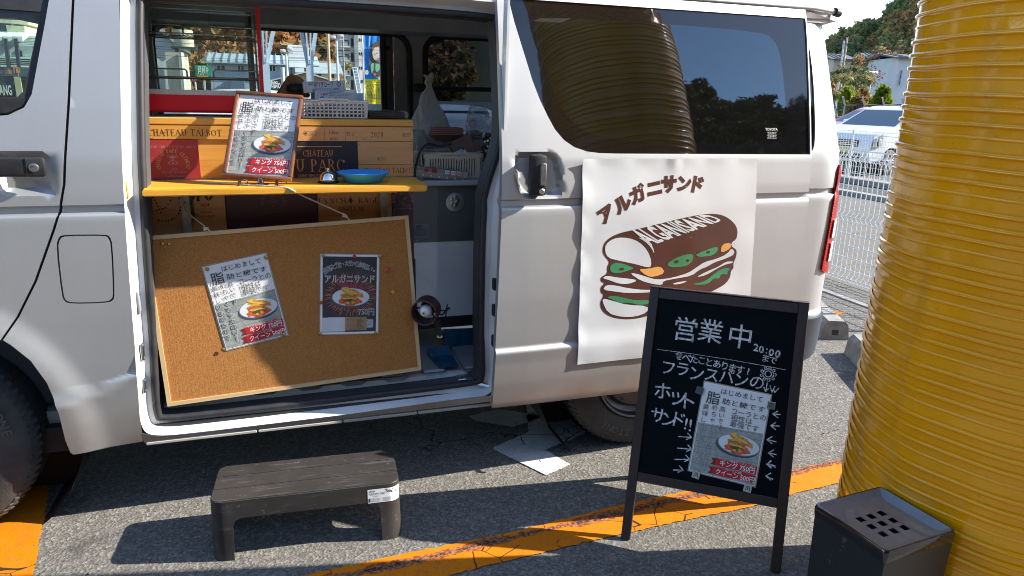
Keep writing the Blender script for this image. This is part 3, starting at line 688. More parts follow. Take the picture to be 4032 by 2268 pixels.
# wheels
tyre_m = mat('tyre_rubber', (.045, .044, .042), .75, vs_=14, var=.35, bump=(160, .3)); rim_m = mat('steel_rim', (.085, .087, .09), .4, .6, vs_=12)
def wheel(x, steer=0.0, lx=0):
    Mt = Matrix.Translation((x, .05, .335)) @ Matrix.Rotation(steer, 4, 'Z')
    T = INV['van']; 
    mb = MB(); mb.lathe([(.20, .02), (.215, .004), (.25, -.004), (.29, .0), (.318, .012), (.330, .028), (.335, .05), (.335, .15), (.325, .185), (.29, .20), (.2, .19)], n=72, axis='Y')
    mb.v = [tuple(Mt @ Vector(v)) for v in mb.v]; ty = mb.obj('wheel', tyre_m, van, smooth=True, angle=30)
    mb = MB()
    for i in range(72):                                          # shoulder tread blocks
        a = 2 * math.pi * i / 72; c_, s_ = math.cos(a), math.sin(a); b = len(mb.v)
        for da, rr_, yy in ((-.028, .322, .013), (.014, .322, .013), (.026, .3405, .055), (-.016, .3405, .055)):
            mb.v.append((rr_ * math.cos(a + da), yy - .003, rr_ * math.sin(a + da)))
        for da, rr_, yy in ((-.028, .305, .013), (.014, .305, .013), (.026, .33, .055), (-.016, .33, .055)):
            mb.v.append((rr_ * math.cos(a + da), yy + .004, rr_ * math.sin(a + da)))
        for f in ((0, 1, 2, 3), (0, 4, 5, 1), (1, 5, 6, 2), (2, 6, 7, 3), (3, 7, 4, 0)): mb.f.append(tuple(b + q for q in f)); mb.mi.append(0)
    for i in range(72):
        a = 2 * math.pi * (i + .5) / 72; da = .036
        for y0, y1 in ((.058, .095), (.10, .14)):
            b = len(mb.v)
            for q, yy in ((-da, y0), (da, y0), (da + .01, y1), (-da + .01, y1)): mb.v.append((.3385 * math.cos(a + q), yy, .3385 * math.sin(a + q)))
            mb.f.append((b, b + 1, b + 2, b + 3)); mb.mi.append(0)
    mb.v = [tuple(Mt @ Vector(v)) for v in mb.v]; mb.obj('tread_blocks', tyre_m, ty)
    mb = MB(); wd = 'BRIDGESTONE'
    for rep in range(2):
        for i, ch in enumerate(wd):
            a = lx + 180 * rep - i * 6.6
            text(mb, ch, .268 * math.cos(R(a)), .268 * math.sin(R(a)), .042, -.0055, 0, .02, rot=a - 90)
    mb.v = [tuple(Mt @ Vector(v)) for v in mb.v]; mb.obj('raised_lettering', mat('letter_rubber', (.085, .083, .08), .6), ty)
    mb = MB(); mb.lathe([(.205, .012), (.200, .004), (.192, .008), (.185, .03), (.165, .045), (.15, .03), (.10, .022), (.075, .028), (.06, .05), (.03, .052), (0, .052)], n=48, axis='Y')
    mb.v = [tuple(Mt @ Vector(v)) for v in mb.v]; rm = mb.obj('rim', rim_m, van, smooth=True, angle=35)
    mb = MB()
    for i in range(8):
        a = i * math.pi / 4 + .2; mb.lathe([(0, .0275), (.017, .0275)], (.125 * math.cos(a), 0, .125 * math.sin(a)), 14, 'Y')
    mb.v = [tuple(Mt @ Vector(v)) for v in mb.v]; mb.obj('rim_hole', mat('gap_black', (.012, .012, .013)), rm)
    mb = MB()
    for i in range(5):
        a = i * 2 * math.pi / 5; mb.lathe([(0, .012), (.006, .012), (.009, .03)], (.055 * math.cos(a), 0, .055 * math.sin(a)), 6, 'Y')
    mb.v = [tuple(Mt @ Vector(v)) for v in mb.v]; mb.obj('wheel_nut', chrome, rm)
wheel(0, R(-3), 75); wheel(2.57, 0, -62)
# ------------------------------------------------------------------ printed matter helpers
SER = {  # thick verticals V x z0 z1 | thin bars H x0 x1 z | diagonals D x0 z0 x1 z1 weight | arcs A cx cz rx rz a0 a1 | serifs S x z
 'A': (.76, 'D.05 0 .38 1 t;D.38 1 .71 0 T;H.2 .56 .34;S.07 0;S.70 0'), 'B': (.64, 'V.14 0 1;A.28 .76 .24 .24 -90 90;A.30 .27 .28 .27 -90 90;H.06 .3 1;H.06 .3 .52;H.06 .3 0'),
 'C': (.72, 'A.42 .5 .36 .5 45 315;V.72 .72 .95'), 'D': (.74, 'V.14 0 1;A.30 .5 .38 .5 -90 90;H.05 .32 1;H.05 .32 0'),
 'E': (.62, 'V.14 0 1;H.06 .56 1;H.1 .46 .52;H.06 .58 0;v.56 .84 1;v.58 0 .18'), 'G': (.76, 'A.42 .5 .36 .5 45 360;V.70 0 .45;H.56 .8 .45'),
 'H': (.78, 'V.16 0 1;V.62 0 1;H.16 .62 .52;S.16 0;S.62 0;S.16 1;S.62 1'), 'I': (.36, 'V.18 0 1;S.18 0;S.18 1'),
 'L': (.60, 'V.14 0 1;H.06 .56 0;v.56 0 .2;S.14 1'), 'M': (.9, 'V.14 0 1;D.14 1 .45 .1 T;D.45 .1 .76 1 t;V.78 0 1;S.14 0;S.78 0'),
 'N': (.8, 'D.14 0 .14 1 t;D.14 1 .66 0 T;D.66 0 .66 1 t;S.14 0;S.66 1'), 'O': (.82, 'A.41 .5 .37 .5 0 360'), 'P': (.62, 'V.14 0 1;A.28 .74 .27 .26 -90 90;H.06 .3 1;H.1 .3 .48;S.14 0'),
 'R': (.68, 'V.14 0 1;A.28 .75 .25 .25 -90 90;H.06 .3 1;H.1 .3 .5;D.32 .5 .62 0 T;S.14 0'), 'S': (.56, 'A.28 .75 .2 .24 30 270;A.28 .26 .22 .26 -150 90'),
 'T': (.68, 'V.34 0 1;H.03 .65 1;v.04 .84 1;v.64 .84 1;S.34 0'), 'U': (.78, 'V.16 .3 1;A.39 .3 .24 .3 180 360;V.63 .3 1;S.16 1;S.63 1'), 'Y': (.72, 'D.04 1 .36 .48 T;D.68 1 .36 .48 t;V.36 0 .5;S.36 0'),
 '0': (.56, 'A.28 .5 .22 .5 0 360'), '1': (.4, 'V.2 0 1;S.2 0;H.08 .2 .88'), '2': (.54, 'A.27 .72 .2 .28 -20 165;D.44 .6 .08 .02 t;H.06 .48 .03'), '9': (.54, 'A.27 .7 .2 .3 0 360;D.46 .6 .28 0 t'), '6': (.54, 'A.27 .3 .2 .3 0 360;D.08 .4 .3 1 t'), '5': (.54, 'A.26 .3 .22 .3 -150 110;V.12 .55 1;H.1 .44 1'), '7': (.5, 'H.04 .48 1;D.46 1 .18 0 T'),
 '-': (.4, 'H.06 .34 .4'), ' ': (.36, ''), '.': (.3, 'V.15 0 .12'), 'Â': (.76, 'D.05 0 .38 1 t;D.38 1 .71 0 T;H.2 .56 .34;D.24 1.12 .38 1.24 t;D.38 1.24 .52 1.12 t'), 'É': (.62, 'V.14 0 1;H.06 .56 1;H.1 .46 .52;H.06 .58 0;D.28 1.1 .42 1.26 t')}
def serif_shapes(body, bold=1.0):
    vs, fs, pen = [], [], 0.0; T, t_ = .135 * bold, .052 * bold
    def quad(a, b, c, d): k = len(vs); vs.extend([a, b, c, d]); fs.append((k, k + 1, k + 2, k + 3))
    for ch in body:
        w, desc = SER.get(ch, SER[' '])
        for s_ in [q for q in desc.split(';') if q]:
            k = s_[0]; a = [x if x in 'tT' else float(x) for x in s_[1:].split()]; X = lambda q: pen + q
            if k in 'Vv':
                h = (T if k == 'V' else t_) / 2; quad((X(a[0] - h), a[1]), (X(a[0] + h), a[1]), (X(a[0] + h), a[2]), (X(a[0] - h), a[2]))
            elif k == 'H': quad((X(a[0]), a[2] - t_ / 2), (X(a[1]), a[2] - t_ / 2), (X(a[1]), a[2] + t_ / 2), (X(a[0]), a[2] + t_ / 2))
            elif k == 'S': quad((X(a[0] - .16), a[1] - t_ / 2), (X(a[0] + .16), a[1] - t_ / 2), (X(a[0] + .16), a[1] + t_ / 2), (X(a[0] - .16), a[1] + t_ / 2))
            elif k == 'D':
                h = (T if a[4] == 'T' else t_) / 2; quad((X(a[0] - h), a[1]), (X(a[0] + h), a[1]), (X(a[2] + h), a[3]), (X(a[2] - h), a[3]))
            elif k == 'A':
                cx, cz, rx, rz, a0, a1 = a; n = 14
                for i in range(n):
                    q = []
                    for j in (i, i + 1):
                        an = R(a0 + (a1 - a0) * j / n); wd = t_ + (T - t_) * abs(math.cos(an)) ** 1.3
                        c_, s2 = math.cos(an), math.sin(an); q.append(((X(cx + rx * c_), cz + rz * s2 * .97), (X(cx + (rx - wd) * c_), cz + (rz - t_ * 1.1) * s2)))
                    quad(q[0][0], q[1][0], q[1][1], q[0][1])
        pen += w + .09
    return vs, fs, pen - .09
def serif(mb, body, x, z, h, y=0, mi=0, fit=None, bold=1.0, rot=0, fn=None, sx=1.0):
    vs, fs, w = serif_shapes(body, bold); kx = (fit / w) if fit else h * sx; c, q = math.cos(R(rot)), math.sin(R(rot)); out = []
    for a, b in vs:
        px, pz = (a - w / 2) * kx, (b - .5) * h; px, pz = x + px * c - pz * q, z + px * q + pz * c
        out.append(fn(px, pz) if fn else (px, y, pz))
    mb.add(out, fs, mi)
def arc_serif(mb, body, cx, cz, r, a0, a1, h, y=0, mi=0, bold=1.2):
    n = len(body)
    for i, ch in enumerate(body):
        if ch != ' ':
            a = a0 + (a1 - a0) * (i + .5) / n; serif(mb, ch, cx + r * math.cos(R(a)), cz + r * math.sin(R(a)), h, y, mi, rot=a - 90, bold=bold)
def squiggle(mb, x0, x1, z, h, y, mi=0, n=40, w=.0012, seed=1):
    rr = random.Random(seed); pts = []
    for i in range(n): pts.append((x0 + (x1 - x0) * i / (n - 1) + rr.uniform(-1, 1) * h * .25, z + math.sin(i * 1.9) * h * rr.uniform(.2, .7)))
    for a, b in zip(pts, pts[1:]):
        d = Vector((b[0] - a[0], b[1] - a[1])); nn = Vector((-d.y, d.x)).normalized() * w / 2
        mb.flat([(a[0] + nn.x, a[1] + nn.y), (a[0] - nn.x, a[1] - nn.y), (b[0] - nn.x, b[1] - nn.y), (b[0] + nn.x, b[1] + nn.y)], y, mi)
def stroke(mb, pts, w, y, mi=0):
    for a, b in zip(pts, pts[1:]):
        d = Vector((b[0] - a[0], b[1] - a[1])).normalized(); nn = Vector((-d.y, d.x)) * w / 2; e = d * w * .35
        mb.flat([(a[0] + nn.x - e.x, a[1] + nn.y - e.y), (a[0] - nn.x - e.x, a[1] - nn.y - e.y), (b[0] - nn.x + e.x, b[1] - nn.y + e.y), (b[0] + nn.x + e.x, b[1] + nn.y + e.y)], y, mi)
paper = mat('white_paper', (.76, .76, .75), .45, vs_=3, var=.04, coat=.25)
ink = mat('black_ink', (.05, .045, .045), .5); ink_soft = mat('brown_grey_ink', (.11, .09, .085), .5)
P_grey = mat('photo_grey_wall', (.30, .32, .29), .5, var=.2, vs_=40); P_line = mat('photo_grey_joint', (.17, .18, .165), .5)
P_plate = mat('photo_plate', (.66, .67, .66), .4); P_blue = mat('photo_plate_rim', (.13, .22, .40), .4); P_shadow = mat('photo_dark', (.06, .065, .065), .5)
P_bread = mat('photo_bread', (.60, .24, .05), .5, var=.5, vs_=90); P_crust = mat('photo_crust', (.42, .13, .03), .5, var=.5, vs_=120); P_cheese = mat('photo_cheese', (.68, .42, .06), .5, var=.3, vs_=90)
P_ham = mat('photo_bacon', (.58, .10, .035), .5, var=.45, vs_=110); P_green = mat('photo_greens', (.06, .085, .025), .5, var=.5, vs_=120)
red_rib = mat('red_ribbon', (.50, .012, .018), .45, var=.15, vs_=30); red_dk = mat('dark_red_ribbon', (.22, .008, .01), .45)
SAND = [P_plate, P_blue, P_shadow, P_bread, P_crust, P_cheese, P_ham, P_green]
def jag(cx, cz, rx, rz, n, amp, seed, rot=0):
    rr = random.Random(seed); return [(cx + (p[0] - cx) * (1 + rr.uniform(-amp, amp)), cz + (p[1] - cz) * (1 + rr.uniform(-amp, amp))) for p in ell(cx, cz, rx, rz, n, rot=rot)]
def sandwich_print(mb, cx, cz, s, y, i0):
    """printed picture of the hot sandwich on a plate; s = half plate width."""
    e = .00012; Y = [y - e * k for k in range(12)]; f = lambda p: (cx + p[0] * s, cz + p[1] * s)
    mb.flat([f(p) for p in ell(-.06, -.10, 1.03, .50, 36)], Y[0], i0 + 2)
    mb.flat([f(p) for p in ell(0, 0, 1, .50, 40)], Y[1], i0 + 1); mb.flat([f(p) for p in ell(0, .012, .965, .475, 40)], Y[2], i0)
    mb.flat([f(p) for p in jag(.10, .27, .60, .17, 24, .12, 3, -19)], Y[3], i0 + 4); mb.flat([f(p) for p in jag(.02, .34, .52, .12, 22, .12, 4, -19)], Y[4], i0 + 5); mb.flat([f(p) for p in jag(.12, .36, .34, .06, 18, .3, 14, -20)], Y[4] - e * .5, i0 + 3)
    mb.flat([f(p) for p in jag(.50, .12, .22, .10, 16, .2, 8, -24)], Y[5], i0 + 3); mb.flat([f(p) for p in jag(-.12, .20, .42, .05, 16, .25, 9, -22)], Y[5] - e * .5, i0 + 5)
    mb.flat([f(p) for p in jag(-.38, -.20, .30, .17, 16, .22, 5, 10)], Y[6], i0 + 6); mb.flat([f(p) for p in jag(.28, -.20, .30, .17, 16, .24, 6, -10)], Y[6] - e * .3, i0 + 6); mb.flat([f(p) for p in jag(-.04, -.36, .28, .13, 16, .22, 7)], Y[7], i0 + 6)
    mb.flat([f(p) for p in [(-.56, .18), (-.30, .22), (.30, .06), (.36, -.10), (-.10, -.16), (-.50, -.06)]], Y[8], i0 + 3)
    mb.flat([f(p) for p in [(-.46, .12), (-.2, .17), (.22, .06), (.24, .0), (-.2, .06), (-.44, .04)]], Y[9], i0 + 4); mb.flat([f(p) for p in [(-.46, -.01), (-.1, -.02), (.32, -.06), (.33, -.11), (-.1, -.10), (-.44, -.06)]], Y[9] - e * .4, i0 + 5)
    mb.flat([f(p) for p in jag(-.06, -.18, .27, .10, 18, .25, 11)], Y[10], i0 + 7); mb.flat([f(p) for p in jag(.10, -.26, .10, .10, 10, .3, 12)], Y[10] - e * .4, i0 + 3); mb.flat([f(p) for p in jag(-.14, -.29, .09, .07, 9, .3, 13)], Y[10] - e * .6, i0 + 5)
_poster_cache = {}
def menu_print(th, w, h):
    """white menu sheet with handwritten-style lines and a picture of the sandwich, as printed parts of th (local frame, face -y)."""
    if not _poster_cache:
        X = lambda u: (u - .5) * w; Z = lambda v: (.5 - v) * h
        mb = MB(); mb.box(-w / 2, w / 2, -.0004, .0004, -h / 2, h / 2); a = ('sheet', mb, [paper])
        mb = MB(); e = -.0006
        mb.flat([(X(.012), Z(.992)), (X(.988), Z(.992)), (X(.988), Z(.425)), (X(.012), Z(.455))], e, 0)
        for i in range(9):                                      # brick courses in the picture
            v = .47 + i * .062
            mb.flat([(X(.012), Z(v + .004)), (X(.988), Z(v - .026)), (X(.988), Z(v - .031)), (X(.012), Z(v - .001))], e - .0001, 1)
            for j in range(4):
                u = .1 + .26 * j + .13 * (i % 2)
                if u < .97: mb.flat([(X(u), Z(v + .05)), (X(u + .005), Z(v + .05)), (X(u + .005), Z(v)), (X(u), Z(v))], e - .0001, 1)
        sandwich_print(mb, X(.665), Z(.605), .315 * w, e - .0002, 2)
        b = ('photo_print', mb, [P_grey, P_line] + SAND)
        mb = MB(); e2 = -.0022
        for u0, v0, v1 in ((.30, .785, .872), (.285, .885, .972)):
            mb.flat([(X(u0), Z(v0 + .018)), (X(u0 + .09), Z(v0 + .012)), (X(u0 + .09), Z(v1)), (X(u0), Z(v1 + .006)), (X(u0 + .04), Z((v0 + v1) / 2 + .01))], e2 + .0001, 1)
            mb.flat([(X(u0 + .07), Z(v0 + .006))] + [(X(u0 + .07 + (.915 - u0) * t_), Z(v0 + .008 * math.sin(t_ * 6.3))) for t_ in (.25, .5, .75, 1)] + [(X(.985), Z(v1))] + [(X(u0 + .07 + (.915 - u0) * t_), Z(v1 + .008 * math.sin(t_ * 6.3))) for t_ in (.75, .5, .25, 0)], e2, 0)
        c = ('ribbon_print', mb, [red_rib, red_dk])
        e3 = -.0026
        mb = MB(); e4 = -.0030
        text(mb, 'はじめまして', X(.58), Z(.065), .1 * w, e4, 0, 0, fit=.62 * w); text(mb, '脂', X(.17), Z(.158), .215 * w, e4, 0, .004); text(mb, '肪と糖です', X(.63), Z(.168), .1 * w, e4, 0, .002, fit=.64 * w)
        for s_, u, v in (('コーラとの', .73, .255), ('相性は', .64, .322), ('最強です', .695, .388)): text(mb, s_, X(u), Z(v), .108 * w, e4, 1)
        for s_, u, v0, dv in (('めちゃくちゃカロリー', .215, .260, .0705), ('美味しいものなので', .085, .270, .0735), ('高いです', .335, .258, .0685)):
            for i, ch in enumerate(s_):
                text(mb, '｜' if ch == 'ー' else ch, X(u + .006 * (i % 2)), Z(v0 + i * dv), .098 * w, e4, 1)
        f = ('black_lettering', mb, [ink, ink_soft])
        # the white halo letters follow the same positions as the dark ones over the picture
        mb = MB()
        for s_, u, v0, dv in (('めちゃくちゃカロリー', .215, .260, .0705), ('美味しいものなので', .085, .270, .0735), ('高いです', .335, .258, .0685)):
            for i, ch in enumerate(s_):
                v = v0 + i * dv
                if v > .43: text(mb, '｜' if ch == 'ー' else ch, X(u + .006 * (i % 2)), Z(v), .098 * w, e4 + .0004, 0, .032)
        text(mb, 'キング 750円', X(.70), Z(.836), .05 * w * 2, e3, 0, .012, fit=.52 * w); text(mb, 'クイーン 500円', X(.69), Z(.938), .1 * w, e3, 0, .012, fit=.58 * w)
        text(mb, 'ベーコン3枚&チーズたっぷり', X(.68), Z(.793), .04 * w, e3, 0, 0, fit=.56 * w); text(mb, 'ベーコン2枚', X(.66), Z(.896), .04 * w, e3, 0, 0, fit=.25 * w)
        d = ('white_lettering', mb, [paper])
        for nm, m_, ms in (a, b, c, d, f):
            o = m_.obj(nm, ms if len(ms) > 1 else ms[0], th, world=False); _poster_cache[nm] = o.data
    else:
        for nm, me in _poster_cache.items():
            o = bpy.data.objects.new(nm, me); link(o, th); INV[o.name] = INV[th.name]
def frameM(c, ex, ez):
    ex = Vector(ex).normalized(); ez = Vector(ez); ez = (ez - ex * ez.dot(ex)).normalized(); ey = ez.cross(ex)
    M = Matrix.Identity(4)
    for i in range(3): M[i][0], M[i][1], M[i][2] = ex[i], ey[i], ez[i]
    M.translation = c; return M
# ------------------------------------------------------------------ wood
def wood(name, a, b, axis=0, scale=1.0, rough=.45, coat=.15):
    t = NT(name); sc_ = [38 * scale] * 3; sc_[axis] = 1.6 * scale
    n = t.noise(1, 5, .62, vec=t.sc(*sc_), dist=.6); n2 = t.noise(7, 3)
    c = t.ramp(n, (.28, b), (.5, a), (.72, tuple(x * 1.08 for x in a))); c = t.mix(t.math('MULTIPLY', n2, .35), c, b)
    kn = t.vor(5.5 * scale, vec=t.sc(*[1.0 if i == axis else 2.2 for i in range(3)])); c = t.mix(t.ramp(kn, (.02, .75), (.055, 0)), c, tuple(x * .3 for x in b))
    t.set(Base_Color=c, Roughness=rough, Coat_Weight=coat, Coat_Roughness=.25); t.bump(n, .12, .002); return reg(t)
w_crate = wood('crate_pine', (.70, .34, .06), (.52, .22, .03)); w_crate2 = wood('crate_brown_pine', (.74, .37, .135), (.58, .27, .085)); w_lid = wood('crate_lid_pine', (.74, .38, .07), (.56, .26, .04)); w_shelf = wood('shelf_pine', (.78, .38, .04), (.50, .20, .012), coat=.1)
w_frame = wood('frame_brown_wood', (.20, .075, .032), (.11, .036, .016), 2, 1.6, .35, .3); w_light = wood('light_frame_wood', (.62, .44, .23), (.50, .33, .15), 0, 1.4); w_light_v = wood('light_frame_wood_upright', (.62, .44, .23), (.50, .33, .15), 2, 1.4)
plum = mat('plum_printed_panel', (.085, .025, .045), .5, vs_=12, var=.1); wine_red = mat('wine_red_printed_panel', (.34, .03, .035), .5, vs_=12, var=.1); navy_blk = mat('black_printed_panel', (.018, .020, .028), .5, vs_=12)
p_dark = mat('stamped_brown', (.10, .045, .018), .7); p_gold = mat('gold_print', (.55, .30, .12), .5); p_orange = mat('orange_print', (.68, .27, .06), .5); p_pale = mat('pale_pink_print', (.42, .27, .24), .5); p_faint = mat('faint_mauve_print', (.17, .10, .11), .5); p_black = mat('burnt_black', (.03, .02, .015), .7)
def crate(label, x0, x1, z0, z1, y0=.28, y1=.58, m=w_crate, lid=None, grp='wooden wine crates of the stall front'):
    th = thing('wine_crate', label, 'wine crate', ((x0 + x1) / 2, (y0 + y1) / 2, z0), group=grp); t_ = .012
    MB().box(x0, x1, y0, y0 + t_, z0, z1).obj('front_panel', m, th); MB().box(x0, x0 + t_, y0 + t_, y1, z0, z1).obj('side_panel', m, th); MB().box(x1 - t_, x1, y0 + t_, y1, z0, z1).obj('side_panel', m, th); MB().box(x0 + t_, x1 - t_, y1 - t_, y1, z0, z1).obj('back_panel', m, th)
    MB().box(x0 + t_, x1 - t_, y0 + t_, y1 - t_, z0, z0 + .01).obj('base_panel', m, th)
    if lid: MB().rbox(x0 - .006, x1 + .004, y0 - .008, y1 + .004, z1 + .0015, z1 + lid, .003, 1).obj('lid', w_lid, th)
    return th
def emblem(mb, cx, cz, s, y, mi):
    """crossed keys, crown and scrolls, drawn small."""
    for sg in (-1, 1):
        stroke(mb, [(cx - sg * .55 * s, cz - .35 * s), (cx + sg * .45 * s, cz + .55 * s)], .09 * s, y, mi)
        for p in ell(cx + sg * .52 * s, cz + .55 * s, .16 * s, .2 * s, 8): mb.flat(ell(p[0], p[1], .05 * s, .05 * s, 6), y, mi)
        stroke(mb, [(cx + sg * .1 * s, cz - .55 * s), (cx + sg * .45 * s, cz - .62 * s), (cx + sg * .72 * s, cz - .4 * s), (cx + sg * .6 * s, cz - .22 * s), (cx + sg * .4 * s, cz - .38 * s)], .07 * s, y, mi)
    mb.flat([(cx - .22 * s, cz + .35 * s), (cx + .22 * s, cz + .35 * s), (cx + .3 * s, cz + .75 * s), (cx + .13 * s, cz + .58 * s), (cx, cz + .85 * s), (cx - .13 * s, cz + .58 * s), (cx - .3 * s, cz + .75 * s)], y, mi)
    mb.flat([(cx - .18 * s, cz - .1 * s), (cx + .18 * s, cz - .1 * s), (cx + .2 * s, cz + .25 * s), (cx - .2 * s, cz + .25 * s)], y, mi)
    mb.flat(ell(cx, cz - .45 * s, .12 * s, .18 * s, 8), y, mi)
def stamp(mb, x, z, w, h, y, mi):
    for a, b in (((x - w / 2, z - h / 2), (x + w / 2, z - h / 2)), ((x - w / 2, z + h / 2), (x + w / 2, z + h / 2)), ((x - w / 2, z - h / 2), (x - w / 2, z + h / 2)), ((x + w / 2, z - h / 2), (x + w / 2, z + h / 2))): stroke(mb, [a, b], .0008, y, mi)
    text(mb, 'FR 33', x + w * .1, z + h * .2, h * .42, y, mi); text(mb, 'HT EUR', x + w * .05, z - h * .22, h * .42, y, mi); mb.flat(rrect(x - w * .42, z - h * .3, x - w * .28, z + h * .3, h * .1), y, mi)
YF_ = .28; e_ = .2792
# upper left crate
c1 = crate('pine wine crate under the red display case, red panel on its front', .7155, 1.172, 1.160, 1.345, lid=.026)
MB().box(.7165, 1.171, .2735, .2795, 1.298, 1.344).obj('top_slat', w_crate, c1)
def nails(par, pts, y):
    for x, z in pts: mb = MB(); mb.lathe([(0, -.0012), (.0016, -.0010), (.002, 0)], (x, y, z), 8, 'Y'); mb.obj('nail', mat('nail_steel', (.16, .14, .12), .4, .7), par, smooth=True)
nails(c1, [(.722, 1.308), (.722, 1.334), (1.165, 1.308), (1.165, 1.334), (1.0, 1.310), (1.0, 1.335)], .2735)
mb = MB(); serif(mb, 'CHATEAU TALBOT', .852, 1.3195, .0215, .2731, 0, fit=.235); mb.obj('stamped_lettering', p_dark, c1)
pn = MB().box(.717, .889, .2745, .2795, 1.161, 1.296).obj('printed_panel', wine_red, c1)
mb = MB(); serif(mb, 'GRAND CRU CLASSE DE GRAVES', .805, 1.272, .0085, .274, 0, fit=.162); arc_serif(mb, 'CHATEAU PAPE CLEMENT', .804, 1.211, .0475, 200, -20, .012, .274, 0)
serif(mb, '2019', .806, 1.195, .0085, .274, 0); serif(mb, 'PESSAC-LEOGNAN', .806, 1.1845, .0075, .274, 0, fit=.078); squiggle(mb, .775, .84, 1.171, .006, .274, 0, 46, .0011, 3); emblem(mb, .804, 1.226, .023, .274, 0); mb.obj('printed_lettering', p_pale, pn)
mb = MB(); arc_serif(mb, 'CHATEAU PAPE CLEMENT', .804, 1.211, .0475, 200, -20, .0125, .2737, 0, 1.3); mb.obj('gold_lettering', p_gold, pn)
# upper right crate
c2 = crate('pine wine crate behind the bell, black panel with orange words on its front', 1.176, 1.643, 1.160, 1.345, m=w_crate2, lid=.026)
MB().box(1.177, 1.642, .2735, .2795, 1.293, 1.344).obj('top_slat', w_crate2, c2); MB().box(1.436, 1.642, .2745, .2795, 1.207, 1.291).obj('front_slat', w_crate2, c2); MB().box(1.436, 1.642, .2745, .2795, 1.161, 1.2055).obj('front_slat', w_crate2, c2)
nails(c2, [(1.182, 1.303), (1.182, 1.335), (1.637, 1.300), (1.637, 1.336), (1.57, 1.338), (1.46, 1.300)], .2735); nails(c2, [(1.637, 1.28), (1.637, 1.218), (1.637, 1.196), (1.442, 1.28), (1.442, 1.218)], .2745)
mb = MB(); serif(mb, '2020', 1.508, 1.318, .0185, .2731, 0, fit=.046); text(mb, '6 Blles', 1.351, 1.323, .018, .2731, 0, fit=.034); text(mb, '75 cl', 1.410, 1.318, .02, .2731, 0, fit=.028); stamp(mb, 1.268, 1.320, .042, .012, .2731, 0); stamp(mb, 1.350, 1.3005, .026, .009, .2731, 0); stamp(mb, 1.619, 1.315, .03, .013, .2731, 0); stamp(mb, 1.522, 1.228, .032, .011, .274, 0)
for x in (1.318, 1.392): stroke(mb, [(x, 1.294), (x, 1.343)], .0008, .2731, 0)
serif(mb, 'CHATEAU TALBOT', 1.548, 1.184, .0185, .274, 0, fit=.190); mb.obj('stamped_lettering', p_dark, c2)
pn = MB().box(1.205, 1.4345, .2745, .2795, 1.161, 1.2925).obj('printed_panel', navy_blk, c2)
mb = MB(); serif(mb, 'CHÂTEAU', 1.292, 1.2485, .022, .274, 0, fit=.108); serif(mb, 'DU PARC', 1.281, 1.2045, .043, .274, 0, fit=.205, bold=.9); text(mb, 'SAINT-ÉMILION GRAND CRU', 1.30, 1.169, .012, .274, 0, .01, fit=.165); stroke(mb, [(1.215, 1.273), (1.378, 1.273)], .003, .274, 0); mb.obj('orange_lettering', p_orange, pn)
# lower row of crate fronts below the shelf
c3 = crate('lower pine crate with a ring of black dots, at the left end under the shelf', .714, .960, .83, 1.125, m=w_crate2)
mb = MB(); rr = random.Random(2)
for i in range(17):
    a = 60 - 170 * i / 16; mb.flat(ell(.758 + .058 * math.cos(R(a)), 1.075 + .062 * math.sin(R(a)), rr.uniform(.0022, .0042), rr.uniform(.0022, .0042), 8), e_, 0)
for (x0, z0, x1, z1, k) in ((.722, 1.12, .748, 1.045, 8), (.725, 1.10, .80, 1.12, 8), (.735, 1.052, .765, 1.06, 4), (.765, 1.06, .80, 1.11, 5)):
    for i in range(k): t_ = i / (k - 1); mb.flat(ell(x0 + (x1 - x0) * t_, z0 + (z1 - z0) * t_, rr.uniform(.002, .0036), rr.uniform(.002, .0036), 8), e_, 0)
serif(mb, 'OPU', .878, 1.099, .033, e_, 0, fit=.088, bold=1.7); serif(mb, '2020', .8925, 1.067, .0115, e_, 0, fit=.030, bold=1.5); serif(mb, 'BAUERADO POR', .895, 1.041, .005, e_, 0, fit=.042, bold=1.5); squiggle(mb, .86, .922, 1.026, .008, e_, 0, 26, .0012, 5); mb.obj('burnt_lettering', p_black, c3)
def clement(c, cx, x0, x1, m_ = p_faint):
    pn = MB().box(x0, x1, .2765, .2795, .84, 1.124).obj('printed_panel', plum, c); mb = MB()
    arc_serif(mb, 'CHATEAU PAPE CLEMENT', cx, 1.0705, .038, 200, -20, .0115, .2759, 0, 1.4); emblem(mb, cx, 1.083, .020, .2759, 0); serif(mb, '2019', cx, 1.0575, .007, .2759, 0); serif(mb, 'PESSAC-LEOGNAN', cx, 1.0485, .006, .2759, 0, fit=.064); squiggle(mb, cx - .034, cx + .034, 1.037, .005, .2759, 0, 46, .001, 4)
    serif(mb, 'GRAND CRU CLASSE DE GRAVES', cx, 1.1155, .008, .2759, 0, fit=.15); mb.obj('printed_lettering', m_, pn)
c4 = crate('lower wine crate with a wide plum printed front, second from the left under the shelf', .963, 1.279, .83, 1.125, m=plum); clement(c4, 1.124, .9635, 1.2785)
c5 = crate('lower pine crate with a drawing of a chateau, under the shelf between the plum ones', 1.282, 1.557, .83, 1.125, m=w_crate2)
mb = MB(); serif(mb, 'LYNCH', 1.336, 1.072, .020, e_, 0, fit=.100); serif(mb, 'BAGES', 1.478, 1.071, .020, e_, 0, fit=.094); serif(mb, 'PAUILLAC', 1.404, 1.0415, .0145, e_, 0, fit=.096)
mb.flat([(1.401, 1.060), (1.405, 1.060), (1.409, 1.074), (1.403, 1.087), (1.397, 1.074)], e_, 0); stroke(mb, [(1.391, 1.066), (1.398, 1.074), (1.403, 1.068), (1.408, 1.074), (1.415, 1.066)], .002, e_, 0)
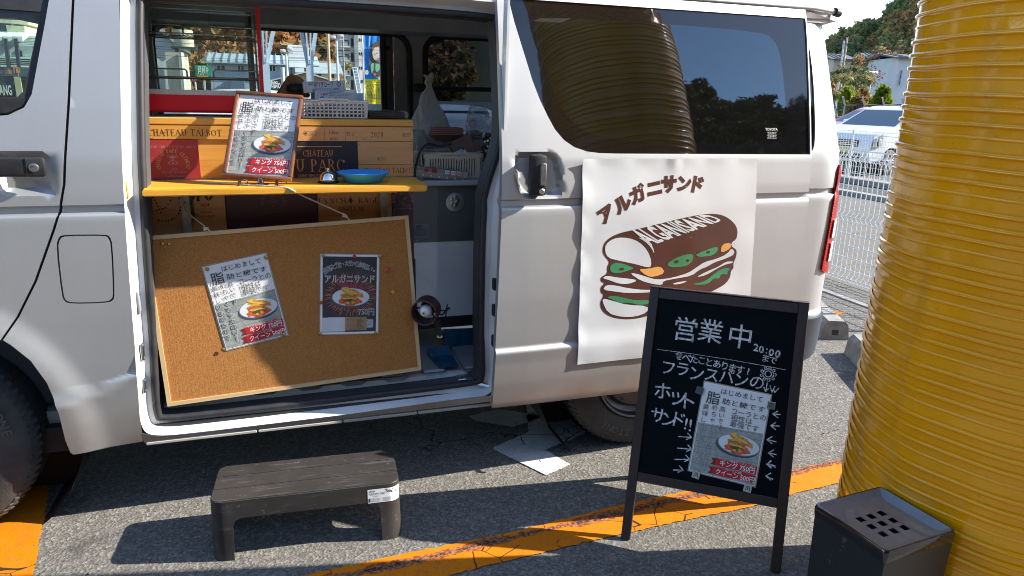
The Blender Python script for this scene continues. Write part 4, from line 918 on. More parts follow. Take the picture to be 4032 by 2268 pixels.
for a in ([(1.305, 1.103), (1.305, 1.119), (1.325, 1.122), (1.325, 1.103)], [(1.375, 1.104), (1.375, 1.121), (1.43, 1.122), (1.43, 1.104)], [(1.478, 1.104), (1.478, 1.121), (1.50, 1.121), (1.50, 1.104)], [(1.305, 1.103), (1.50, 1.104)], [(1.325, 1.113), (1.375, 1.114)], [(1.43, 1.114), (1.478, 1.114)]): stroke(mb, a, .0012, e_, 0)
for i in range(4): stamp(mb, 1.384 + i * .012, 1.115, .005, .006, e_, 0)
mb.obj('stamped_lettering', p_dark, c5)
c6 = crate('lower wine crate with a narrow plum printed front, at the right end under the shelf', 1.560, 1.641, .83, 1.125, m=plum); clement(c6, 1.601, 1.5605, 1.6405, p_pale)
mb = MB(); mb.box(.70, 1.65, .30, .60, .40, .825); tag(mb.obj('stall_plinth', mat('dark_plinth', (.05, .05, .052), .7)), 'dark plinth on the van floor behind the cork board', 'plinth')
# shelf with brackets
th = thing('shelf', 'varnished pine counter shelf in front of the crates, rounded at its right corner', 'shelf', (1.2, .14, 1.137))
q = [(.745, .001), (1.625, .001)] + [(1.625 + .022 * math.sin(R(a)), .023 - .022 * math.cos(R(a))) for a in range(15, 91, 15)] + [(1.647, .268), (.712, .268), (.742, .03)]
mb = MB(); bm = bmesh.new(); V_ = [bm.verts.new((x, y, 1.137)) for x, y in q]; f_ = bm.faces.new(V_); r_ = bmesh.ops.extrude_face_region(bm, geom=[f_]); bmesh.ops.translate(bm, verts=[v for v in r_['geom'] if isinstance(v, bmesh.types.BMVert)], vec=(0, 0, .0215))
bmesh.ops.bevel(bm, geom=[e for e in bm.edges if abs(e.verts[0].co.z - e.verts[1].co.z) < .001], offset=.0035, segments=2, affect='EDGES'); mb.bm(bm); mb.obj('board', w_shelf, th, smooth=True)
galv = mat('painted_bracket_steel', (.50, .47, .40), .45, .2, vs_=12)
for x in (.832, 1.525):
    mb = MB(); mb.box(x - .013, x + .013, .262, .265, .86, 1.136); mb.box(x - .014, x - .011, .252, .2615, .86, 1.136); mb.box(x + .011, x + .014, .252, .2615, .86, 1.136); b_ = mb.obj('bracket', galv, th)
    mb = MB(); mb.box(x - .013, x + .013, .04, .2515, 1.131, 1.1365); mb.obj('bracket_arm', galv, b_)
    mb = MB(); sx_ = .045 if x > 1 else .008
    mb.prism([(0, 0), (.012, 0), (.012 + sx_, .115), (sx_, .115)], -.004, .004); mb.v = [(x + .02 + a, .18 - (c - .06) * .9, 1.02 + c) for a, b, c in mb.v]; mb.obj('bracket_strut', chrome, b_)
    for z in (1.108, 1.080): mb = MB(); mb.lathe([(0, -.0045), (.004, -.003), (.0055, 0)], (x, .2615, z), 10, 'Y'); mb.obj('screw', chrome, b_, smooth=True)

# ------------------------------------------------------------------ red display case
red_m = mat('red_case_enamel', (.58, .006, .014), .35, vs_=5, coat=.1); steel = mat('grey_steel', (.34, .34, .34), .4, .7, vs_=30); bright = mat('bright_wire', (.48, .44, .36), .25, .9)
th = thing('display_case', 'red framed glass food warmer with two wire racks, standing on the left crate', 'display case', (.92, .45, 1.371))
x0, x1, ya, yb_ = .722, 1.112, .30, .62
mb = MB(); mb.prism([(ya + .012, 1.386), (ya - .004, 1.396), (ya, 1.446), (yb_, 1.446), (yb_, 1.386)], x0 - .006, x1 + .006, 'YZ'); mb.obj('base_housing', red_m, th)
mb = MB(); mb.box(x0 + .008, x1 - .008, ya + .001, ya + .02, 1.4465, 1.463); mb.obj('sill_strip', mat('pale_steel_strip', (.52, .52, .50), .4, .5, vs_=20), th)
for x in (x0, x1):
    mb = MB(); d = -.004 if x == x0 else .004; mb.prism([(x - .0065, 1.4462), (x + .0065, 1.4462), (x + .0065 + d, 1.80), (x - .0065 + d, 1.80)], ya, ya + .02); mb.obj('front_post', red_m, th)
    mb = MB(); mb.box(x - .009 - .002 * (x == x0), x - .002, ya + .021, yb_ - .03, 1.4462, 1.80); mb.obj('side_glass', clear, th)
mb = MB(); mb.box(x0 + .007, x1 - .007, ya + .006, ya + .010, 1.463, 1.80); mb.obj('front_glass', clear, th)
mb = MB(); mb.box(x0, .935, yb_ - .02, yb_ - .016, 1.4462, 1.79); mb.obj('sliding_back_glass', clear, th); mb = MB(); mb.box(.93, x1 - .03, yb_ - .012, yb_ - .008, 1.4462, 1.79); mb.obj('sliding_back_glass', clear, th)
for x, w_, m_ in ((1.066, .006, steel), (1.077, .0065, black_pl), (1.095, .006, steel), (.722, .008, steel)):
    mb = MB(); mb.box(x - w_, x + w_, yb_ - .006, yb_ + .014, 1.4462, 1.78); p_ = mb.obj('back_upright', m_, th)
    if m_ is steel and x > 1:
        mb = MB()
        for i in range(8): mb.box(x - .0015, x + .0015, yb_ - .0066, yb_ - .0062, 1.48 + i * .036, 1.492 + i * .036)
        mb.obj('upright_slots', mat('gap_black', (.012, .012, .013)), p_)
mb = MB(); mb.box(x0, x1, ya + .03, ya + .05, 1.742, 1.765); mb.box(x0, x1, yb_ - .03, yb_, 1.752, 1.785); mb.obj('top_rail', steel, th)
mb = MB(); mb.lathe([(.016, 0), (.016, .003), (.010, .006), (0, .006)], (.965, .36, 1.752), 16); mb.obj('lamp_holder', steel, th, smooth=True)
def rack(z, lab):
    mb = MB(); w_ = .0017
    xa, xb, y0, y1 = .738, 1.098, .335, .60
    mb.tube([(xa, y0, z), (xb, y0, z), (xb, y1, z), (xa, y1, z)], .0028, 6, closed=True); f_ = mb.obj('wire_rack', bright, th, smooth=True)
    mb = MB()
    for i in range(1, 26): x = xa + (xb - xa) * i / 26; mb.tube([(x, y0, z), (x, y1, z)], w_, 5)
    for j in range(1, 4): y = y0 + (y1 - y0) * j / 4; mb.tube([(xa, y, z - .003), (xb, y, z - .003)], w_, 5)
    mb.obj('rack_wires', mat('dark_wire', (.07, .065, .06), .35, .8), f_, kind='stuff')
    for a, b in ((.738, .870), (.955, 1.098)):
        mb = MB(); mb.tube([(a, y0 - .004, z), (a, y0 - .006, z + .020), (a + .006, y0 - .006, z + .026), (b - .006, y0 - .006, z + .026), (b, y0 - .006, z + .020), (b, y0 - .004, z)], .0028, 8); mb.obj('rack_rail', bright, f_, smooth=True)
rack(1.648, ''); rack(1.505, '')
for x in (.735, 1.10):
    for y in (.325, .59):
        mb = MB(); mb.lathe([(.012, .0005), (.014, .003), (.011, .014)], (x, y, 1.371), 14); mb.obj('foot', mat('brown_rubber_foot', (.10, .06, .04), .6), th, smooth=True)
mb = MB(); mb.box(.735, 1.15, .305, .60, 1.3712, 1.3735); tag(mb.obj('white_sheet', mat('blue_white_board', (.45, .50, .58), .4)), 'thin pale board lying under the red display case', 'board')

# ------------------------------------------------------------------ framed menu on its wire stand
Mf = Matrix.Identity(4)
for i, rw in enumerate([[.9563, .2285, .1823], [-.2882, .8405, .4588], [-.0484, -.4913, .8696]]):
    for j in range(3): Mf[i][j] = rw[j]
Mf.translation = (1.1106, .1481, 1.3186)
th = thing('framed_menu', 'brown wooden frame holding the white menu sheet, leaning on a wire stand on the shelf', 'picture frame', M=Mf)
W_, H_ = .2299, .3173; b_ = .0125
for (a0, a1, c0, c1, nm) in ((-W_ / 2, W_ / 2, H_ / 2 - b_, H_ / 2, 'h'), (-W_ / 2, W_ / 2, -H_ / 2, -H_ / 2 + b_, 'h'), (-W_ / 2, -W_ / 2 + b_, -H_ / 2 + b_ + .0003, H_ / 2 - b_ - .0003, 'v'), (W_ / 2 - b_, W_ / 2, -H_ / 2 + b_ + .0003, H_ / 2 - b_ - .0003, 'v')):
    mb = MB(); mb.rbox(a0, a1, -.008, .008, c0, c1, .0035, 2); mb.obj('frame_bar', w_frame, th, world=False, smooth=True)
mb = MB(); mb.box(-W_ / 2 + b_ - .002, W_ / 2 - b_ + .002, .0025, .006, -H_ / 2 + b_ - .002, H_ / 2 - b_ + .002); mb.obj('backing', mat('backing_board', (.3, .24, .18), .8), th, world=False)
menu_print(th, .2045, .292)
th = thing('wire_easel', 'small black wire easel holding up the framed menu on the shelf', 'display stand', (1.09, .1, 1.1585))
wire = mat('black_wire', (.03, .03, .03), .35, .4)
for sx_ in (1.024, 1.146):
    mb = MB(); mb.tube([(sx_, .20, 1.1615), (sx_, .085, 1.1615), (sx_, .060, 1.1615), (sx_, .056, 1.166), (sx_, .056, 1.176), (sx_ + .006, .058, 1.179), (sx_ + .022, .063, 1.179), (sx_ + .028, .066, 1.173), (sx_ + .028, .075, 1.163)], .0022, 8); mb.obj('foot_loop', wire, th, smooth=True)
mb = MB(); mb.tube([(1.052, .075, 1.163), (1.118, .075, 1.163)], .0022, 8); mb.tube([(1.03, .20, 1.1615), (1.09, .27, 1.30), (1.14, .20, 1.1615)], .0022, 8); mb.obj('back_wire', wire, th, smooth=True)
th = thing('binder_clip', 'black binder clip gripping the bottom edge of the menu frame', 'binder clip', (1.093, .06, 1.17))
mb = MB(); mb.prism([(.052, 1.163), (.058, 1.186), (.066, 1.163)], 1.0835, 1.1025, 'YZ'); mb.obj('clip_body', black_pl, th)
mb = MB(); mb.tube([(1.0865, .05, 1.165), (1.0875, .04, 1.1610), (1.092, .036, 1.1605), (1.094, .036, 1.1605), (1.0985, .04, 1.161), (1.0995, .05, 1.165)], .0009, 6); mb.tube([(1.0865, .054, 1.17), (1.0885, .046, 1.185), (1.0975, .046, 1.185), (1.0995, .054, 1.17)], .0009, 6); mb.obj('clip_wire', chrome, th, smooth=True)
# call bell and plate
th = thing('call_bell', 'chrome service bell with a push button, on the shelf beside the blue plate', 'bell', (1.315, .12, 1.1585))
chrome_b = mat('mirror_chrome', (.72, .71, .70), .08, 1, vs_=6)
mb = MB(); mb.lathe([(.0365, .0003), (.0375, .003), (.034, .007), (.030, .0085)], (1.315, .12, 1.1585), 36); mb.obj('bell_base', black_pl, th, smooth=True)
mb = MB(); mb.lathe([(.033, .009), (.0335, .0105), (.0325, .014), (.0305, .020), (.027, .028), (.021, .035), (.013, .0395), (.005, .041), (0, .0412)], (1.315, .12, 1.1585), 36); mb.obj('dome', chrome_b, th, smooth=True)
mb = MB(); mb.lathe([(.0035, .041), (.0035, .046), (.005, .047), (.005, .051), (0, .0525)], (1.315, .12, 1.1585), 16); mb.obj('push_button', chrome_b, th, smooth=True)
mb = MB(); mb.lathe([(0, .003), (.056, .003), (.060, .0005), (.064, .003), (.080, .024), (.0905, .034), (.0925, .0355), (.0915, .037), (.079, .028), (.060, .008), (0, .007)], (1.437, .125, 1.1585), 48)
tag(mb.obj('plate', mat('blue_plastic', (.03, .30, .82), .4, vs_=6), smooth=True), 'shallow blue plastic plate on the shelf next to the bell', 'plate')
# white cord with its knots
cordm = mat('white_cord', (.62, .58, .54), .8, vs_=200, bump=(600, .5))
th = thing('white_string', 'thin white cord running over the shelf edge and tied to the cork board', 'cord', (1.2, .1, 1.16))
mb = MB(); mb.tube(smooth_poly([(.885, .18, 1.162), (1.05, .07, 1.162), (1.17, .004, 1.161), (1.195, -.004, 1.150), (1.22, .02, 1.130), (1.30, .09, 1.082), (1.362, .128, 1.045)], 2, False), .0026, 7); mb.obj('long_run', cordm, th, smooth=True)
mb = MB(); mb.tube(smooth_poly([(.822, .252, 1.10), (.828, .24, 1.07), (.845, .20, 1.05), (.893, .14, 1.022), (.902, .13, 1.015)], 2, False), .0026, 7); mb.obj('short_run', cordm, th, smooth=True)
for kx, ky, kz in ((1.365, .122, 1.040), (.905, .122, 1.012)):
    mb = MB(); rr = random.Random(int(kx * 100)); pts = [(kx + rr.uniform(-.010, .010), ky - .012 + rr.uniform(-.006, .006), kz + rr.uniform(-.009, .010)) for _ in range(9)]
    mb.tube(smooth_poly(pts, 2, False), .0026, 6); mb.tube(smooth_poly([(kx, ky - .01, kz), (kx + .010, ky - .014, kz - .004), (kx + .016, ky - .012, kz - .014)], 2, False), .0022, 6); mb.obj('knot', cordm, th, smooth=True)

# ------------------------------------------------------------------ cork board with posters
t = NT('cork'); v = t.vor(420, out='Color'); sp = t.n('SeparateColor'); t.l(v, sp.inputs[0]); n = t.noise(150, 4, .7)
c = t.ramp(sp.outputs[0], (0, (.30, .12, .03)), (.5, (.40, .172, .05)), (1, (.50, .225, .07))); c = t.mix(t.math('MULTIPLY', t.noise(3, 3), .35), c, (.36, .145, .035)); t.set(Base_Color=c, Roughness=.85, Specular_IOR_Level=.2); t.bump(t.math('ADD', n, t.noise(1, 3, vec=t.sc(220, 220, 14))), .22, .003); cork = reg(t)
MC = frameM((1.165, .0975, .717), (.99872, 0, .05059), (-.0503, .10804, .99287))
th = thing('cork_board', 'large cork notice board in a light wooden frame, hung in the van doorway', 'notice board', M=MC)
bw, bh, fr = .4455, .2962, .0135
mb = MB(); mb.box(-bw + .005, bw - .005, .001, .008, -bh + .005, bh - .005); mb.obj('cork_sheet', cork, th, world=False)
for poly, m_ in (([(-bw, bh), (bw, bh), (bw - fr, bh - fr), (-bw + fr, bh - fr)], w_light), ([(-bw, -bh), (bw, -bh), (bw - fr, -bh + fr), (-bw + fr, -bh + fr)], w_light), ([(-bw, -bh + .0002), (-bw, bh - .0002), (-bw + fr, bh - fr - .0002), (-bw + fr, -bh + fr + .0002)], w_light_v), ([(bw, -bh + .0002), (bw, bh - .0002), (bw - fr, bh - fr - .0002), (bw - fr, -bh + fr + .0002)], w_light_v)):
    mb = MB(); mb.prism(poly, -.0045, .0115); mb.obj('frame_bar', m_, th, world=False)
def on_cork(x, z, rot, d=-.0015): return MC @ Matrix.Translation((x, d, z)) @ Matrix.Rotation(-R(rot), 4, 'Y')
lam = mat('laminate_film', (.35, .30, .26), .25, coat=.6)
th = thing('menu_poster', 'white menu poster pinned askew on the left of the cork board', 'poster', M=on_cork(-.148, .0402, 7.5))
mb = MB(); mb.box(-.1095, .1095, .0006, .0009, -.1545, .1545); mb.obj('laminate_border', lam, th, world=False)
menu_print(th, .2045, .292)
for ch in th.children:
    if ch.name.split('.')[0] != 'laminate_border': ch.scale = (1.03, 1, 1.03)
th = thing('firework_poster', 'black poster of the sandwich with red firework rays, on the right of the cork board', 'poster', M=on_cork(.2075, .0259, -6.2))
w, h = .207, .293; mb = MB(); mb.box(-w / 2, w / 2, -.0004, .0004, -h / 2, h / 2); mb.obj('sheet', paper, th, world=False)
mb = MB(); mb.box(-w / 2 - .003, w / 2 + .003, .0006, .0009, -h / 2 - .003, h / 2 + .003); mb.obj('laminate_border', lam, th, world=False)
X = lambda u: (u - .5) * w; Z = lambda v: (.5 - v) * h
night = NT('night_print'); c = night.ramp(night.noise(16, 5), (.3, (.008, .008, .012)), (.55, (.012, .014, .03)), (.8, (.035, .03, .06))); night.set(Base_Color=c, Roughness=.4, Coat_Weight=.4); reg(night)
ray_m = mat('orange_red_rays', (.62, .14, .05), .4, var=.3, vs_=30); ray2 = mat('crimson_rays', (.35, .03, .07), .4); kraft = mat('kraft_note', (.36, .22, .11), .8)
mb = MB(); mb.flat([(X(.035), Z(.975)), (X(.965), Z(.975)), (X(.965), Z(.025)), (X(.035), Z(.025))], -.0006, 0)
rr = random.Random(4); cx, cz = X(.52), Z(.50)
for i in range(96):
    a = 2 * math.pi * i / 96 + rr.uniform(-.03, .03); r0, r1 = rr.uniform(.05, .07), rr.uniform(.080, .102); r1 *= 1 if rr.random() > .3 else .85; wd = rr.uniform(.0006, .0014)
    c_, s_ = math.cos(a), math.sin(a); s2 = .88
    mb.flat([(cx + r0 * c_, cz + r0 * s_ * s2), (cx + (r0 + .6 * (r1 - r0)) * c_ - wd * s_, cz + ((r0 + .6 * (r1 - r0)) * s_ + wd * c_) * s2), (cx + r1 * c_, cz + r1 * s_ * s2), (cx + (r0 + .6 * (r1 - r0)) * c_ + wd * s_, cz + ((r0 + .6 * (r1 - r0)) * s_ - wd * c_) * s2)], -.0008 - .00001 * (i % 3), 1)
for i in range(60):
    a = rr.uniform(0, 6.28); r1 = rr.uniform(.06, .082); c_, s_ = math.cos(a), math.sin(a); wd = .003
    mb.flat([(cx + wd * s_, cz - wd * c_), (cx + r1 * c_, cz + r1 * s_ * .88), (cx - wd * s_, cz + wd * c_)], -.00072 - .000001 * i, 2)
sandwich_print(mb, X(.52), Z(.535), .068, -.001, 3); mb.obj('night_picture', [night.m, ray_m, ray2] + SAND, th, world=False)
mb = MB(); grey_t = mat('silver_print', (.55, .55, .56), .4)
arc_text(mb, '脂肪と糖、だから美味い。', X(.5), Z(.62), .150, 128, 52, .0225, -.0030, 0, .03); text(mb, 'アルガニサンド', X(.5), Z(.300), .03, -.0031, 0, .03, fit=.178, fity=.030); text(mb, '750円', X(.79), Z(.722), .03, -.0030, 0, .03, fit=.058); mb.obj('silver_lettering', grey_t, th, world=False)
mb = MB(); arc_text(mb, '脂肪と糖、だから美味い。', X(.5), Z(.62), .150, 128, 52, .0225, -.0034, 0, 0); text(mb, 'アルガニサンド', X(.5), Z(.300), .03, -.0035, 0, -.01, fit=.170, fity=.026); text(mb, '750円', X(.79), Z(.722), .03, -.0034, 0, 0, fit=.055); mb.obj('dark_lettering_core', mat('lettering_core', (.20, .20, .22), .4), th, world=False)
mb = MB(); mb.flat(rrect(X(.11), Z(.90), X(.70), Z(.785), .006), -.0012, 0); mb.flat(rrect(X(.60), Z(.925), X(.915), Z(.815), .006), -.0012, 0); mb.obj('pale_price_boxes', mat('pale_lilac_print', (.42, .42, .50), .4), th, world=False)
mb = MB(); mb.box(X(.03), X(.425), -.0020, -.0015, Z(.968), Z(.79)); mb.obj('white_patch', mat('white_note', (.58, .58, .58), .7), th, world=False)
mb = MB(); mb.box(X(.425), X(.80), -.0026, -.0021, Z(.955), Z(.785)); kn = mb.obj('kraft_note', kraft, th, world=False)
mb = MB()
for s_, u, v, f_ in (('ベーコン', .53, .820, .030), ('2枚', .67, .815, .018), ('500円', .69, .850, .022), ('ベーコン', .53, .895, .030), ('3枚', .67, .89, .018), ('750円', .69, .925, .022), ('チーズたっぷり', .53, .935, .034)): text(mb, s_, X(u), Z(v), .012, -.0029, 0, 0, fit=f_, rot=2)
for v in (.832, .866, .907, .942): stroke(mb, [(X(.62), Z(v)), (X(.76), Z(v - .004))], .0006, -.0029, 0)
mb.obj('handwriting', ink_soft, kn, world=False)
mb = MB(); text(mb, 'イズ', X(.845), Z(.835), .012, -.0015, 0, 0, fit=.02); text(mb, '円', X(.85), Z(.885), .016, -.0015, 0, 0); mb.obj('price_lettering', mat('purple_ink', (.08, .07, .14), .5), th, world=False)
brass = mat('brass_pin', (.40, .27, .09), .35, .9, vs_=80); pin_r = mat('red_pin_plastic', (.62, .02, .02), .3); pin_y = mat('amber_pin_plastic', (.75, .33, .01), .3)
def pin(name, x, z, m_, label, grp=None, r=.0062, push=False):
    M_ = MC @ Matrix.Translation((x, -.0008 if abs(x) > .36 else -.0052, z)); mb = MB()
    if push: mb.lathe([(.0, -.012), (.0048, -.012), (.0052, -.0105), (.003, -.008), (.003, -.004), (.0065, -.001), (.0065, 0)], n=12, axis='Y')
    else: mb.lathe([(0, -.0028), (r * .6, -.0024), (r, -.0008), (r, .0)], n=14, axis='Y')
    o = mb.obj(name, m_, None, smooth=True); o.matrix_world = M_; tag(o, label, 'push pin' if push else 'thumbtack', grp)
for (x, z), w_ in zip([(-.2591, .1695), (-.0645, .1902), (-.0372, -.0926), (-.2437, -.1187)], ('upper left', 'upper right', 'lower right', 'lower left')): pin('thumbtack', x, z, brass, 'brass thumbtack in the %s corner of the white menu poster' % w_, 'brass thumbtacks in the cork board', .0072)
for (x, z), w_ in zip([(.1293, .1776), (.3282, .1558), (.2873, -.1287), (.0886, -.1041)], ('upper left', 'upper right', 'lower right', 'lower left')): pin('thumbtack', x, z, brass, 'brass thumbtack in the %s corner of the black firework poster' % w_, 'brass thumbtacks in the cork board', .0066)
for x, z, w_ in ((-.4239, .2729, 'nearest the top left corner of the cork'), (-.4191, .2577, 'just below the one at the top left corner of the cork'), (-.3874, .2666, 'second from the right in the top left cluster'), (-.3673, .2636, 'rightmost of the top left cluster')): pin('thumbtack', x, z, brass, 'spare brass thumbtack, ' + w_, 'brass thumbtacks in the cork board', .006)
pin('push_pin', .2377, .1643, pin_r, 'red push pin in the middle of the black poster top edge', push=True); pin('push_pin', .1045, .0088, pin_r, 'red push pin at the left edge of the black poster', push=True)
pin('push_pin', .3541, .1032, pin_r, 'red push pin alone on the cork, right of the black poster', push=True); pin('push_pin', .3645, .0179, pin_y, 'amber push pin alone on the cork below the red one', push=True)
# ------------------------------------------------------------------ things on the crates
ivory = mat('ivory_plastic', (.76, .73, .66), .4, vs_=8, var=.06); beige = mat('beige_plastic', (.66, .58, .46), .45, vs_=8, var=.06)
def lattice_wall(mb, A, B, H, nx, nz, bar, t_=.003, rim=.006, taper=0.0):
    """pierced basket wall from A to B (x,y), height range H=(z0,z1), nx by nz openings."""
    A, B = Vector(A), Vector(B); d = (B - A); L_ = d.length; d.normalize(); n = Vector((-d.y, d.x))
    def blk(s0, s1, z0, z1):
        k = len(mb.v)
        for z in (z0, z1):
            for s_, o in ((s0, 0), (s1, 0), (s1, t_), (s0, t_)):
                out = -taper * (z - H[0]); p = A + d * s_ + n * (o + out); mb.v.append((p.x, p.y, z))
        for f in ((0, 3, 2, 1), (4, 5, 6, 7), (0, 1, 5, 4), (1, 2, 6, 5), (2, 3, 7, 6), (3, 0, 4, 7)): mb.f.append(tuple(k + i for i in f)); mb.mi.append(0)
    z0, z1 = H; zs = [z0 + rim + (z1 - z0 - 2.4 * rim) * i / nz for i in range(nz + 1)]
    blk(0, L_, z0, z0 + rim); blk(0, L_, z1 - 1.6 * rim, z1)
    for z in zs[1:-1]: blk(0, L_, z - bar / 2, z + bar / 2)
    for i in range(nx + 1):
        s_ = rim + (L_ - 2 * rim) * i / nx; b0 = bar if 0 < i < nx else bar * 2.2; blk(max(0, s_ - b0 / 2), min(L_, s_ + b0 / 2), z0 + rim, z1 - 1.6 * rim)
th = thing('pierced_basket', 'ivory plastic basket with square holes standing on the right crate, glove boxes in it', 'basket', (1.36, .40, 1.373))
bx0, bx1, by0, by1, bz0, bz1 = 1.243, 1.478, .31, .50, 1.3735, 1.434
for A, B, n in (((bx0, by0), (bx1, by0), 15), ((bx1, by0), (bx1, by1), 11), ((bx1, by1), (bx0, by1), 15), ((bx0, by1), (bx0, by0), 11)):
    mb = MB(); lattice_wall(mb, A, B, (bz0, bz1), n, 4, .0045, taper=.09, rim=.005); mb.obj('basket_wall', ivory, th)
mb = MB(); mb.box(bx0, bx1, by0, by1, bz0, bz0 + .003); mb.obj('basket_base', ivory, th)
mb = MB(); mb.tube([(bx0 - .004, by0 - .006, bz1), (1.30, by0 - .007, bz1), (1.312, by0 - .007, bz1 + .006), (1.405, by0 - .007, bz1 + .006), (1.417, by0 - .007, bz1), (bx1 + .008, by0 - .006, bz1), (bx1 + .008, by1 + .006, bz1), (bx0 - .004, by1 + .006, bz1)], .0042, 8, closed=True); mb.obj('basket_rim', ivory, th, smooth=True)
for q0, q1, lb_ in ((1.38, 1.468, 'dim packet in the right half of the ivory basket'), (1.26, 1.37, 'dim packet in the left half of the ivory basket')): mb = MB(); mb.rbox(q0, q1, .325, .46, 1.378, 1.410, .011, 2); tag(mb.obj('packet', mat('plastic_packets', (.30, .24, .2), .3, vs_=30, var=.5), smooth=True), lb_, 'packet')
box_w = mat('box_white_card', (.62, .64, .66), .5, vs_=10, var=.05); box_e = mat('box_pinkish_end', (.48, .36, .34), .5); blue_i = mat('blue_ink', (.03, .20, .45), .5); side_blu = mat('sky_blue_ink', (.08, .30, .50), .5)
def glove_box(label, M, flip, ends):
    th = thing('glove_box', label, 'box', M=M, group='boxes of plastic gloves in the basket')
    mb = MB(); mb.rbox(-.078, .078, 0, .10, -.0205, .0205, .0015, 1); mb.obj('carton', box_w, th, world=False)
    mb = MB(); f = (lambda x, z: (-x, -.0007, -z)) if flip else (lambda x, z: (x, -.0007, z))
    text(mb, 'ポリグローブ', -.003, .0075, .02, 0, 0, .015, fit=.072, fn=f); text(mb, 'LDタイプ', -.030, -.0095, .012, 0, 0, .01, fit=.033, fn=f); text(mb, '100枚入', .045, -.009, .011, 0, 0, .01, fit=.026, fn=f); text(mb, 'HEIKO', -.050, .010, .01, 0, 0, .01, fit=.02, fn=f)
    mb.obj('black_lettering', ink, th, world=False)
    mb = MB(); mb.add([f(*p) for p in ell(.053, .0065, .0085, .0085, 20)], [tuple(range(20))]); text(mb, '外エンボス加工', .009, -.0095, .012, 0, 0, 0, fit=.040, fn=f)
    for a, b in (((-.016, -.0165), (.034, -.0165)), ((-.066, .0165), (.066, .0165)), ((-.066, -.0175), (.066, -.0175)), ((-.069, -.015), (-.069, .014)), ((.069, -.015), (.069, .014))):
        q = MB(); stroke(q, [a, b], .0007, 0); mb.add([f(v[0], v[2]) for v in q.v], q.f)
    mb.obj('blue_print', blue_i, th, world=False)
    mb = MB(); text(mb, 'M', .053, .0065, .013, 0, 0, .02, fn=lambda x, z: ((-x if flip else x), -.0011, (-z if flip else z))); mb.obj('white_letter', paper, th, world=False)
    mb = MB(); mb.box(-.0787, -.0782, .003, .097, -.0185, .0185); ep = mb.obj('end_flap', box_e, th, world=False)
    mb = MB(); text(mb, 'HEIKO', .05, .004, .014, 0, 0, .015, fit=.05, fn=lambda x, z: (-.0792, .1 - x, z * (-1 if flip else 1))); mb.obj('end_lettering', ink, ep, world=False)
glove_box('upper white glove box, right way up, tilted slightly in the ivory basket', Matrix.Translation((1.332, .37, 1.4850)) @ Matrix.Rotation(R(-3.5), 4, 'Y') @ Matrix.Rotation(R(8), 4, 'Z'), False, 0)
glove_box('lower white glove box lying upside down in the ivory basket', Matrix.Translation((1.372, .345, 1.4475)) @ Matrix.Rotation(R(1.5), 4, 'Y') @ Matrix.Rotation(R(6), 4, 'Z'), True, 0)
mb = MB(); mb.v = []; 
for x, z in ((1.165, 1.452), (1.205, 1.515), (1.215, 1.526), (1.245, 1.520), (1.262, 1.495), (1.272, 1.45)):
    for y in (.42, .44, .47): mb.v.append((x + .01 * math.sin(y * 90), y, z + .006 * math.sin(y * 70 + x * 50)))
mb.f = [(i * 3 + j, i * 3 + j + 1, i * 3 + j + 4, i * 3 + j + 3) for i in range(5) for j in range(2)] + [(0, 15, 12, 9, 6, 3), (2, 5, 8, 11, 14, 17)]; mb.mi = [0] * len(mb.f)
tag(mb.obj('paper_bag', mat('brown_kraft_paper', (.35, .17, .06), .8, vs_=25, var=.25)), 'crumpled brown paper bag standing behind the menu frame', 'paper bag')
mb = MB(); rr = random.Random(3)
for i in range(500):
    a, b = rr.uniform(0, 6.28), rr.uniform(-1, 1); p = Vector((1.228 + .034 * math.cos(a) * math.sqrt(1 - b * b), .375 + .02 * math.sin(a), 1.476 + .017 * b)); d = Vector((rr.gauss(0, 1), rr.gauss(0, 1), rr.gauss(0, 1))).normalized() * .009; n = d.orthogonal().normalized() * .0011
    mb.add([p - n, p + n, p + d], [(0, 1, 2)])
mb.lathe([(0, -.016), (.02, -.012), (.030, 0), (.02, .012), (0, .016)], (1.228, .375, 1.476), 14)
tag(mb.obj('brush', mat('dark_bristles', (.016, .018, .028), .6, vs_=40, var=.5)), 'dark bristly brush lying beside the glove boxes', 'brush')
film = NT('clear_film'); g = film.n('BsdfGlossy'); g.inputs['Roughness'].default_value = .08; tr = film.n('BsdfTransparent'); tr.inputs['Color'].default_value = (.88, .88, .89, 1); df = film.n('BsdfTranslucent'); df.inputs['Color'].default_value = (.55, .55, .58, 1)
bp = film.n('Bump'); bp.inputs['Strength'].default_value = .9; bp.inputs['Distance'].default_value = .02; film.l(film.noise(28, 4, .6, dist=1.5), bp.inputs['Height']); film.l(bp.outputs[0], g.inputs['Normal'])
lw = film.n('LayerWeight'); lw.inputs['Blend'].default_value = .35; film.l(bp.outputs[0], lw.inputs['Normal']); m1 = film.n('MixShader'); m1.inputs[0].default_value = .16; film.l(tr.outputs[0], m1.inputs[1]); film.l(df.outputs[0], m1.inputs[2]); m2 = film.n('MixShader'); film.l(film.math('MULTIPLY', lw.outputs['Facing'], .75), m2.inputs[0]); film.l(m1.outputs[0], m2.inputs[1]); film.l(g.outputs[0], m2.inputs[2]); film.l(m2.outputs[0], film.out.inputs[0]); reg(film)
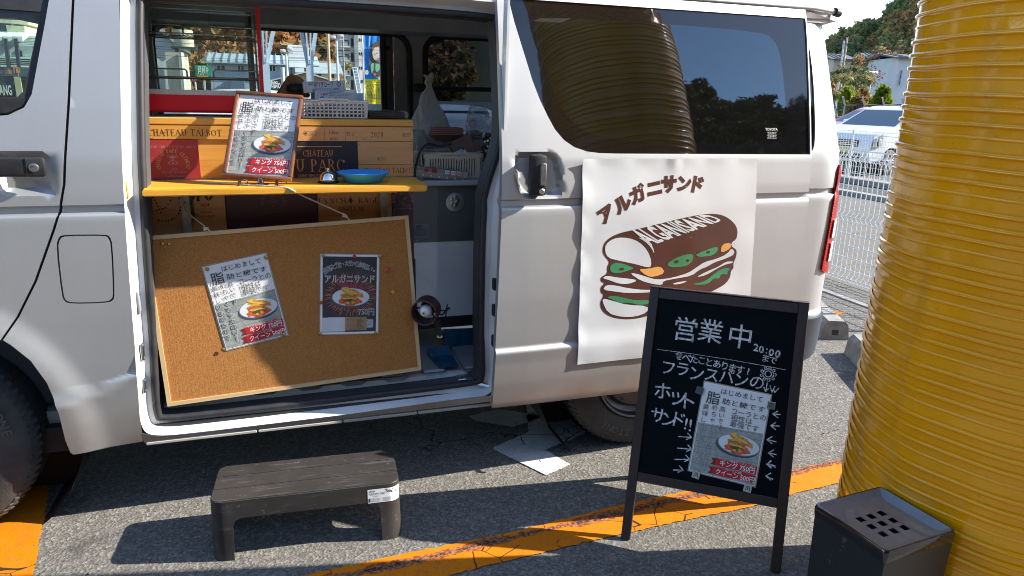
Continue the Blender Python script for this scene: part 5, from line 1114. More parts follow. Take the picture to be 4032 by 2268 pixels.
bagw = NT('white_polythene'); bagw.set(Base_Color=bagw.ramp(bagw.noise(9, 4), (.3, (.72, .72, .74)), (.7, (.86, .86, .87))), Roughness=.35, Transmission_Weight=.0); bagw.bump(bagw.noise(1, 5, .65, vec=bagw.sc(60, 60, 14), dist=1.2), .7, .012); tl_ = bagw.n('BsdfTranslucent'); tl_.inputs['Color'].default_value = (.82, .82, .85, 1); m1 = bagw.n('MixShader'); m1.inputs[0].default_value = .4; bagw.l(bagw.b.outputs[0], m1.inputs[1]); bagw.l(tl_.outputs[0], m1.inputs[2]); bagw.l(m1.outputs[0], bagw.out.inputs[0]); reg(bagw)
mb = MB(); mb.rbox(1.485, 1.625, .34, .52, 1.3735, 1.3985, .008, 2); o = mb.obj('wrapped_tray', mat('dark_brown_tray', (.045, .025, .018), .5, vs_=20, var=.4), smooth=True); tag(o, 'dark brown slab in clear film lying on the right end of the crates', 'tray')
mb = MB(); mb.rbox(1.478, 1.640, .334, .53, 1.3733, 1.403, .012, 2); fo = mb.obj('film_wrap', film.m, None, smooth=True); INV[fo.name] = Matrix.Identity(4); fo.parent = o

# ------------------------------------------------------------------ appliance at the right with its load
th = thing('appliance_cabinet', 'dark and white appliance cabinet standing on the van floor right of the crates', 'cabinet', (1.82, .6, .40))
dk = NT('dark_crackle_panel'); dk.set(Base_Color=(.09, .098, .105), Roughness=.32, Coat_Weight=.3); dk.bump(dk.noise(160, 3, .6), .35, .004); reg(dk)
gl_w = mat('gloss_white_panel', (.78, .78, .78), .1, vs_=4, var=.03, coat=.6); ledge_m = mat('pale_grey_top', (.40, .41, .42), .4, vs_=8)
mb = MB(); mb.rbox(1.60, 1.972, .40, .90, 1.105, 1.127, .005, 2); mb.obj('top', ledge_m, th)
mb = MB(); mb.box(1.605, 1.966, .425, .88, .868, 1.1048); mb.obj('dark_panel', dk.m, th)
mb = MB(); mb.box(1.605, 1.966, .428, .88, .535, .8675); mb.obj('white_panel', gl_w, th)
mb = MB(); mb.box(1.605, 1.966, .42, .88, .488, .5345); mb.obj('base_strip', black_pl, th)
mb = MB(); mb.lathe([(0, .003), (.012, .002), (.035, .0025), (.0395, .0015), (.0405, 0)], (1.842, .4213, 1.034), 36, 'Y', ); mb.v = [(x, .8426 - y, z) for x, y, z in mb.v]; dc = mb.obj('vent_disc', mat('brushed_disc', (.36, .37, .38), .35, .7, vs_=20), th, smooth=True)
mb = MB(); rr = random.Random(6)
for (r, a0, n_) in ((.020, 0, 5), (.012, 40, 4), (.006, 10, 3)):
    for i in range(n_):
        a = R(a0 + 360 * i / n_); mb.lathe([(0, -.002), (r * .5, -.0012), (r * .62, .0)], (1.838 + r * .55 * math.cos(a), .4185, 1.04 + r * .75 * math.sin(a)), 8, 'Y')
mb.obj('rose_relief', mat('worn_metal', (.35, .35, .34), .35, 1), dc, smooth=True)
mb = MB(); mb.box(1.625, 1.732, .4241, .4246, .888, .946); stk = mb.obj('warning_sticker', mat('faded_sticker', (.20, .21, .22), .5, vs_=20), th)
mb = MB(); text(mb, '▲危険', 1.690, .938, .011, .4237, 0, .03, fit=.026)
for i in range(7): text(mb, ['感電・火災の原因になります', 'ぬれた手で触れないこと', '本体内部に水をかけない', '電源を切ってから清掃する', '可燃物を近づけないこと', '据付工事は販売店に依頼', '専用回路で使用すること'][i], 1.687 + .004 * (i % 2), .928 - i * .0052, .005, .4237, 0, 0, fit=.078 - .01 * (i % 3))
mb.obj('sticker_lettering', mat('sticker_ink', (.03, .03, .035), .6), stk)
mb = MB(); mb.lathe([(0, .4238), (.007, .4238), (.007, .4247)], (1.679, 0, .876), 14, 'Y'); mb.obj('round_sticker', mat('faded_sticker', (.20, .21, .22), .5), th)
mb = MB(); mb.rbox(1.945, 1.958, .415, .4248, .96, 1.03, .002, 1); mb.obj('side_hinge', ledge_m, th)
blue_t = mat('blue_tape', (.004, .09, .17), .25, vs_=30, var=.4, coat=.4)
def tape(label, pts): 
    mb = MB(); n = len(pts) // 2; mb.add(pts, [(i * 2, i * 2 + 1, i * 2 + 3, i * 2 + 2) for i in range(n - 1)]); tag(mb.obj('blue_tape', blue_t), label, 'tape', 'blue tape strips by the cabinet')
tape('wide blue tape strip under the cabinet edge beside the door seal', [(1.79, .405, .487), (1.97, .405, .478), (1.79, .41, .44), (1.97, .41, .44), (1.79, .405, .402), (1.97, .405, .402)])
tape('blue tape strip folded down onto the van floor below the clamp lamp', [(1.705, .36, .425), (1.80, .36, .43), (1.705, .30, .405), (1.80, .30, .405), (1.72, .17, .402), (1.80, .17, .402)])
tape('narrow blue tape strip partly hidden by the cork board edge', [(1.628, .38, .47), (1.64, .38, .47), (1.628, .375, .41), (1.64, .375, .41)])
th = thing('slotted_basket', 'beige plastic basket with upright slots, on the cabinet top', 'basket', (1.83, .55, 1.1275))
sx0, sx1, sy0, sy1 = 1.715, 1.960, .455, .64
for A, B, n in (((sx0, sy0), (sx1, sy0), 20), ((sx1, sy0), (sx1, sy1), 14), ((sx1, sy1), (sx0, sy1), 20), ((sx0, sy1), (sx0, sy0), 14)):
    mb = MB(); lattice_wall(mb, A, B, (1.128, 1.231), n, 1, .0062, taper=.10, rim=.012, t_=.004); mb.obj('basket_wall', beige, th)
mb = MB(); mb.box(sx0, sx1, sy0, sy1, 1.128, 1.131); mb.obj('basket_base', beige, th)
o_ = .011; mb = MB(); mb.tube(smooth_poly([(sx0 - o_, sy0 - o_, 1.231), (sx1 + o_, sy0 - o_, 1.231), (sx1 + o_, sy1 + o_, 1.231), (sx0 - o_, sy1 + o_, 1.231)], 3), .006, 8, closed=True); mb.obj('basket_rim', beige, th, smooth=True)
brown_b = mat('brown_bag_card', (.22, .10, .065), .6, vs_=20, var=.2)
th = thing('brown_packet', 'brown packet with a white and green label propped in the beige basket', 'packet', M=Matrix.Translation((1.906, .53, 1.238)) @ Matrix.Rotation(R(-24), 4, 'Y') @ Matrix.Rotation(R(-20), 4, 'X'))
mb = MB(); mb.rbox(-.05, .05, -.014, .014, -.05, .055, .004, 2); mb.obj('packet_body', brown_b, th, world=False)
mb = MB(); mb.box(-.050, .004, -.0155, -.0150, -.032, .014); lb = mb.obj('label', paper, th, world=False)
mb = MB(); mb.flat([(-.008, .0), (.004, .0), (.004, .014), (-.008, .014)], -.0160); mb.flat([(-.050, .008), (.004, .008), (.004, .014), (-.050, .014)], -.0160); mb.obj('green_print', mat('green_ink', (.02, .16, .10), .5), lb, world=False)
mb = MB()
for i in range(4): text(mb, 'クラフト紙袋', -.025, .002 - i * .008, .006, -.0160, 0, 0, fit=.04)
mb.obj('label_lettering', ink, lb, world=False)
mb = MB(); mb.rbox(1.725, 1.79, .50, .60, 1.18, 1.238, .015, 3); tag(mb.obj('yellow_roll', mat('ochre_roll', (.38, .26, .10), .7), smooth=True), 'ochre roll at the left inside the beige basket', 'roll')
mb = MB(); mb.rbox(1.80, 1.86, .49, .60, 1.17, 1.234, .02, 3); tag(mb.obj('yellow_bun', mat('ochre_bun', (.42, .28, .09), .7), smooth=True), 'round ochre bun beside the roll in the beige basket', 'bun')
mb = MB(); pts = smooth_poly([(1.676, .44, 1.140), (1.682, .437, 1.19), (1.70, .437, 1.245), (1.722, .44, 1.272), (1.752, .45, 1.27), (1.785, .45, 1.258), (1.835, .46, 1.272)], 2, False)
for a, b in zip(pts, pts[1:]):
    k = len(mb.v); mb.v += [(a[0] - .004, a[1], a[2] - .004), (a[0] + .004, a[1] + .012, a[2] + .004), (b[0] - .004, b[1], b[2] - .004), (b[0] + .004, b[1] + .012, b[2] + .004)]; mb.f += [(k, k + 1, k + 3, k + 2)]; mb.mi.append(0)
mb.tube(pts, .0045, 6); tag(mb.obj('black_strap', black_rub, smooth=True), 'black strap looping over the rim of the beige basket', 'strap')
pinkm = mat('pink_paper', (.48, .20, .17), .6, vs_=20); mb = MB()
for i in range(4): mb.rbox(1.785 + .004 * i, 1.925 - .005 * (i % 2), .60, .72, 1.298 + i * .008, 1.3045 + i * .008, .002, 1)
tag(mb.obj('pink_paper_stack', pinkm), 'stack of pink paper sheets behind the beige basket', 'paper stack')
mb = MB(); mb.rbox(1.77, 1.95, .66, .80, 1.128, 1.297, .01, 2); tag(mb.obj('pale_carton', mat('pale_carton', (.33, .32, .31), .6)), 'pale carton under the pink paper on the cabinet', 'carton')
# silver wrap box in front of the basket
Mw = Matrix.Translation((1.779, .432, 1.1525)) @ Matrix.Rotation(R(7.0), 4, 'Y') @ Matrix.Rotation(R(-6), 4, 'Z')
th = thing('wrap_box', 'long silver box of food wrap with red symbols, in front of the beige basket', 'box', M=Mw)
silver = NT('silver_printed_card'); silver.set(Base_Color=silver.ramp(silver.noise(14, 3), (.35, (.10, .10, .11)), (.65, (.40, .40, .41))), Roughness=.35, Metallic=.3); reg(silver)
mb = MB(); mb.rbox(-.118, .118, -.001, .035, -.022, .020, .0012, 1); mb.obj('carton', silver.m, th, world=False)
mb = MB(); mb.box(-.117, .117, -.0016, -.0012, -.021, -.004); mb.obj('cutter_strip', mat('grey_cutter', (.20, .20, .205), .35, .6), th, world=False)
mb = MB()
for i in range(7): mb.flat(ell(-.10 + i * .033, -.013, .0032, .0032, 10), -.0022)
for x in (.030, .055, .080): mb.flat(rrect(x - .009, .001, x + .009, .017, .002), -.0016)
mb.obj('pale_print', paper, th, world=False)
mb = MB(); mb.flat(rrect(-.035, .0, -.012, .018, .006), -.0016); mb.flat(ell(-.055, .008, .012, .007, 14), -.0016); mb.flat([(.071, .002), (.089, .016), (.091, .014), (.073, .0)], -.0024); mb.flat([(.071, .014), (.089, .0), (.091, .002), (.073, .016)], -.0024); mb.obj('red_print', red_rib, th, world=False)
mb = MB(); text(mb, 'ラップ', -.09, .009, .012, -.0017, 0, .02, fit=.03); text(mb, '保存', -.0235, .009, .012, -.0023, 0, .01, fit=.016); 
for x in (.030, .055): stroke(mb, [(x - .006, .005), (x + .001, .012), (x + .006, .006)], .0016, -.0024)
mb.obj('black_print', ink, th, world=False)
# knotted carrier bag and clear bags
def crumple(fn, nu, nv, seed, amp):
    rr = np.random.default_rng(seed); ph = rr.uniform(0, 6.28, 24); mb = MB(); vs = []
    for i in range(nv + 1):
        for j in range(nu):
            u, v = j / nu, i / nv; x, y, z = fn(u, v); a = 2 * math.pi * u
            d = sum(math.sin(a * (3 + k) + ph[k] + v * (5 + 3 * math.sin(ph[k + 8]))) / (1.6 + k) for k in range(7)) * amp * (.3 + math.sin(math.pi * min(1, v * .9 + .1)))
            vs.append((x + d * math.cos(a), y + d * math.sin(a), z + d * .4 * math.sin(ph[3] + 9 * u + 7 * v)))
    mb.add(vs, [(i * nu + j, i * nu + (j + 1) % nu, (i + 1) * nu + (j + 1) % nu, (i + 1) * nu + j) for i in range(nv) for j in range(nu)]); return mb
th = thing('carrier_bag', 'white knotted plastic carrier bag behind the crates, standing against the dark window', 'bag', (1.795, .76, 1.13))
prof_r = [(.0, .115), (.15, .125), (.4, .105), (.6, .072), (.75, .040), (.88, .020), (.95, .010), (1, .007)]
def bagf(u, v):
    r = float(np.interp(v, [p[0] for p in prof_r], [p[1] for p in prof_r])); a = 2 * math.pi * u
    return (1.795 + r * math.cos(a) + .012 * v, .77 + r * .8 * math.sin(a), 1.13 + .385 * v)
crumple(bagf, 48, 30, 5, .010).obj('bag_body', bagw.m, th, smooth=True, angle=180)
mb = MB(); rr = random.Random(8)
mb.tube(smooth_poly([(1.80, .77, 1.505), (1.79, .765, 1.520), (1.802, .76, 1.530), (1.815, .77, 1.522), (1.806, .775, 1.512)], 2, False), .009, 8); mb.tube([(1.803, .77, 1.525), (1.798, .765, 1.54), (1.780, .76, 1.548)], [.008, .010, .004], 8); mb.tube([(1.806, .77, 1.525), (1.815, .765, 1.545), (1.818, .76, 1.558)], [.008, .013, .006], 8); mb.obj('knot', bagw.m, th, smooth=True, angle=180)
mb = MB(); lp = smooth_poly([(1.790, .72, 1.49), (1.760, .70, 1.46), (1.752, .69, 1.40), (1.765, .685, 1.36)], 2, False); mb.tube(lp, [.006 + .01 * i / len(lp) for i in range(len(lp))], 8); mb.obj('handle_strap', bagw.m, th, smooth=True, angle=180)
def clear_bag(label, cx, cy, z0, h, r, seed):
    def f(u, v): a = 2 * math.pi * u; rr_ = r * (1 - .55 * v ** 1.5); return (cx + rr_ * math.cos(a) + .02 * v * math.sin(seed), cy + rr_ * .7 * math.sin(a), z0 + h * v)
    o = crumple(f, 40, 22, seed, .016).obj('clear_bag', film.m, None, smooth=True, angle=180); tag(o, label, 'plastic bag', 'crumpled clear plastic bags')
clear_bag('crumpled clear plastic bag standing at the right, next to the door edge', 2.02, .66, 1.128, .30, .075, 11); clear_bag('crumpled clear plastic bag draped low behind the beige basket', 1.74, .69, 1.128, .19, .08, 12)
foil = NT('crumpled_foil'); foil.set(Base_Color=(.6, .58, .55), Metallic=1, Roughness=.18); foil.bump(foil.vor(38), 1, .03); reg(foil)
def foilf(u, v): a = 2 * math.pi * u; return (2.055 + .05 * math.cos(a), .60 + .04 * math.sin(a), 1.128 + .18 * v)
tag(crumple(foilf, 36, 16, 21, .012).obj('foil_pack', foil.m, smooth=True), 'crumpled silver foil pack squeezed against the door edge', 'foil pack')
# clamp lamp
th = thing('clamp_lamp', 'dark red open ended clamp lamp with a white bulb, clipped to the cork board edge', 'clamp lamp', (1.66, .07, .65))
maroon = mat('maroon_lamp_enamel', (.055, .016, .014), .45, vs_=20, var=.3)
c0 = Vector((1.628, .02, .686)); ax = Vector((.45, .86, .06)).normalized(); Q = Vector((0, 0, 1)).rotation_difference(ax).to_matrix().to_4x4()
def lam_(prof, n=32): 
    mb = MB(T=Matrix.Translation(c0) @ Q); mb.lathe(prof, n=n); return mb
lam_([(.047, -.002), (.050, 0), (.050, .062), (.046, .066), (.046, .003), (.0445, 0), (.047, -.002)]).obj('lamp_shade', maroon, th, smooth=True)
lam_([(.030, .066), (.032, .085), (.024, .098), (.0, .099)]).obj('lamp_socket', maroon, th, smooth=True)
lam_([(.0, .004), (.014, .007), (.023, .018), (.0255, .030), (.022, .044), (.013, .058), (.012, .07)]).obj('bulb', mat('opal_bulb', (.72, .72, .66), .15, vs_=3, var=.03, coat=.5), th, smooth=True)
mb = MB(T=Matrix.Translation(c0) @ Q)
for a in range(3): an = a * 2.094 + .5; mb.tube([(.012 * math.cos(an), .012 * math.sin(an), .064), (.046 * math.cos(an), .046 * math.sin(an), .056)], .003, 6)
mb.obj('shade_spoke', maroon, th)
mb = MB(T=Matrix.Translation(c0) @ Q)
for a in range(5): an = a * .5 + .8; mb.lathe([(0, .002), (.003, .0015), (.0035, 0)], (.0, 0, 0), 8)
mb.tube(smooth_poly([(.035, 0, .06), (.06, .0, .06), (.064, -.03, .055), (.058, -.055, .05)], 2, False), .003, 6); mb.obj('yoke', black_pl, th, smooth=True)
mb = MB()
for dy in (-.006, .010): mb.prism([(1.668, .648), (1.690, .652), (1.702, .590), (1.692, .580), (1.684, .590), (1.672, .625)], .045 + dy, .050 + dy)
mb.obj('clamp_jaw', black_pl, th)
mb = MB(); mb.tube([(1.676, .04, .640), (1.676, .075, .640)], .006, 10); mb.rbox(1.683, 1.704, .040, .062, .576, .588, .002, 1); mb.tube([(1.664, .048, .636), (1.692, .048, .640)], .0032, 8); mb.obj('clamp_spring', chrome, th, smooth=True)
mb = MB(); mb.tube(smooth_poly([(1.668, .10, .69), (1.70, .11, .665), (1.74, .13, .655), (1.77, .2, .645), (1.79, .35, .60), (1.79, .40, .52)], 2, False), .0028, 7); mb.obj('cable', black_rub, th, smooth=True)

# ------------------------------------------------------------------ sandwich banner on the door
br = mat('banner_brown', (.085, .03, .022), .35, vs_=6, var=.1, coat=.4); gr = mat('banner_green', (.055, .25, .11), .35, coat=.4); og = mat('banner_orange', (.72, .36, .10), .35, coat=.4)
vin = NT('banner_vinyl'); vin.set(Base_Color=vin.ramp(vin.noise(3, 3), (.3, (.62, .63, .635)), (.7, (.66, .67, .675))), Roughness=.3, Coat_Weight=.4, Coat_Roughness=.15); vin.bump(vin.noise(7, 3, .5), .12, .01); reg(vin)
bc = [(2.166, 1.256), (2.900, 1.250), (2.942, .705), (2.915, .475), (2.183, .472)]
def BT(u, v):
    """banner picture coordinates (0..1, 0..1 from the top) to door coordinates."""
    xl = 2.186 + .016 * v; xr = 2.932 + .052 * v; return (xl + (xr - xl) * u, 1.256 - .006 * u - v * (.784 - .004 * u))
def YBan(x, z, d=0.0):
    f = lambda q: YD(x, q) if False else float(np.interp(q, [.28, .50, .545, .60, 1.075, 1.116, 1.25], [.03, .0, -.006, .0, -.004, -.002, .008]))
    w_ = .0007 * math.sin(z * 23 + x * 4) + .0006 * math.sin(x * 31) * math.sin(z * 14 + 1) + .006 * sst(2.24, 2.17, x) * (1 + math.sin(z * 46)) * .5 + .004 * sst(.56, .47, z) + (.006 * max(0, 1 - ((x - 2.56) / .03) ** 2) * sst(1.19, 1.255, z) if abs(x - 2.56) < .03 else 0) + .003 * sst(1.22, 1.256, z) * abs(math.sin(x * 21))
    return f(z) + DO - .005 - w_ - d + taper(x, z)
th = thing('door_banner', 'white vinyl banner with a brown sandwich drawing, fixed to the sliding door', 'banner', (2.55, -.11, .86))
bo = [BT(0, i / 24) for i in range(25)] + [BT(i / 20, 1) for i in range(1, 21)] + [BT(1, 1 - i / 24) for i in range(1, 25)] + [BT(1 - i / 20, 0) for i in range(1, 20)]
mb = MB(); V, F, L = fill(bo, (), .018); vs = [(x, YBan(x, z), z) for x, z in V]; n = len(vs); lp = L[0]
mb.add(vs + [(x, y + .0008, z) for x, y, z in (vs[i] for i in lp)], list(F) + [(lp[i], lp[(i + 1) % len(lp)], n + (i + 1) % len(lp), n + i) for i in range(len(lp))]); mb.obj('vinyl_sheet', vin.m, th, smooth=True, angle=80)
def S(x, y):  # drawing pixels -> banner plane
    u = (x - 160 + (y - 50) * .031) / (1122 - 0 * (y - 50)); return BT((x - 160 + (y - 50) * .031) / (1125 + (y - 50) * .012), (y - 50) / 1312)
def shape(mb, pts, d, mi=0, it=2):
    if it == 1: gx = sum(p[0] for p in pts) / len(pts); gy = sum(p[1] for p in pts) / len(pts); pts = [(gx + (p[0] - gx) * 1.02, gy + (p[1] - gy) * 1.12) for p in pts]
    q = smooth_poly([S(*p) for p in pts], it); V, F, L = fill(q, (), .02); mb.add([(x, YBan(x, z, d), z) for x, z in V], F, mi)
mb = MB()
shape(mb, [(275, 640), (275, 580), (310, 535), (380, 505), (470, 490), (700, 440), (870, 408), (980, 400), (1060, 415), (1130, 465), (1158, 520), (1150, 580), (1115, 600), (1118, 630), (1155, 650), (1155, 700), (1135, 745), (1140, 780), (1120, 800), (1120, 840), (1085, 890), (1000, 930), (860, 980), (700, 1020), (560, 1075), (440, 1085), (330, 1060), (270, 1010), (258, 950), (285, 905), (262, 885), (262, 850), (290, 825), (262, 815), (262, 785), (305, 765), (300, 720), (320, 690)], .0006)
mb.obj('brown_drawing', br, th)
mb = MB()
for pts in ([(290, 620), (295, 580), (340, 550), (400, 545), (470, 560), (530, 600), (570, 660), (580, 720), (560, 730), (480, 705), (380, 680), (310, 660)],
            [(485, 540), (540, 570), (580, 610), (600, 650), (590, 605), (555, 565)],
            [(275, 795), (300, 780), (360, 795), (430, 805), (495, 820), (440, 838), (380, 835), (310, 805)],
            [(450, 770), (490, 775), (560, 800), (620, 820), (720, 815), (830, 790), (880, 760), (930, 730), (1010, 715), (1080, 690), (1115, 650), (1138, 690), (1080, 715), (1000, 735), (950, 760), (900, 775), (850, 810), (750, 820), (660, 830), (660, 855), (600, 845), (520, 820)],
            [(278, 870), (300, 842), (360, 850), (430, 870), (540, 890), (640, 890), (640, 905), (540, 905), (430, 900), (350, 885)],
            [(880, 822), (950, 790), (1030, 765), (1080, 735), (1130, 735), (1130, 745), (1080, 752), (1020, 775), (950, 812)],
            [(720, 860), (760, 852), (825, 848), (790, 862), (740, 866)],
            [(275, 950), (285, 935), (330, 950), (430, 985), (560, 1000), (560, 1040), (480, 1062), (390, 1055), (310, 1025)]):
    shape(mb, pts, .0012, 0, 1)
mb.obj('white_shapes', vin.m, th)
mb = MB(); pencil = [S(500 + i, 0)[0] for i in (0, 1)]
for w_, pos in (('ALGANI', (575, 830)), ('SAND', (835, 1055))):
    # letters leaning over the curved top of the loaf
    def lf(px, pz, a=pos[0], b=pos[1]):
        t_ = px; h = pz; xb = a + (b - a) * t_; base = 598 - (xb - 575) * .315; top = 490 - (xb - 575) * .19
        y = base + (top - base) * h ; xx = xb - 150 * h ** 1.25 * (1 - .25 * (xb - 575) / 480) ; x_, z_ = S(xx, y + 26 * h * (1 - h)); return (x_, YBan(x_, z_, .0014), z_)
    vs, fs, (q0, q1, r0, r1) = glyphs(w_, .03); vs = [((a_ - q0) / (q1 - q0), (b_ - r0) / (r1 - r0)) for a_, b_ in vs]; mb.add([lf(*v) for v in vs], fs)
mb.obj('white_lettering', vin.m, th)
mb = MB()
for pts in ([(320, 720), (350, 700), (400, 708), (440, 725), (472, 740), (430, 752), (370, 765), (325, 755)], [(680, 725), (740, 690), (800, 672), (855, 670), (855, 710), (820, 740), (760, 746), (710, 745)], [(870, 668), (930, 650), (1020, 625), (1022, 655), (990, 680), (930, 686), (890, 684)],
            [(300, 925), (340, 915), (410, 935), (480, 955), (570, 958), (570, 985), (500, 985), (440, 965), (380, 965), (340, 940)], [(850, 870), (920, 860), (960, 845), (1000, 815), (1040, 790), (1090, 778), (1115, 790), (1090, 805), (1100, 825), (1050, 815), (1040, 845), (1000, 840), (970, 870), (930, 878)]): shape(mb, pts, .0013, 0, 1)
mb.obj('green_shapes', gr, th)
mb = MB(); shape(mb, [(497, 748), (560, 752), (640, 738), (672, 782), (600, 802), (555, 795)], .0013, 0, 1); shape(mb, [(1050, 612), (1110, 602), (1113, 640), (1042, 668)], .0013, 0, 1); mb.obj('orange_shapes', og, th)
mb = MB()
for x, y, a, b in ((393, 740, 17, 9), (745, 712, 17, 10), (820, 708, 10, 9), (957, 658, 15, 9), (893, 655, 10, 7)): shape(mb, [(x + a * math.cos(i), y + b * math.sin(i)) for i in np.arange(0, 6.28, .8)], .0017, 0, 1)
mb.obj('seed_dots', br, th)
mb = MB()
for ch, x, y, rt, sz in zip('アルガニサンド', (298, 395, 490, 597, 690, 790, 880), (385, 325, 265, 232, 208, 205, 212), (32, 29, 22, 10, 3, -3, -10), (1, 1, 1, 1, 1, .95, 1)):
    cx, cz = S(x, y); text(mb, ch, cx, cz, .068 * sz, 0, 0, .062, rot=rt, fn=lambda a, b: (a, YBan(a, b, .0008), b))
mb.obj('katakana_lettering', br, th)

# ------------------------------------------------------------------ step stool
th = thing('step_stool', 'dark brown plastic step stool with two grooves across its top, on the asphalt', 'step stool', M=Matrix.Translation((1.1845, -.1935, 0)) @ Matrix.Rotation(R(-3.3), 4, 'Z'))
stm = NT('brown_stool_plastic'); n = stm.noise(5, 5, .65); sc_ = stm.ramp(stm.noise(1, 4, .7, vec=stm.sc(7, 60, 30)), (.56, 0), (.72, .5)); n3 = stm.ramp(stm.noise(38, 4, .75), (.62, 0), (.72, .7))
c = stm.ramp(n, (.3, (.025, .0215, .0195)), (.7, (.042, .037, .034))); c = stm.mix(sc_, c, (.13, .12, .11)); c = stm.mix(n3, c, (.19, .175, .16)); stm.set(Base_Color=c, Roughness=.5); stm.bump(stm.noise(240, 2), .12, .002); reg(stm)
SL, SD, SH, SR = .297, .117, .212, .034
per = rrect(-SL, -SD, SL, SD, SR, 8); per = per + [per[0]]
cum = [0.0]
for a, b in zip(per, per[1:]): cum.append(cum[-1] + math.hypot(b[0] - a[0], b[1] - a[1]))
PT = cum[-1]
def pp(s_, off=0.0, z=0.0):
    s_ = s_ % PT; i = max(0, min(len(cum) - 2, int(np.searchsorted(cum, s_, 'right')) - 1)); t_ = (s_ - cum[i]) / max(1e-9, cum[i + 1] - cum[i]); x = per[i][0] + (per[i + 1][0] - per[i][0]) * t_; y = per[i][1] + (per[i + 1][1] - per[i][1]) * t_
    q = (1 + .035 * (1 - z / SH) / 1.0); cx = max(-SL + SR, min(SL - SR, x)); cyy = max(-SD + SR, min(SD - SR, y)); nx, ny = x - cx, y - cyy; nl = math.hypot(nx, ny) or 1
    k = off + .006 * (1 - z / SH); return (x + nx / nl * k, y + ny / nl * k, z)
# corner stations along the perimeter: start at (+x side, after the front/back corner)
cs = []
for cx, cz in ((SL - SR, SD - SR), (-SL + SR, SD - SR), (-SL + SR, -SD + SR), (SL - SR, -SD + SR)):
    k = min(range(len(per)), key=lambda i: abs(per[i][0] - (cx + math.copysign(SR * .7071, cx))) + abs(per[i][1] - (cz + math.copysign(SR * .7071, cz)))); cs.append(cum[k])
lw = .058; out = [(0.0, SH - .004)]
top_z = SH - .004
bot = []
for i, c_ in enumerate(cs):
    bot += [(c_ - lw, 'L'), (c_ + lw, 'R')]
pts = [(0.0, .148)]
for (s_, k) in bot:
    if s_ <= 0: continue
    if k == 'L': pts += [(s_ - .028, .148), (s_ - .008, .140), (s_, .118), (s_ + .004, .0)]
    else: pts += [(s_ - .004, .0), (s_, .118), (s_ + .008, .140), (s_ + .028, .148)]
pts = [p for p in pts if 0 <= p[0] <= PT]; pts += [(PT, .148), (PT, top_z), (0, top_z)]
V, F, L = fill(pts, (), .016); mb = MB()
vo_ = [pp(s_, 0, z) for s_, z in V]; vi_ = [pp(s_, -.004, z) for s_, z in V]; n = len(V); lp = L[0]
mb.add(vo_ + vi_, list(F) + [tuple(i + n for i in f)[::-1] for f in F] + [(lp[i], lp[(i + 1) % len(lp)], n + lp[(i + 1) % len(lp)], n + lp[i]) for i in range(len(lp))]); mb.obj('legs_and_apron', stm.m, th, world=False, smooth=True, angle=45)
def top_slab(y0, y1, z0, z1, nm):
    q = []
    for x, y in per[:-1]:
        q.append((x, max(y0, min(y1, y))))
    qq = [q[0]]
    for p in q[1:]:
        if math.hypot(p[0] - qq[-1][0], p[1] - qq[-1][1]) > 1e-5: qq.append(p)
    mb = MB(); bm = bmesh.new(); V_ = [bm.verts.new((x, y, z0)) for x, y in qq]; f_ = bm.faces.new(V_); r_ = bmesh.ops.extrude_face_region(bm, geom=[f_]); tv = [v for v in r_['geom'] if isinstance(v, bmesh.types.BMVert)]; bmesh.ops.translate(bm, verts=tv, vec=(0, 0, z1 - z0))
    bmesh.ops.bevel(bm, geom=[e for e in bm.edges if all(abs(v.co.z - z1) < 1e-5 for v in e.verts)], offset=.003, segments=3, affect='EDGES'); mb.bm(bm); mb.obj(nm, stm.m, th, world=False, smooth=True, angle=35)
top_slab(-SD, -.041, SH - .0042, SH, 'top_slat'); top_slab(-.0385, .0385, SH - .0042, SH, 'top_slat'); top_slab(.041, SD, SH - .0042, SH, 'top_slat')
mb = MB(); bm = bmesh.new(); V_ = [bm.verts.new((x * .99, y * .985, SH - .0085)) for x, y in per[:-1]]; f_ = bm.faces.new(V_); r_ = bmesh.ops.extrude_face_region(bm, geom=[f_]); bmesh.ops.translate(bm, verts=[v for v in r_['geom'] if isinstance(v, bmesh.types.BMVert)], vec=(0, 0, .0035)); mb.bm(bm); mb.obj('top_underlay', stm.m, th, world=False)
# label wrapped round the front right corner
cR = cs[3]; lab = [(cR - .098, .146), (cR + .012, .146), (cR + .012, .196), (cR - .098, .196)]
V, F, L = fill(lab, (), .006); mb = MB(); mb.add([pp(s_, .0008, z) for s_, z in V], F); lb = mb.obj('paper_label', paper, th, world=False, smooth=True)
mb = MB(); lf = lambda s_, z: pp(s_, .0013, z); L0_ = cR - .098
text(mb, 'LIFELEX', L0_ + .015, .189, .008, 0, 0, .02, fit=.020, fn=lf); text(mb, 'マルチステップ MW', L0_ + .031, .179, .01, 0, 0, .02, fit=.052, fn=lf); text(mb, 'ブラウン', L0_ + .026, .170, .007, 0, 0, .01, fit=.018, fn=lf); text(mb, '100kg', L0_ + .071, .184, .012, 0, 0, .025, fit=.022, fn=lf)
for i in range(5):
    for k in (0, 1): text(mb, '本来の用途以外には使用しない', L0_ + .027 + k * .036, .1625 - i * .003, .003, 0, 0, 0, fit=.034 if k == 0 else .028, fn=lf)
for i in range(9): mb.add([lf(L0_ + .092 + i * .0012, .170), lf(L0_ + .0926 + i * .0012, .170), lf(L0_ + .0926 + i * .0012, .186), lf(L0_ + .092 + i * .0012, .186)], [(0, 1, 2, 3)])
mb.obj('label_lettering', mat('navy_print', (.04, .045, .06), .5), lb, world=False)
mb = MB(); mb.add([lf(*p) for p in rrect(L0_ + .003, .150, L0_ + .0085, .164, .001)], [tuple(range(24))]); mb.add([lf(*p) for p in rrect(L0_ + .059, .190, L0_ + .083, .1935, .0005)], [tuple(range(24))]); mb.obj('label_blocks', mat('navy_print', (.04, .045, .06), .5), lb, world=False)

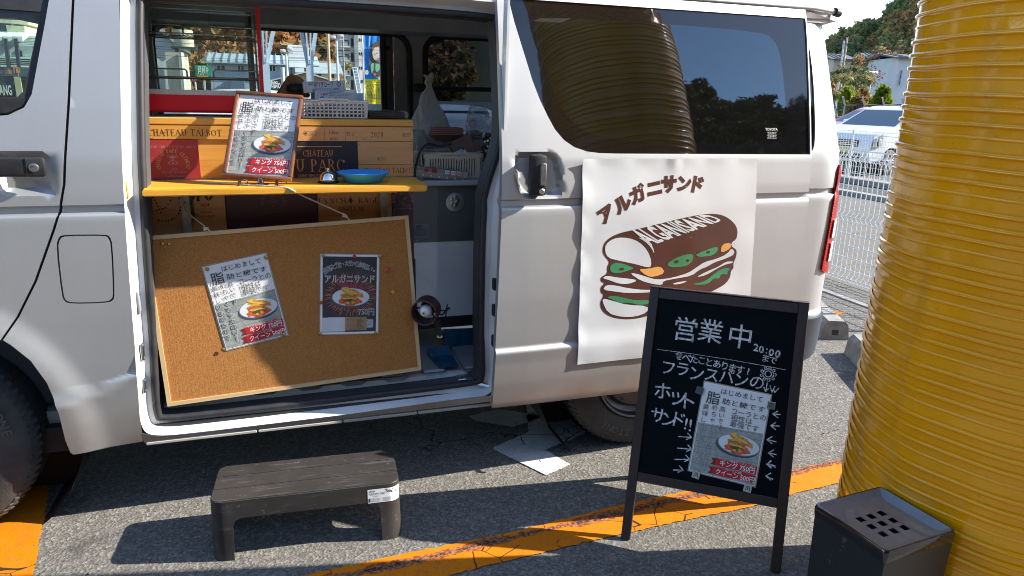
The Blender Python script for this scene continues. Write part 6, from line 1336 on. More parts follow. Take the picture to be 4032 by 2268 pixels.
# ------------------------------------------------------------------ chalk board sign
Mc = frameM((2.40993, -.69804, 0), (.79918, -.60109, 0), (.19303, .25664, .94704))
th = thing('chalkboard_sign', 'dark framed folding chalkboard sign with white writing, standing open on the asphalt', 'chalkboard', M=Mc)
dw = wood('dark_stained_wood', (.030, .016, .012), (.016, .009, .007), 2, 1.4, .45, .2); dw_top = wood('worn_stained_wood', (.085, .035, .025), (.05, .022, .016), 0, 1.4, .5)
fw = .032
for a0, a1, c0, c1, m_ in ((-.2605, -.2285, .006, .875, dw), (.2255, .2575, .006, .875, dw)):
    mb = MB(); mb.rbox(a0, a1, -.009, .009, c0 - .004, c1, .0018, 1); mb.obj('frame_stile', m_, th, world=False)
for c0, c1 in ((.839, .873), (.2035, .2345)):
    mb = MB(); mb.rbox(-.2282, .2252, -.0085, .0085, c0, c1, .0018, 1); mb.obj('frame_rail', dw, th, world=False)
mb = MB(); mb.box(-.2610, .2580, -.0085, .010, .8754, .8774); mb.obj('top_edge', dw_top, th, world=False)
cb = NT('chalkboard_surface'); n = cb.noise(4, 4); sm = cb.ramp(cb.noise(1, 4, .7, vec=cb.sc(5, 5, 14)), (.45, 0), (.8, .06)); cb.set(Base_Color=cb.mix(sm, (.004, .006, .008), (.05, .06, .066)), Roughness=.35, Specular_IOR_Level=.05); reg(cb)
mb = MB(); mb.box(-.2300, .2270, -.001, .004, .2330, .8405); bd = mb.obj('board', cb.m, th, world=False)
chalk = NT('chalk_marker'); chalk.set(Base_Color=chalk.ramp(chalk.noise(95, 4, .75), (.36, (.16, .17, .175)), (.58, (.72, .72, .72))), Roughness=.7); reg(chalk)
mb = MB(); yc = -.0016; rr = random.Random(12)
def hand(body, pts, size, bold=.0, jit=5, sx=1.0):
    for ch, (x, z) in zip(body, pts): text(mb, ch, x, z, size * rr.uniform(.95, 1.06), yc - rr.uniform(0, .0004), 0, bold, rot=rr.uniform(-jit, jit) - 2.5, sy=1.0)
hand('営業中', [(-.125, .744), (-.042, .748), (.055, .742)], .088, .004, 3)
hand('20:00', [(.108, .712), (.125, .708), (.142, .705), (.158, .702), (.177, .700)], .033, .012); hand('20:00', [(.109, .711), (.126, .707), (.142, .704), (.157, .701), (.178, .699)], .036, .0)
hand('まで', [(.142, .680), (.165, .676)], .027, .006)
stroke(mb, [(-.214, .6625), (-.1, .663), (.03, .660), (.12, .656), (.207, .651)], .0014, yc)
n_ = len('食べたことあります?'); hand('食べたことあります?', [(-.137 + i * .0255, .651 - i * .0024 - .001 * math.sin(i)) for i in range(n_)], .031, .010)
n_ = 7; hand('フランスパンの', [(-.168 + i * .0485, .603 - .0008 * i + .004 * math.sin(i * 2)) for i in range(7)], .054, .006)
hand('ホット', [(-.178, .523), (-.125, .503), (-.086, .502)], .066, .006); hand('サンド!!', [(-.183, .438), (-.145, .428), (-.112, .434), (-.088, .425), (-.073, .422)], .056, .006)
for r_, k in ((.010, 1), (.017, 1)): stroke(mb, [(.155 + r_ * math.cos(a), .630 + r_ * math.sin(a)) for a in np.linspace(0, 6.4, 16)], .0032, yc)
for i in range(9): a = i * .7; stroke(mb, [(.155 + (.021 + .004 * math.cos(q)) * math.cos(a) - .004 * math.sin(q) * math.sin(a), .630 + (.021 + .004 * math.cos(q)) * math.sin(a) + .004 * math.sin(q) * math.cos(a)) for q in np.linspace(-1.6, 1.6, 5)], .003, yc)
stroke(mb, [(.155, .611), (.154, .572)], .003, yc); stroke(mb, [(.146, .585), (.152, .573), (.162, .583)], .003, yc); stroke(mb, [(.165, .592), (.172, .572), (.180, .592)], .003, yc); stroke(mb, [(.178, .580), (.181, .572), (.192, .588)], .003, yc)
for i, ((x0, z0), (x1, z1)) in enumerate((((-.107, .378), (-.065, .382)), ((-.106, .3385), (-.060, .343)), ((-.112, .299), (-.063, .308)), ((-.112, .263), (-.080, .2686)), ((.2054, .504), (.183, .502)), ((.206, .466), (.180, .463)), ((.2015, .414), (.1736, .416)), ((.206, .373), (.1825, .374)), ((.2087, .332), (.180, .3367)), ((.204, .292), (.182, .2986)))):
    d = 1 if x1 > x0 else -1; stroke(mb, [(x0, z0), (x1, z1)], .0034, yc); stroke(mb, [(x1 - d * .014, z1 + .012), (x1, z1), (x1 - d * .016, z1 - .010)], .0034, yc - .0002)
    if i in (8,): stroke(mb, [(x0 - .002, z0 + .004), (x1 + .003, z1 + .003)], .003, yc - .0003); stroke(mb, [(x1 + .012, z1 + .014), (x1 + .003, z1 + .002), (x1 + .014, z1 - .007)], .0032, yc - .0004)
mb.obj('chalk_writing', chalk.m, bd, world=False)
hz = mat('brass_hinge', (.35, .27, .15), .35, .9)
for a, b in ((-.235, -.180), (.150, .205)): mb = MB(); mb.rbox(a, b, -.006, .014, .8776, .8796, .0006, 1); mb.tube([(a, .012, .880), (b, .012, .880)], .0022, 6); mb.obj('hinge', hz, th, world=False)
# rear leaf
ex = Vector((.79918, -.60109, 0)); bk = Vector((.60109, .79918, 0)); topc = Mc @ Vector((0, .012, .878)); foot = Vector((2.40993, -.69804, 0)) + bk * .435
Mr = frameM(topc, ex, topc - foot); Lr = (topc - foot).length; lo_ = Mc.inverted() @ Mr
mb = MB(T=lo_); mb.box(-.2605, -.2285, .001, .019, -Lr + .004, -.002); mb.obj('rear_stile', dw, th, world=False)
mb = MB(T=lo_); mb.box(.2255, .2575, .001, .019, -Lr + .004, -.002); mb.obj('rear_stile', dw, th, world=False)
for q0, q1 in ((-.036, -.003), (-.675, -.64)): mb = MB(T=lo_); mb.box(-.228, .225, .002, .018, q0, q1); mb.obj('rear_rail', dw, th, world=False)
mb = MB(T=lo_); mb.box(-.228, .225, .006, .010, -.6398, -.0362); mb.obj('rear_board', cb.m, th, world=False)
th = thing('menu_poster', 'white menu poster held by four square magnets on the chalkboard', 'poster', M=Mc @ Matrix.Translation((.0545, -.0035, .4170)) @ Matrix.Rotation(R(3.6), 4, 'Y'))
mb = MB(); mb.box(-.1105, .1105, .0006, .0009, -.1555, .1555); mb.obj('laminate_border', lam, th, world=False); menu_print(th, .2045, .292)
for ch in th.children:
    if ch.name.split('.')[0] != 'laminate_border': ch.scale = (1.045, 1, 1.04)
mg = mat('silver_magnet', (.55, .57, .60), .18, .9, vs_=30); mgw = mat('pale_magnet', (.45, .43, .36), .5)
for (x, z, rt, m_, w_) in ((-.0557, .543, 12, mat('slate_magnet', (.10, .14, .18), .3, .4), 'slate'), (.1752, .5288, 4, mg, 'shiny silver'), (-.0364, .2624, 8, mgw, 'pale'), (.1304, .2489, 6, mgw, 'pale')):
    pos = {(-.0557): 'upper left', .1752: 'upper right', -.0364: 'lower left', .1304: 'lower right'}[x]
    th = thing('square_magnet', '%s square magnet on the %s corner of the poster on the chalkboard' % (w_, pos), 'magnet', M=Mc @ Matrix.Translation((x, -.0075, z)) @ Matrix.Rotation(R(rt), 4, 'Y'), group='square magnets on the chalkboard')
    mb = MB(); mb.rbox(-.0125, .0125, -.003, .0005, -.0125, .0125, .001, 1); mb.obj('magnet_body', m_, th, world=False)
    mb = MB(); 
    for q in ([(-.006, -.008), (-.006, .0), (-.003, .007), (.003, .007), (.006, .0), (.006, -.008)], [(-.0015, -.004), (0, .004), (.0015, -.004)]): stroke(mb, q, .002, -.0034)
    mb.obj('printed_mark', ink, th, world=False)

# ------------------------------------------------------------------ black bin
th = thing('black_bin', 'glossy black square bin with a dished lid and nine square holes, by the yellow post', 'bin', M=Matrix.Translation((2.502, -1.286, 0)) @ Matrix.Rotation(R(5), 4, 'Z') @ Matrix(((1, 0, 0, 0), (0, 1, 0, 0), (0, 0, 1, 0), (0, 0, 0, 1))))
bkg = mat('gloss_black_enamel', (.012, .012, .013), .12, vs_=8, coat=.5); bks = NT('black_bin_enamel'); bks.set(Base_Color=bks.mix(bks.ramp(bks.noise(22, 5, .8), (.64, 0), (.70, .5)), (.018, .019, .02), (.16, .16, .155)), Roughness=.3); bks.bump(bks.noise(90, 3), .08, .003); reg(bks)
hw, hd_ = .114, .104
mb = MB(); vs = []
for z, k in ((.004, .90), (.46, .975), (.482, .98)): vs += [(-hw * k, -hd_ * k, z), (hw * k, -hd_ * k, z), (hw * k, hd_ * k, z), (-hw * k, hd_ * k, z)]
mb.add(vs, [(i * 4 + j, i * 4 + (j + 1) % 4, (i + 1) * 4 + (j + 1) % 4, (i + 1) * 4 + j) for i in range(2) for j in range(4)] + [(3, 2, 1, 0)]); mb.obj('bin_body', bks.m, th, world=False)
mb = MB(); vs = []; rings = [(1.0, .472, .006), (1.015, .480, .008), (1.02, .494, .010), (1.0, .5015, .012), (.965, .5015, .012), (.945, .4985, .014), (.87, .489, .02), (.78, .484, .022), (.72, .483, .022)]
for k, z, r_ in rings: vs += [(x, y, z) for x, y in rrect(-hw * k, -hd_ * k, hw * k, hd_ * k, r_, 5)]
n = 24; rf_ = lambda a, b: [(i * n + j, i * n + (j + 1) % n, (i + 1) * n + (j + 1) % n, (i + 1) * n + j) for i in range(a, b) for j in range(n)]
lidm = mat('lid_sky_sheen', (.17, .16, .155), .14, vs_=8, coat=1); mb.add(vs, rf_(0, 4)); ld = mb.obj('lid_rim', bkg, th, world=False, smooth=True, angle=50); mb = MB(); mb.add(vs, rf_(4, len(rings) - 1)); mb.obj('lid_dish', lidm, th, world=False, smooth=True, angle=50)  # black lid's inner part coloured grey for the sky it reflects
hs = [(x, y) for x in (-.036, 0, .036) for y in (-.032, 0, .032)]; hole_o = [[(x - .0095, y - .0095), (x + .0095, y - .0095), (x + .0095, y + .0095), (x - .0095, y + .0095)] for x, y in hs]
V, F, L = fill(rrect(-hw * .72, -hd_ * .72, hw * .72, hd_ * .72, .022, 5), hole_o, .02); mb = MB(); n = len(V); vs = [(x, y, .483) for x, y in V] + [(x, y, .4815) for x, y in V]; fs = list(F)
for lp in L[1:]: fs += [(lp[i], lp[(i + 1) % 4 if len(lp) == 4 else (i + 1) % len(lp)], n + lp[(i + 1) % len(lp)], n + lp[i]) for i in range(len(lp))]
mb.add(vs, fs); mb.obj('pierced_lid', mat('lid_sky_sheen', (.17, .16, .155), .14, vs_=8, coat=1), th, world=False)
mb = MB(); mb.box(-.10, .10, -.09, .09, .44, .445); mb.obj('inner_floor', mat('gap_black', (.012, .012, .013)), th, world=False)
# ------------------------------------------------------------------ surroundings
CAMP = Vector((1.1705, -2.4265, 1.4617)); FPX = 2758.9
def ray(u, v): return cf + cr * ((u - 2016) / FPX) + cu * ((1134 - v) / FPX)
def at(u, v, t): return CAMP + ray(u, v) * t                   # a point t metres in front of where the photographer stood
def atY(u, v, Y): d = ray(u, v); return CAMP + d * ((Y - CAMP.y) / d.y)
# welded mesh fence beside the lot
galv_w = mat('white_coated_wire', (.72, .72, .69), .4, vs_=30)
def mesh_fence(x, y0, y1, h, label, step=.052, r=.0036, z0=.02):
    th = thing('mesh_fence', label, 'fence', (x, (y0 + y1) / 2, 0)); folds = [.02, h * .48, h - .10]
    def xo(z):
        for f in folds:
            if f <= z <= f + .07: return -.032 * (1 - abs((z - f - .035) / .035))
        return 0.0
    zs = sorted({z0, h} | {f + k for f in folds for k in (0, .035, .07)})
    n = int((y1 - y0) / step); W_ = []
    mb = MB()
    for i in range(n + 1):
        y = y0 + i * step; mb.tube([(x + xo(z), y, z) for z in zs], r, 4, cap=False)
    mb.obj('upright_wires', galv_w, th, kind='stuff')
    for z in sorted({round(z0 + .1 * k, 3) for k in range(int((h - z0) / .1) + 1)} | {f + .035 for f in folds} | {h}):
        mb = MB(); mb.tube([(x + xo(z) - .004, y0, z), (x + xo(z) - .004, y1, z)], r * 1.15, 5); mb.obj('cross_wire', galv_w, th)
    y = y0
    while y <= y1: mb = MB(); mb.tube([(x + .03, y, -.02), (x + .03, y, h + .02)], .019, 8); mb.obj('post', galv_w, th, smooth=True); y += 2.0
mesh_fence(5.645, .90, 6.92, 1.10, 'pale welded mesh fence with folded top along the edge of the parking lot')
mesh_fence(11.7, 4.8, 12.9, .98, 'pale welded mesh fence farther off, in front of the white car', .07, .004)
mb = MB(); mb.rbox(11.55, 11.95, 2, 30, -.02, .10, .02, 1); o = mb.obj('fence_base', conc); o['kind'] = 'structure'
# leaf clouds
def leaf_cloud(blobs, n_per, size, seed, shell=.55):
    """blobs: (x,y,z,rx,ry,rz); returns triangles spread through each crown."""
    rg = np.random.default_rng(seed); B = np.array(blobs); B = np.repeat(B, n_per, 0); n = len(B)
    d = rg.normal(size=(n, 3)); d /= np.linalg.norm(d, axis=1)[:, None]; rad = (shell + (1 - shell) * rg.random(n)) * (.82 + .3 * np.sin(d[:, 0] * 5 + B[:, 0]) * np.cos(d[:, 2] * 6 + B[:, 1]))
    c = B[:, :3] + d * B[:, 3:6] * rad[:, None]; s = (np.asarray(size) * (.6 + .8 * rg.random(n)))[:, None]
    a = rg.normal(size=(n, 3)); a /= np.linalg.norm(a, axis=1)[:, None]; b = np.cross(a, rg.normal(size=(n, 3))); b /= np.linalg.norm(b, axis=1)[:, None]
    V = np.stack([c + a * s, c - a * s * .6 + b * s * .8, c - a * s * .5 - b * s * .8], 1).reshape(-1, 3); return V
def np_obj(name, V, m, parent=None):
    n = len(V) // 3; me = bpy.data.meshes.new(name); me.vertices.add(n * 3); me.vertices.foreach_set('co', V.astype(np.float32).ravel()); me.loops.add(n * 3); me.loops.foreach_set('vertex_index', np.arange(n * 3, dtype=np.int32)); me.polygons.add(n)
    me.polygons.foreach_set('loop_start', np.arange(0, n * 3, 3, dtype=np.int32)); me.update(calc_edges=True); me.materials.append(m); o = bpy.data.objects.new(name, me); link(o, parent); INV[o.name] = Matrix.Identity(4); return o
def foliage(name, stops, scale=.12, fine=2.5):
    t = NT(name); a = t.noise(scale, 3, .6); b = t.noise(fine, 2); x = t.math('MULTIPLY_ADD', b, .35, t.math('MULTIPLY', a, .8)); t.set(Base_Color=t.ramp(x, *stops), Roughness=.75, Specular_IOR_Level=.2)
    tl = t.n('BsdfTranslucent'); t.l(t.ramp(x, *stops), tl.inputs['Color']); mx = t.n('MixShader'); mx.inputs[0].default_value = .28; t.l(t.b.outputs[0], mx.inputs[1]); t.l(tl.outputs[0], mx.inputs[2]); t.l(mx.outputs[0], t.out.inputs[0]); return reg(t)
f_autumn = foliage('autumn_wood_leaves', [(.34, (.09, .12, .04)), (.46, (.20, .18, .06)), (.54, (.40, .23, .08)), (.62, (.42, .17, .065)), (.72, (.14, .15, .05))], .07, .9)
f_pine = foliage('pine_needles', [(.34, (.075, .125, .055)), (.48, (.16, .22, .08)), (.58, (.28, .30, .11)), (.66, (.46, .28, .12))], .08, 1.2)
f_dark = foliage('dark_hill_leaves', [(.38, (.02, .035, .012)), (.54, (.05, .06, .02)), (.68, (.12, .075, .03))], .05, .6)
f_bush = foliage('bright_bush_leaves', [(.35, (.06, .11, .008)), (.55, (.19, .25, .012)), (.7, (.34, .36, .03))], 1.2, 9)
f_yel = foliage('yellow_shrub_leaves', [(.35, (.15, .12, .03)), (.55, (.32, .24, .05)), (.7, (.22, .12, .05))], 1.5, 8)
earth = mat('wood_floor_earth', (.11, .09, .045), .95, vs_=.05, var=.4)
def hill(name, azs, ring, r0, r1, m=earth):
    """azs: list of (azimuth deg from +Y, ridge elevation deg)."""
    A = np.linspace(azs[0][0], azs[-1][0], 70); E = np.interp(A, [a for a, e in azs], [e for a, e in azs]); rs = np.linspace(r0, r1, 14); mb = MB(); vs = []
    H = lambda a, r: max(-.5, math.tan(R(float(np.interp(a, [q[0] for q in azs], [q[1] for q in azs])))) * ring * sst(r0, ring, r) * (1 + .05 * math.sin(a * 1.7) + .03 * math.sin(a * 4.1 + r * .05)) - .4)
    for r in rs:
        for a in A: vs.append((CAMP.x + r * math.sin(R(a)), CAMP.y + r * math.cos(R(a)), H(a, r)))
    n = len(A); mb.add(vs, [(i * n + j, i * n + j + 1, (i + 1) * n + j + 1, (i + 1) * n + j) for i in range(len(rs) - 1) for j in range(n - 1)]); o = mb.obj(name, m, smooth=True); o['kind'] = 'structure'; return H
def wood_on(name, H, a0, a1, r0, r1, count, rad, m, seed, n_per, leaf, tall=1.0):
    rg = np.random.default_rng(seed); bl = []
    for i in range(count):
        a = a0 + (a1 - a0) * rg.random(); r = math.sqrt(r0 * r0 + (r1 * r1 - r0 * r0) * rg.random()); k = rad * (.65 + .6 * rg.random())
        x, y, z = CAMP.x + r * math.sin(R(a)), CAMP.y + r * math.cos(R(a)), H(a, r)
        if tall > 1: bl += [(x, y, z + k * (.6 + j * .75), k * (1 - .27 * j), k * (1 - .27 * j), k * .75) for j in range(3)]
        else: bl.append((x, y, z + k * .8, k, k, k * 1.0)); bl.append((x + k * rg.normal() * .5, y + k * rg.normal() * .5, z + k * 1.3, k * .6, k * .6, k * .6))
    o = np_obj(name, leaf_cloud(bl, n_per, leaf, seed), m); o['kind'] = 'stuff'; return o
H1 = hill('hill', [(-40, 3), (-26, 4.5), (-18, 6.0), (-13, 6.6), (-9, 9), (0, 12), (14, 13), (24, 11), (33, 7)], 300, 205, 420)
wood_on('autumn_wood', H1, -23, 14, 208, 318, 1500, 4.6, f_autumn, 5, 110, 1.05)
H2 = hill('pine_hill', [(24, 0), (34, .8), (39, 2.6), (40.9, 3.5), (42.3, 4.2), (43.2, 4.8), (44.6, 5.5), (47, 7.5), (52, 12), (64, 14), (80, 10)], 170, 100, 260)
wood_on('pine_wood', H2, 36.5, 49.5, 104, 178, 900, 1.6, f_pine, 6, 110, .36, 1.6)
green_earth = mat('wooded_ground', (.045, .045, .02), .95, vs_=.3, var=.5)
H3 = hill('opposite_hill', [(92, 5), (112, 11), (122, 13.0), (130, 14.6), (135.4, 16.0), (139, 18.0), (142, 19.2), (145, 17.6), (149, 17), (158, 16.5), (170, 17), (190, 20), (215, 22), (240, 18), (262, 5)], 120, 40, 210, green_earth)  # unseen end past the reflected ridge is raised to darken the van side
wood_on('opposite_wood', H3, 118, 160, 60, 128, 1900, 2.3, f_dark, 8, 70, .55); wood_on('opposite_wood', H3, 160, 252, 60, 126, 700, 3.6, f_dark, 18, 40, .9)
# ---- buildings
wallw = mat('white_render_wall', (.62, .63, .62), .8, vs_=.4); wallg = mat('blue_grey_siding', (.38, .43, .50), .7, vs_=.5); wallb = mat('beige_wall', (.50, .44, .33), .8, vs_=.5); wallp = mat('pinkish_brown_wall', (.40, .27, .20), .8, vs_=.6); concw = mat('pale_concrete_wall', (.55, .54, .51), .85, vs_=.5); greyw = mat('grey_concrete_band', (.27, .28, .29), .85, vs_=.5)
rooft = mat('grey_roof_tiles', (.10, .105, .115), .6, vs_=3); roofm = mat('pale_metal_roof', (.50, .56, .56), .35, .3, vs_=1); roofb = mat('brown_roof', (.17, .13, .10), .7); win_d = mat('dark_window_pane', (.03, .04, .05), .1, coat=.5); win_l = mat('pale_window_frame', (.42, .44, .45), .4); dark_m = mat('dark_steel', (.03, .032, .035), .5)
def window(parent, x0, x1, z0, z1, y, fm=win_l, pm=win_d, t_=.08):
    mb = MB()
    for a, b, c, d in ((x0, x1, z1 - t_, z1), (x0, x1, z0, z0 + t_), (x0, x0 + t_, z0 + t_, z1 - t_), (x1 - t_, x1, z0 + t_, z1 - t_), ((x0 + x1) / 2 - t_ / 2, (x0 + x1) / 2 + t_ / 2, z0 + t_, z1 - t_)): mb.box(a, b, y - .06, y - .002, c, d)
    f = mb.obj('window', fm, parent); mb = MB(); mb.box(x0 + t_ * .5, x1 - t_ * .5, y - .02, y - .003, z0 + t_ * .5, z1 - t_ * .5); mb.obj('pane', pm, f); return f
def gable(name, label, x0, x1, y, dep, ze, zr, wm, rm, over=.4, cat='house', ridge='Y'):
    th = thing(name, label, cat, ((x0 + x1) / 2, y + dep / 2, 0)); xm = (x0 + x1) / 2; mb = MB()
    if ridge == 'Y': mb.prism([(x0, 0), (x1, 0), (x1, ze), (xm, zr), (x0, ze)], y, y + dep)
    else: mb.prism([(y, 0), (y + dep, 0), (y + dep, ze), (y + dep / 2, zr), (y, ze)], x0, x1, 'YZ')
    mb.obj('wall', wm, th); mb = MB(); k = .12
    if ridge == 'Y':
        s_ = (zr - ze) / (xm - x0)
        for sg in (-1, 1):
            xe = xm + sg * ((xm - x0) + over); ze2 = zr - s_ * (xm - x0 + over); mb.prism([(xm, zr + .03), (xe, ze2 + .03), (xe, ze2 + .03 + k), (xm, zr + .03 + k * 1.3)], y - over, y + dep + over)
    else:
        ym = y + dep / 2; s_ = (zr - ze) / (dep / 2)
        for sg in (-1, 1):
            yd = ym + sg * (dep / 2 + over); zd = zr - s_ * (dep / 2 + over); mb.prism([(ym, zr + .03), (yd, zd + .03), (yd, zd + .03 + k), (ym, zr + .03 + k * 1.3)], x0 - over, x1 + over, 'YZ')
    mb.obj('roof', rm, th); return th
# white gabled house at the left of the far window
a, b = atY(600, 330, 78), atY(687, 182, 78); ap = atY(598, 128, 78)
th = gable('white_house', 'white gabled house seen through the glass of the red display case', a.x - 5.2, b.x + .2, 78, 9, b.z, ap.z + 2.2, wallw, rooft)
a, b = atY(664, 345, 74), atY(719, 207, 74); th2 = thing('beige_annex', 'flat beige block with a water tank beside the white house', 'building', ((a.x + b.x) / 2, 77, 0)); mb = MB(); mb.box(a.x, b.x, 74, 77.5, 0, b.z); mb.obj('wall', wallb, th2); q = atY(714, 163, 74)
mb = MB(); mb.lathe([(0, 1.6), (.85, 1.55), (.9, 1.4), (.9, 0), (0, 0)], (q.x, 76, q.z - .4), 20); mb.obj('water_tank', wallb, th2, smooth=True); mb = MB()
for dx in (-.7, .7): 
    for dy in (-.7, .7): mb.box(q.x + dx - .06, q.x + dx + .06, 76 + dy - .06, 76 + dy + .06, b.z, q.z - .42)
mb.box(q.x - 1.1, q.x + 1.1, 74.9, 77.1, q.z - .6, q.z - .42); mb.obj('tank_stand', dark_m, th2)
mb = MB(); mb.tube([(atY(722, 300, 73.8).x, 73.8, 0), (atY(722, 300, 73.8).x, 73.8, b.z)], .14, 8); mb.obj('drain_pipe', wallw, th2)
# long metal roofed building
a, b, c = atY(808, 213, 100), atY(1125, 262, 100), atY(820, 246, 100)
th = thing('long_building', 'long blue grey building under a pale ribbed metal roof', 'building', ((a.x + b.x) / 2, 106, 0)); mb = MB(); x0, x1 = c.x, b.x + 4; ze = c.z; mb.box(x0, x1, 101.2, 112, 0, ze); mb.obj('wall', wallg, th)
mb = MB(); zr = atY(812, 213, 106).z; mb.prism([(100.4, ze), (106, zr), (112.6, ze - .1), (112.6, ze + .1), (106, zr + .2), (100.4, ze + .2)], x0 - .6, x1 + .4, 'YZ'); rf = mb.obj('roof', roofm, th)
n_ = int((x1 - x0) / .95)
for i in range(n_): mb = MB(); x = x0 - .3 + i * .95; mb.prism([(100.35, ze + .2), (106, zr + .2), (106, zr + .42), (100.35, ze + .42)], x, x + .10, 'YZ'); mb.obj('roof_rib', mat('roof_rib_grey', (.22, .26, .26), .5), rf)
for (u0, u1) in ((852, 888), (935, 962), (1010, 1035), (1060, 1085)): a, b = atY(u0, 283, 101.2), atY(u1, 255, 101.2); window(th, a.x, b.x, a.z, b.z, 101.2, t_=.12)
a, b = atY(905, 305, 99), atY(960, 312, 99); mb = MB(); mb.box(a.x, b.x, 99.5, 101.1, 0, a.z); mb.obj('lean_to', mat('dark_blue_shed', (.10, .14, .22), .6), th)
# white billboard box
a, b, c = atY(1137, 264, 92), atY(1204, 180, 92), atY(1119, 178, 92)
th = thing('rooftop_billboard', 'blank white boxed billboard standing above the metal roofed building', 'billboard', ((a.x + b.x) / 2, 93, a.z)); mb = MB(); mb.rbox(a.x, b.x + .3, 92, 95, a.z, b.z, .05, 1); mb.obj('panel', wallw, th); mb = MB()
for x in (a.x + .3, b.x - .2): mb.box(x - .1, x + .1, 93, 93.2, 0, a.z)
mb.obj('support_post', dark_m, th)
mb = MB(); mb.box(a.x, b.x, 91.96, 91.995, atY(1170, 226, 92).z - .04, atY(1170, 226, 92).z + .04); mb.obj('panel_joint', win_l, th)
# brown gabled shop
a, ap, b = atY(1057, 312, 84), atY(1199, 281, 84), atY(1290, 322, 84)
th = gable('brown_shop', 'pinkish brown gabled shop with a black sign, beyond the steel columns', a.x, 2 * ap.x - a.x, 84, 12, a.z - .3, ap.z - .2, wallp, roofm, .6, 'shop')
a, b = atY(1057, 335, 83.5), atY(1108, 360, 83.5); mb = MB(); mb.box(a.x, b.x, 83.4, 83.9, b.z - 1, atY(1080, 320, 83.5).z); sg = mb.obj('sign_board', mat('sign_black', (.02, .02, .022), .5), th)
mb = MB(); q = atY(1073, 330, 83.3); text(mb, 'YAKI', q.x + .1, q.z, .8, 83.35, 0, .03, fit=.85); q = atY(1080, 337, 83.3); text(mb, 'PROTO', q.x + .1, q.z, .8, 83.35, 0, .03, fit=1.15); mb.obj('sign_lettering', paper, sg)
a, b = atY(1174, 327, 84), atY(1188, 310, 84); window(th, a.x, b.x, a.z - 1, b.z, 84, fm=wallw, t_=.15)
# grey roofed houses
a, b, c = atY(1240, 287, 98), atY(1336, 288, 98), atY(1241, 266, 104)
th = gable('beige_house', 'beige house with a grey green roof, between the shop and the apartment block', a.x - 2, b.x, 98, 9, a.z, c.z + .4, wallb, mat('grey_green_roof', (.26, .31, .31), .5, vs_=1), .5, 'house', 'X')
for u0, u1, v0, v1 in ((1252, 1264, 302, 289), (1293, 1315, 306, 290)): p, q = atY(u0, v0, 98), atY(u1, v1, 98); window(th, p.x, q.x, p.z, q.z, 98, fm=dark_m, t_=.1)
a, b, c = atY(1240, 262, 122), atY(1306, 273, 122), atY(1240, 243, 128); th = gable('brown_roof_house', 'house under a brown tiled roof behind the beige house', a.x - 1, b.x, 122, 12, a.z - .5, c.z, wallb, roofb, .5, 'house', 'X')
# apartment block
Ya = 150; ax = lambda u: atY(u, 250, Ya).x; az = lambda v: atY(1400, v, Ya).z
th = thing('apartment_block', 'tall pale apartment block with balconies and a grey stair band', 'apartment block', (ax(1390), Ya + 6, 0)); top = az(128)
mb = MB(); mb.box(ax(1352), ax(1395), Ya, Ya + 14, 0, top); mb.box(ax(1411), ax(1436), Ya - .4, Ya + 14, 0, top - .5); mb.obj('wall', concw, th); mb = MB(); mb.box(ax(1395), ax(1411), Ya - 1.2, Ya + 13, 0, top + 1); mb.obj('stair_band', greyw, th)
mb = MB(); mb.box(ax(1340), ax(1412), Ya - 2, Ya + 14, top, top + .5); mb.obj('roof_slab', concw, th)
for k, v in enumerate((158, 213, 269, 322)):
    p, q = atY(1357, v + 22, Ya), atY(1367, v, Ya); window(th, p.x, q.x, p.z, q.z, Ya, dark_m, t_=.12); p, q = atY(1369, v + 18, Ya), atY(1373, v, Ya); window(th, p.x, q.x, p.z, q.z, Ya, dark_m, t_=.08)
    p, q = atY(1382, v + 30, Ya), atY(1392, v - 6, Ya); window(th, p.x, q.x, p.z, q.z, Ya, dark_m, t_=.12)
    for u in (1414, 1422, 1427): p, q = atY(u, v + 4, Ya - .4), atY(u + 3.4, v - 8, Ya - .4); mb = MB(); h_ = (q.z - p.z); mb.prism([(p.x, p.z), (q.x, p.z)] + [((p.x + q.x) / 2 + (q.x - p.x) / 2 * math.cos(R(d)), q.z - .3 + .3 * math.sin(R(d))) for d in range(0, 181, 30)], Ya - .46, Ya - .405); mb.obj('arched_window', win_d, th)
    p, q = atY(1352, v + 26, Ya), atY(1376, v + 22, Ya); mb = MB(); mb.box(p.x - .6, q.x, Ya - 1.5, Ya - .002, p.z - .25, p.z); fl_ = mb.obj('balcony', concw, th)
    mb = MB(); mb.box(p.x - .6, q.x - .5, Ya - 1.5, Ya - 1.42, p.z, p.z + .9); mb.obj('balcony_rail', mat('balcony_rail', (.30, .33, .35), .5), fl_)
mb = MB(); p, q = atY(1390, 315, 60), atY(1410, 375, 60)
for s_ in (0, .35): mb.tube([(p.x + s_, 60, p.z + 1), (q.x + s_, 59, q.z - 1)], .04, 6)
for i in range(14): t_ = i / 13; mb.tube([(p.x + (q.x - p.x) * t_, 60 - t_, p.z + 1 + (q.z - p.z - 2) * t_), (p.x + .35 + (q.x - p.x) * t_, 60 - t_, p.z + 1 + (q.z - p.z - 2) * t_)], .03, 5)
tag(mb.obj('ladder', mat('pale_blue_ladder', (.45, .55, .65), .5)), 'pale ladder leaning in front of the apartment block', 'ladder')
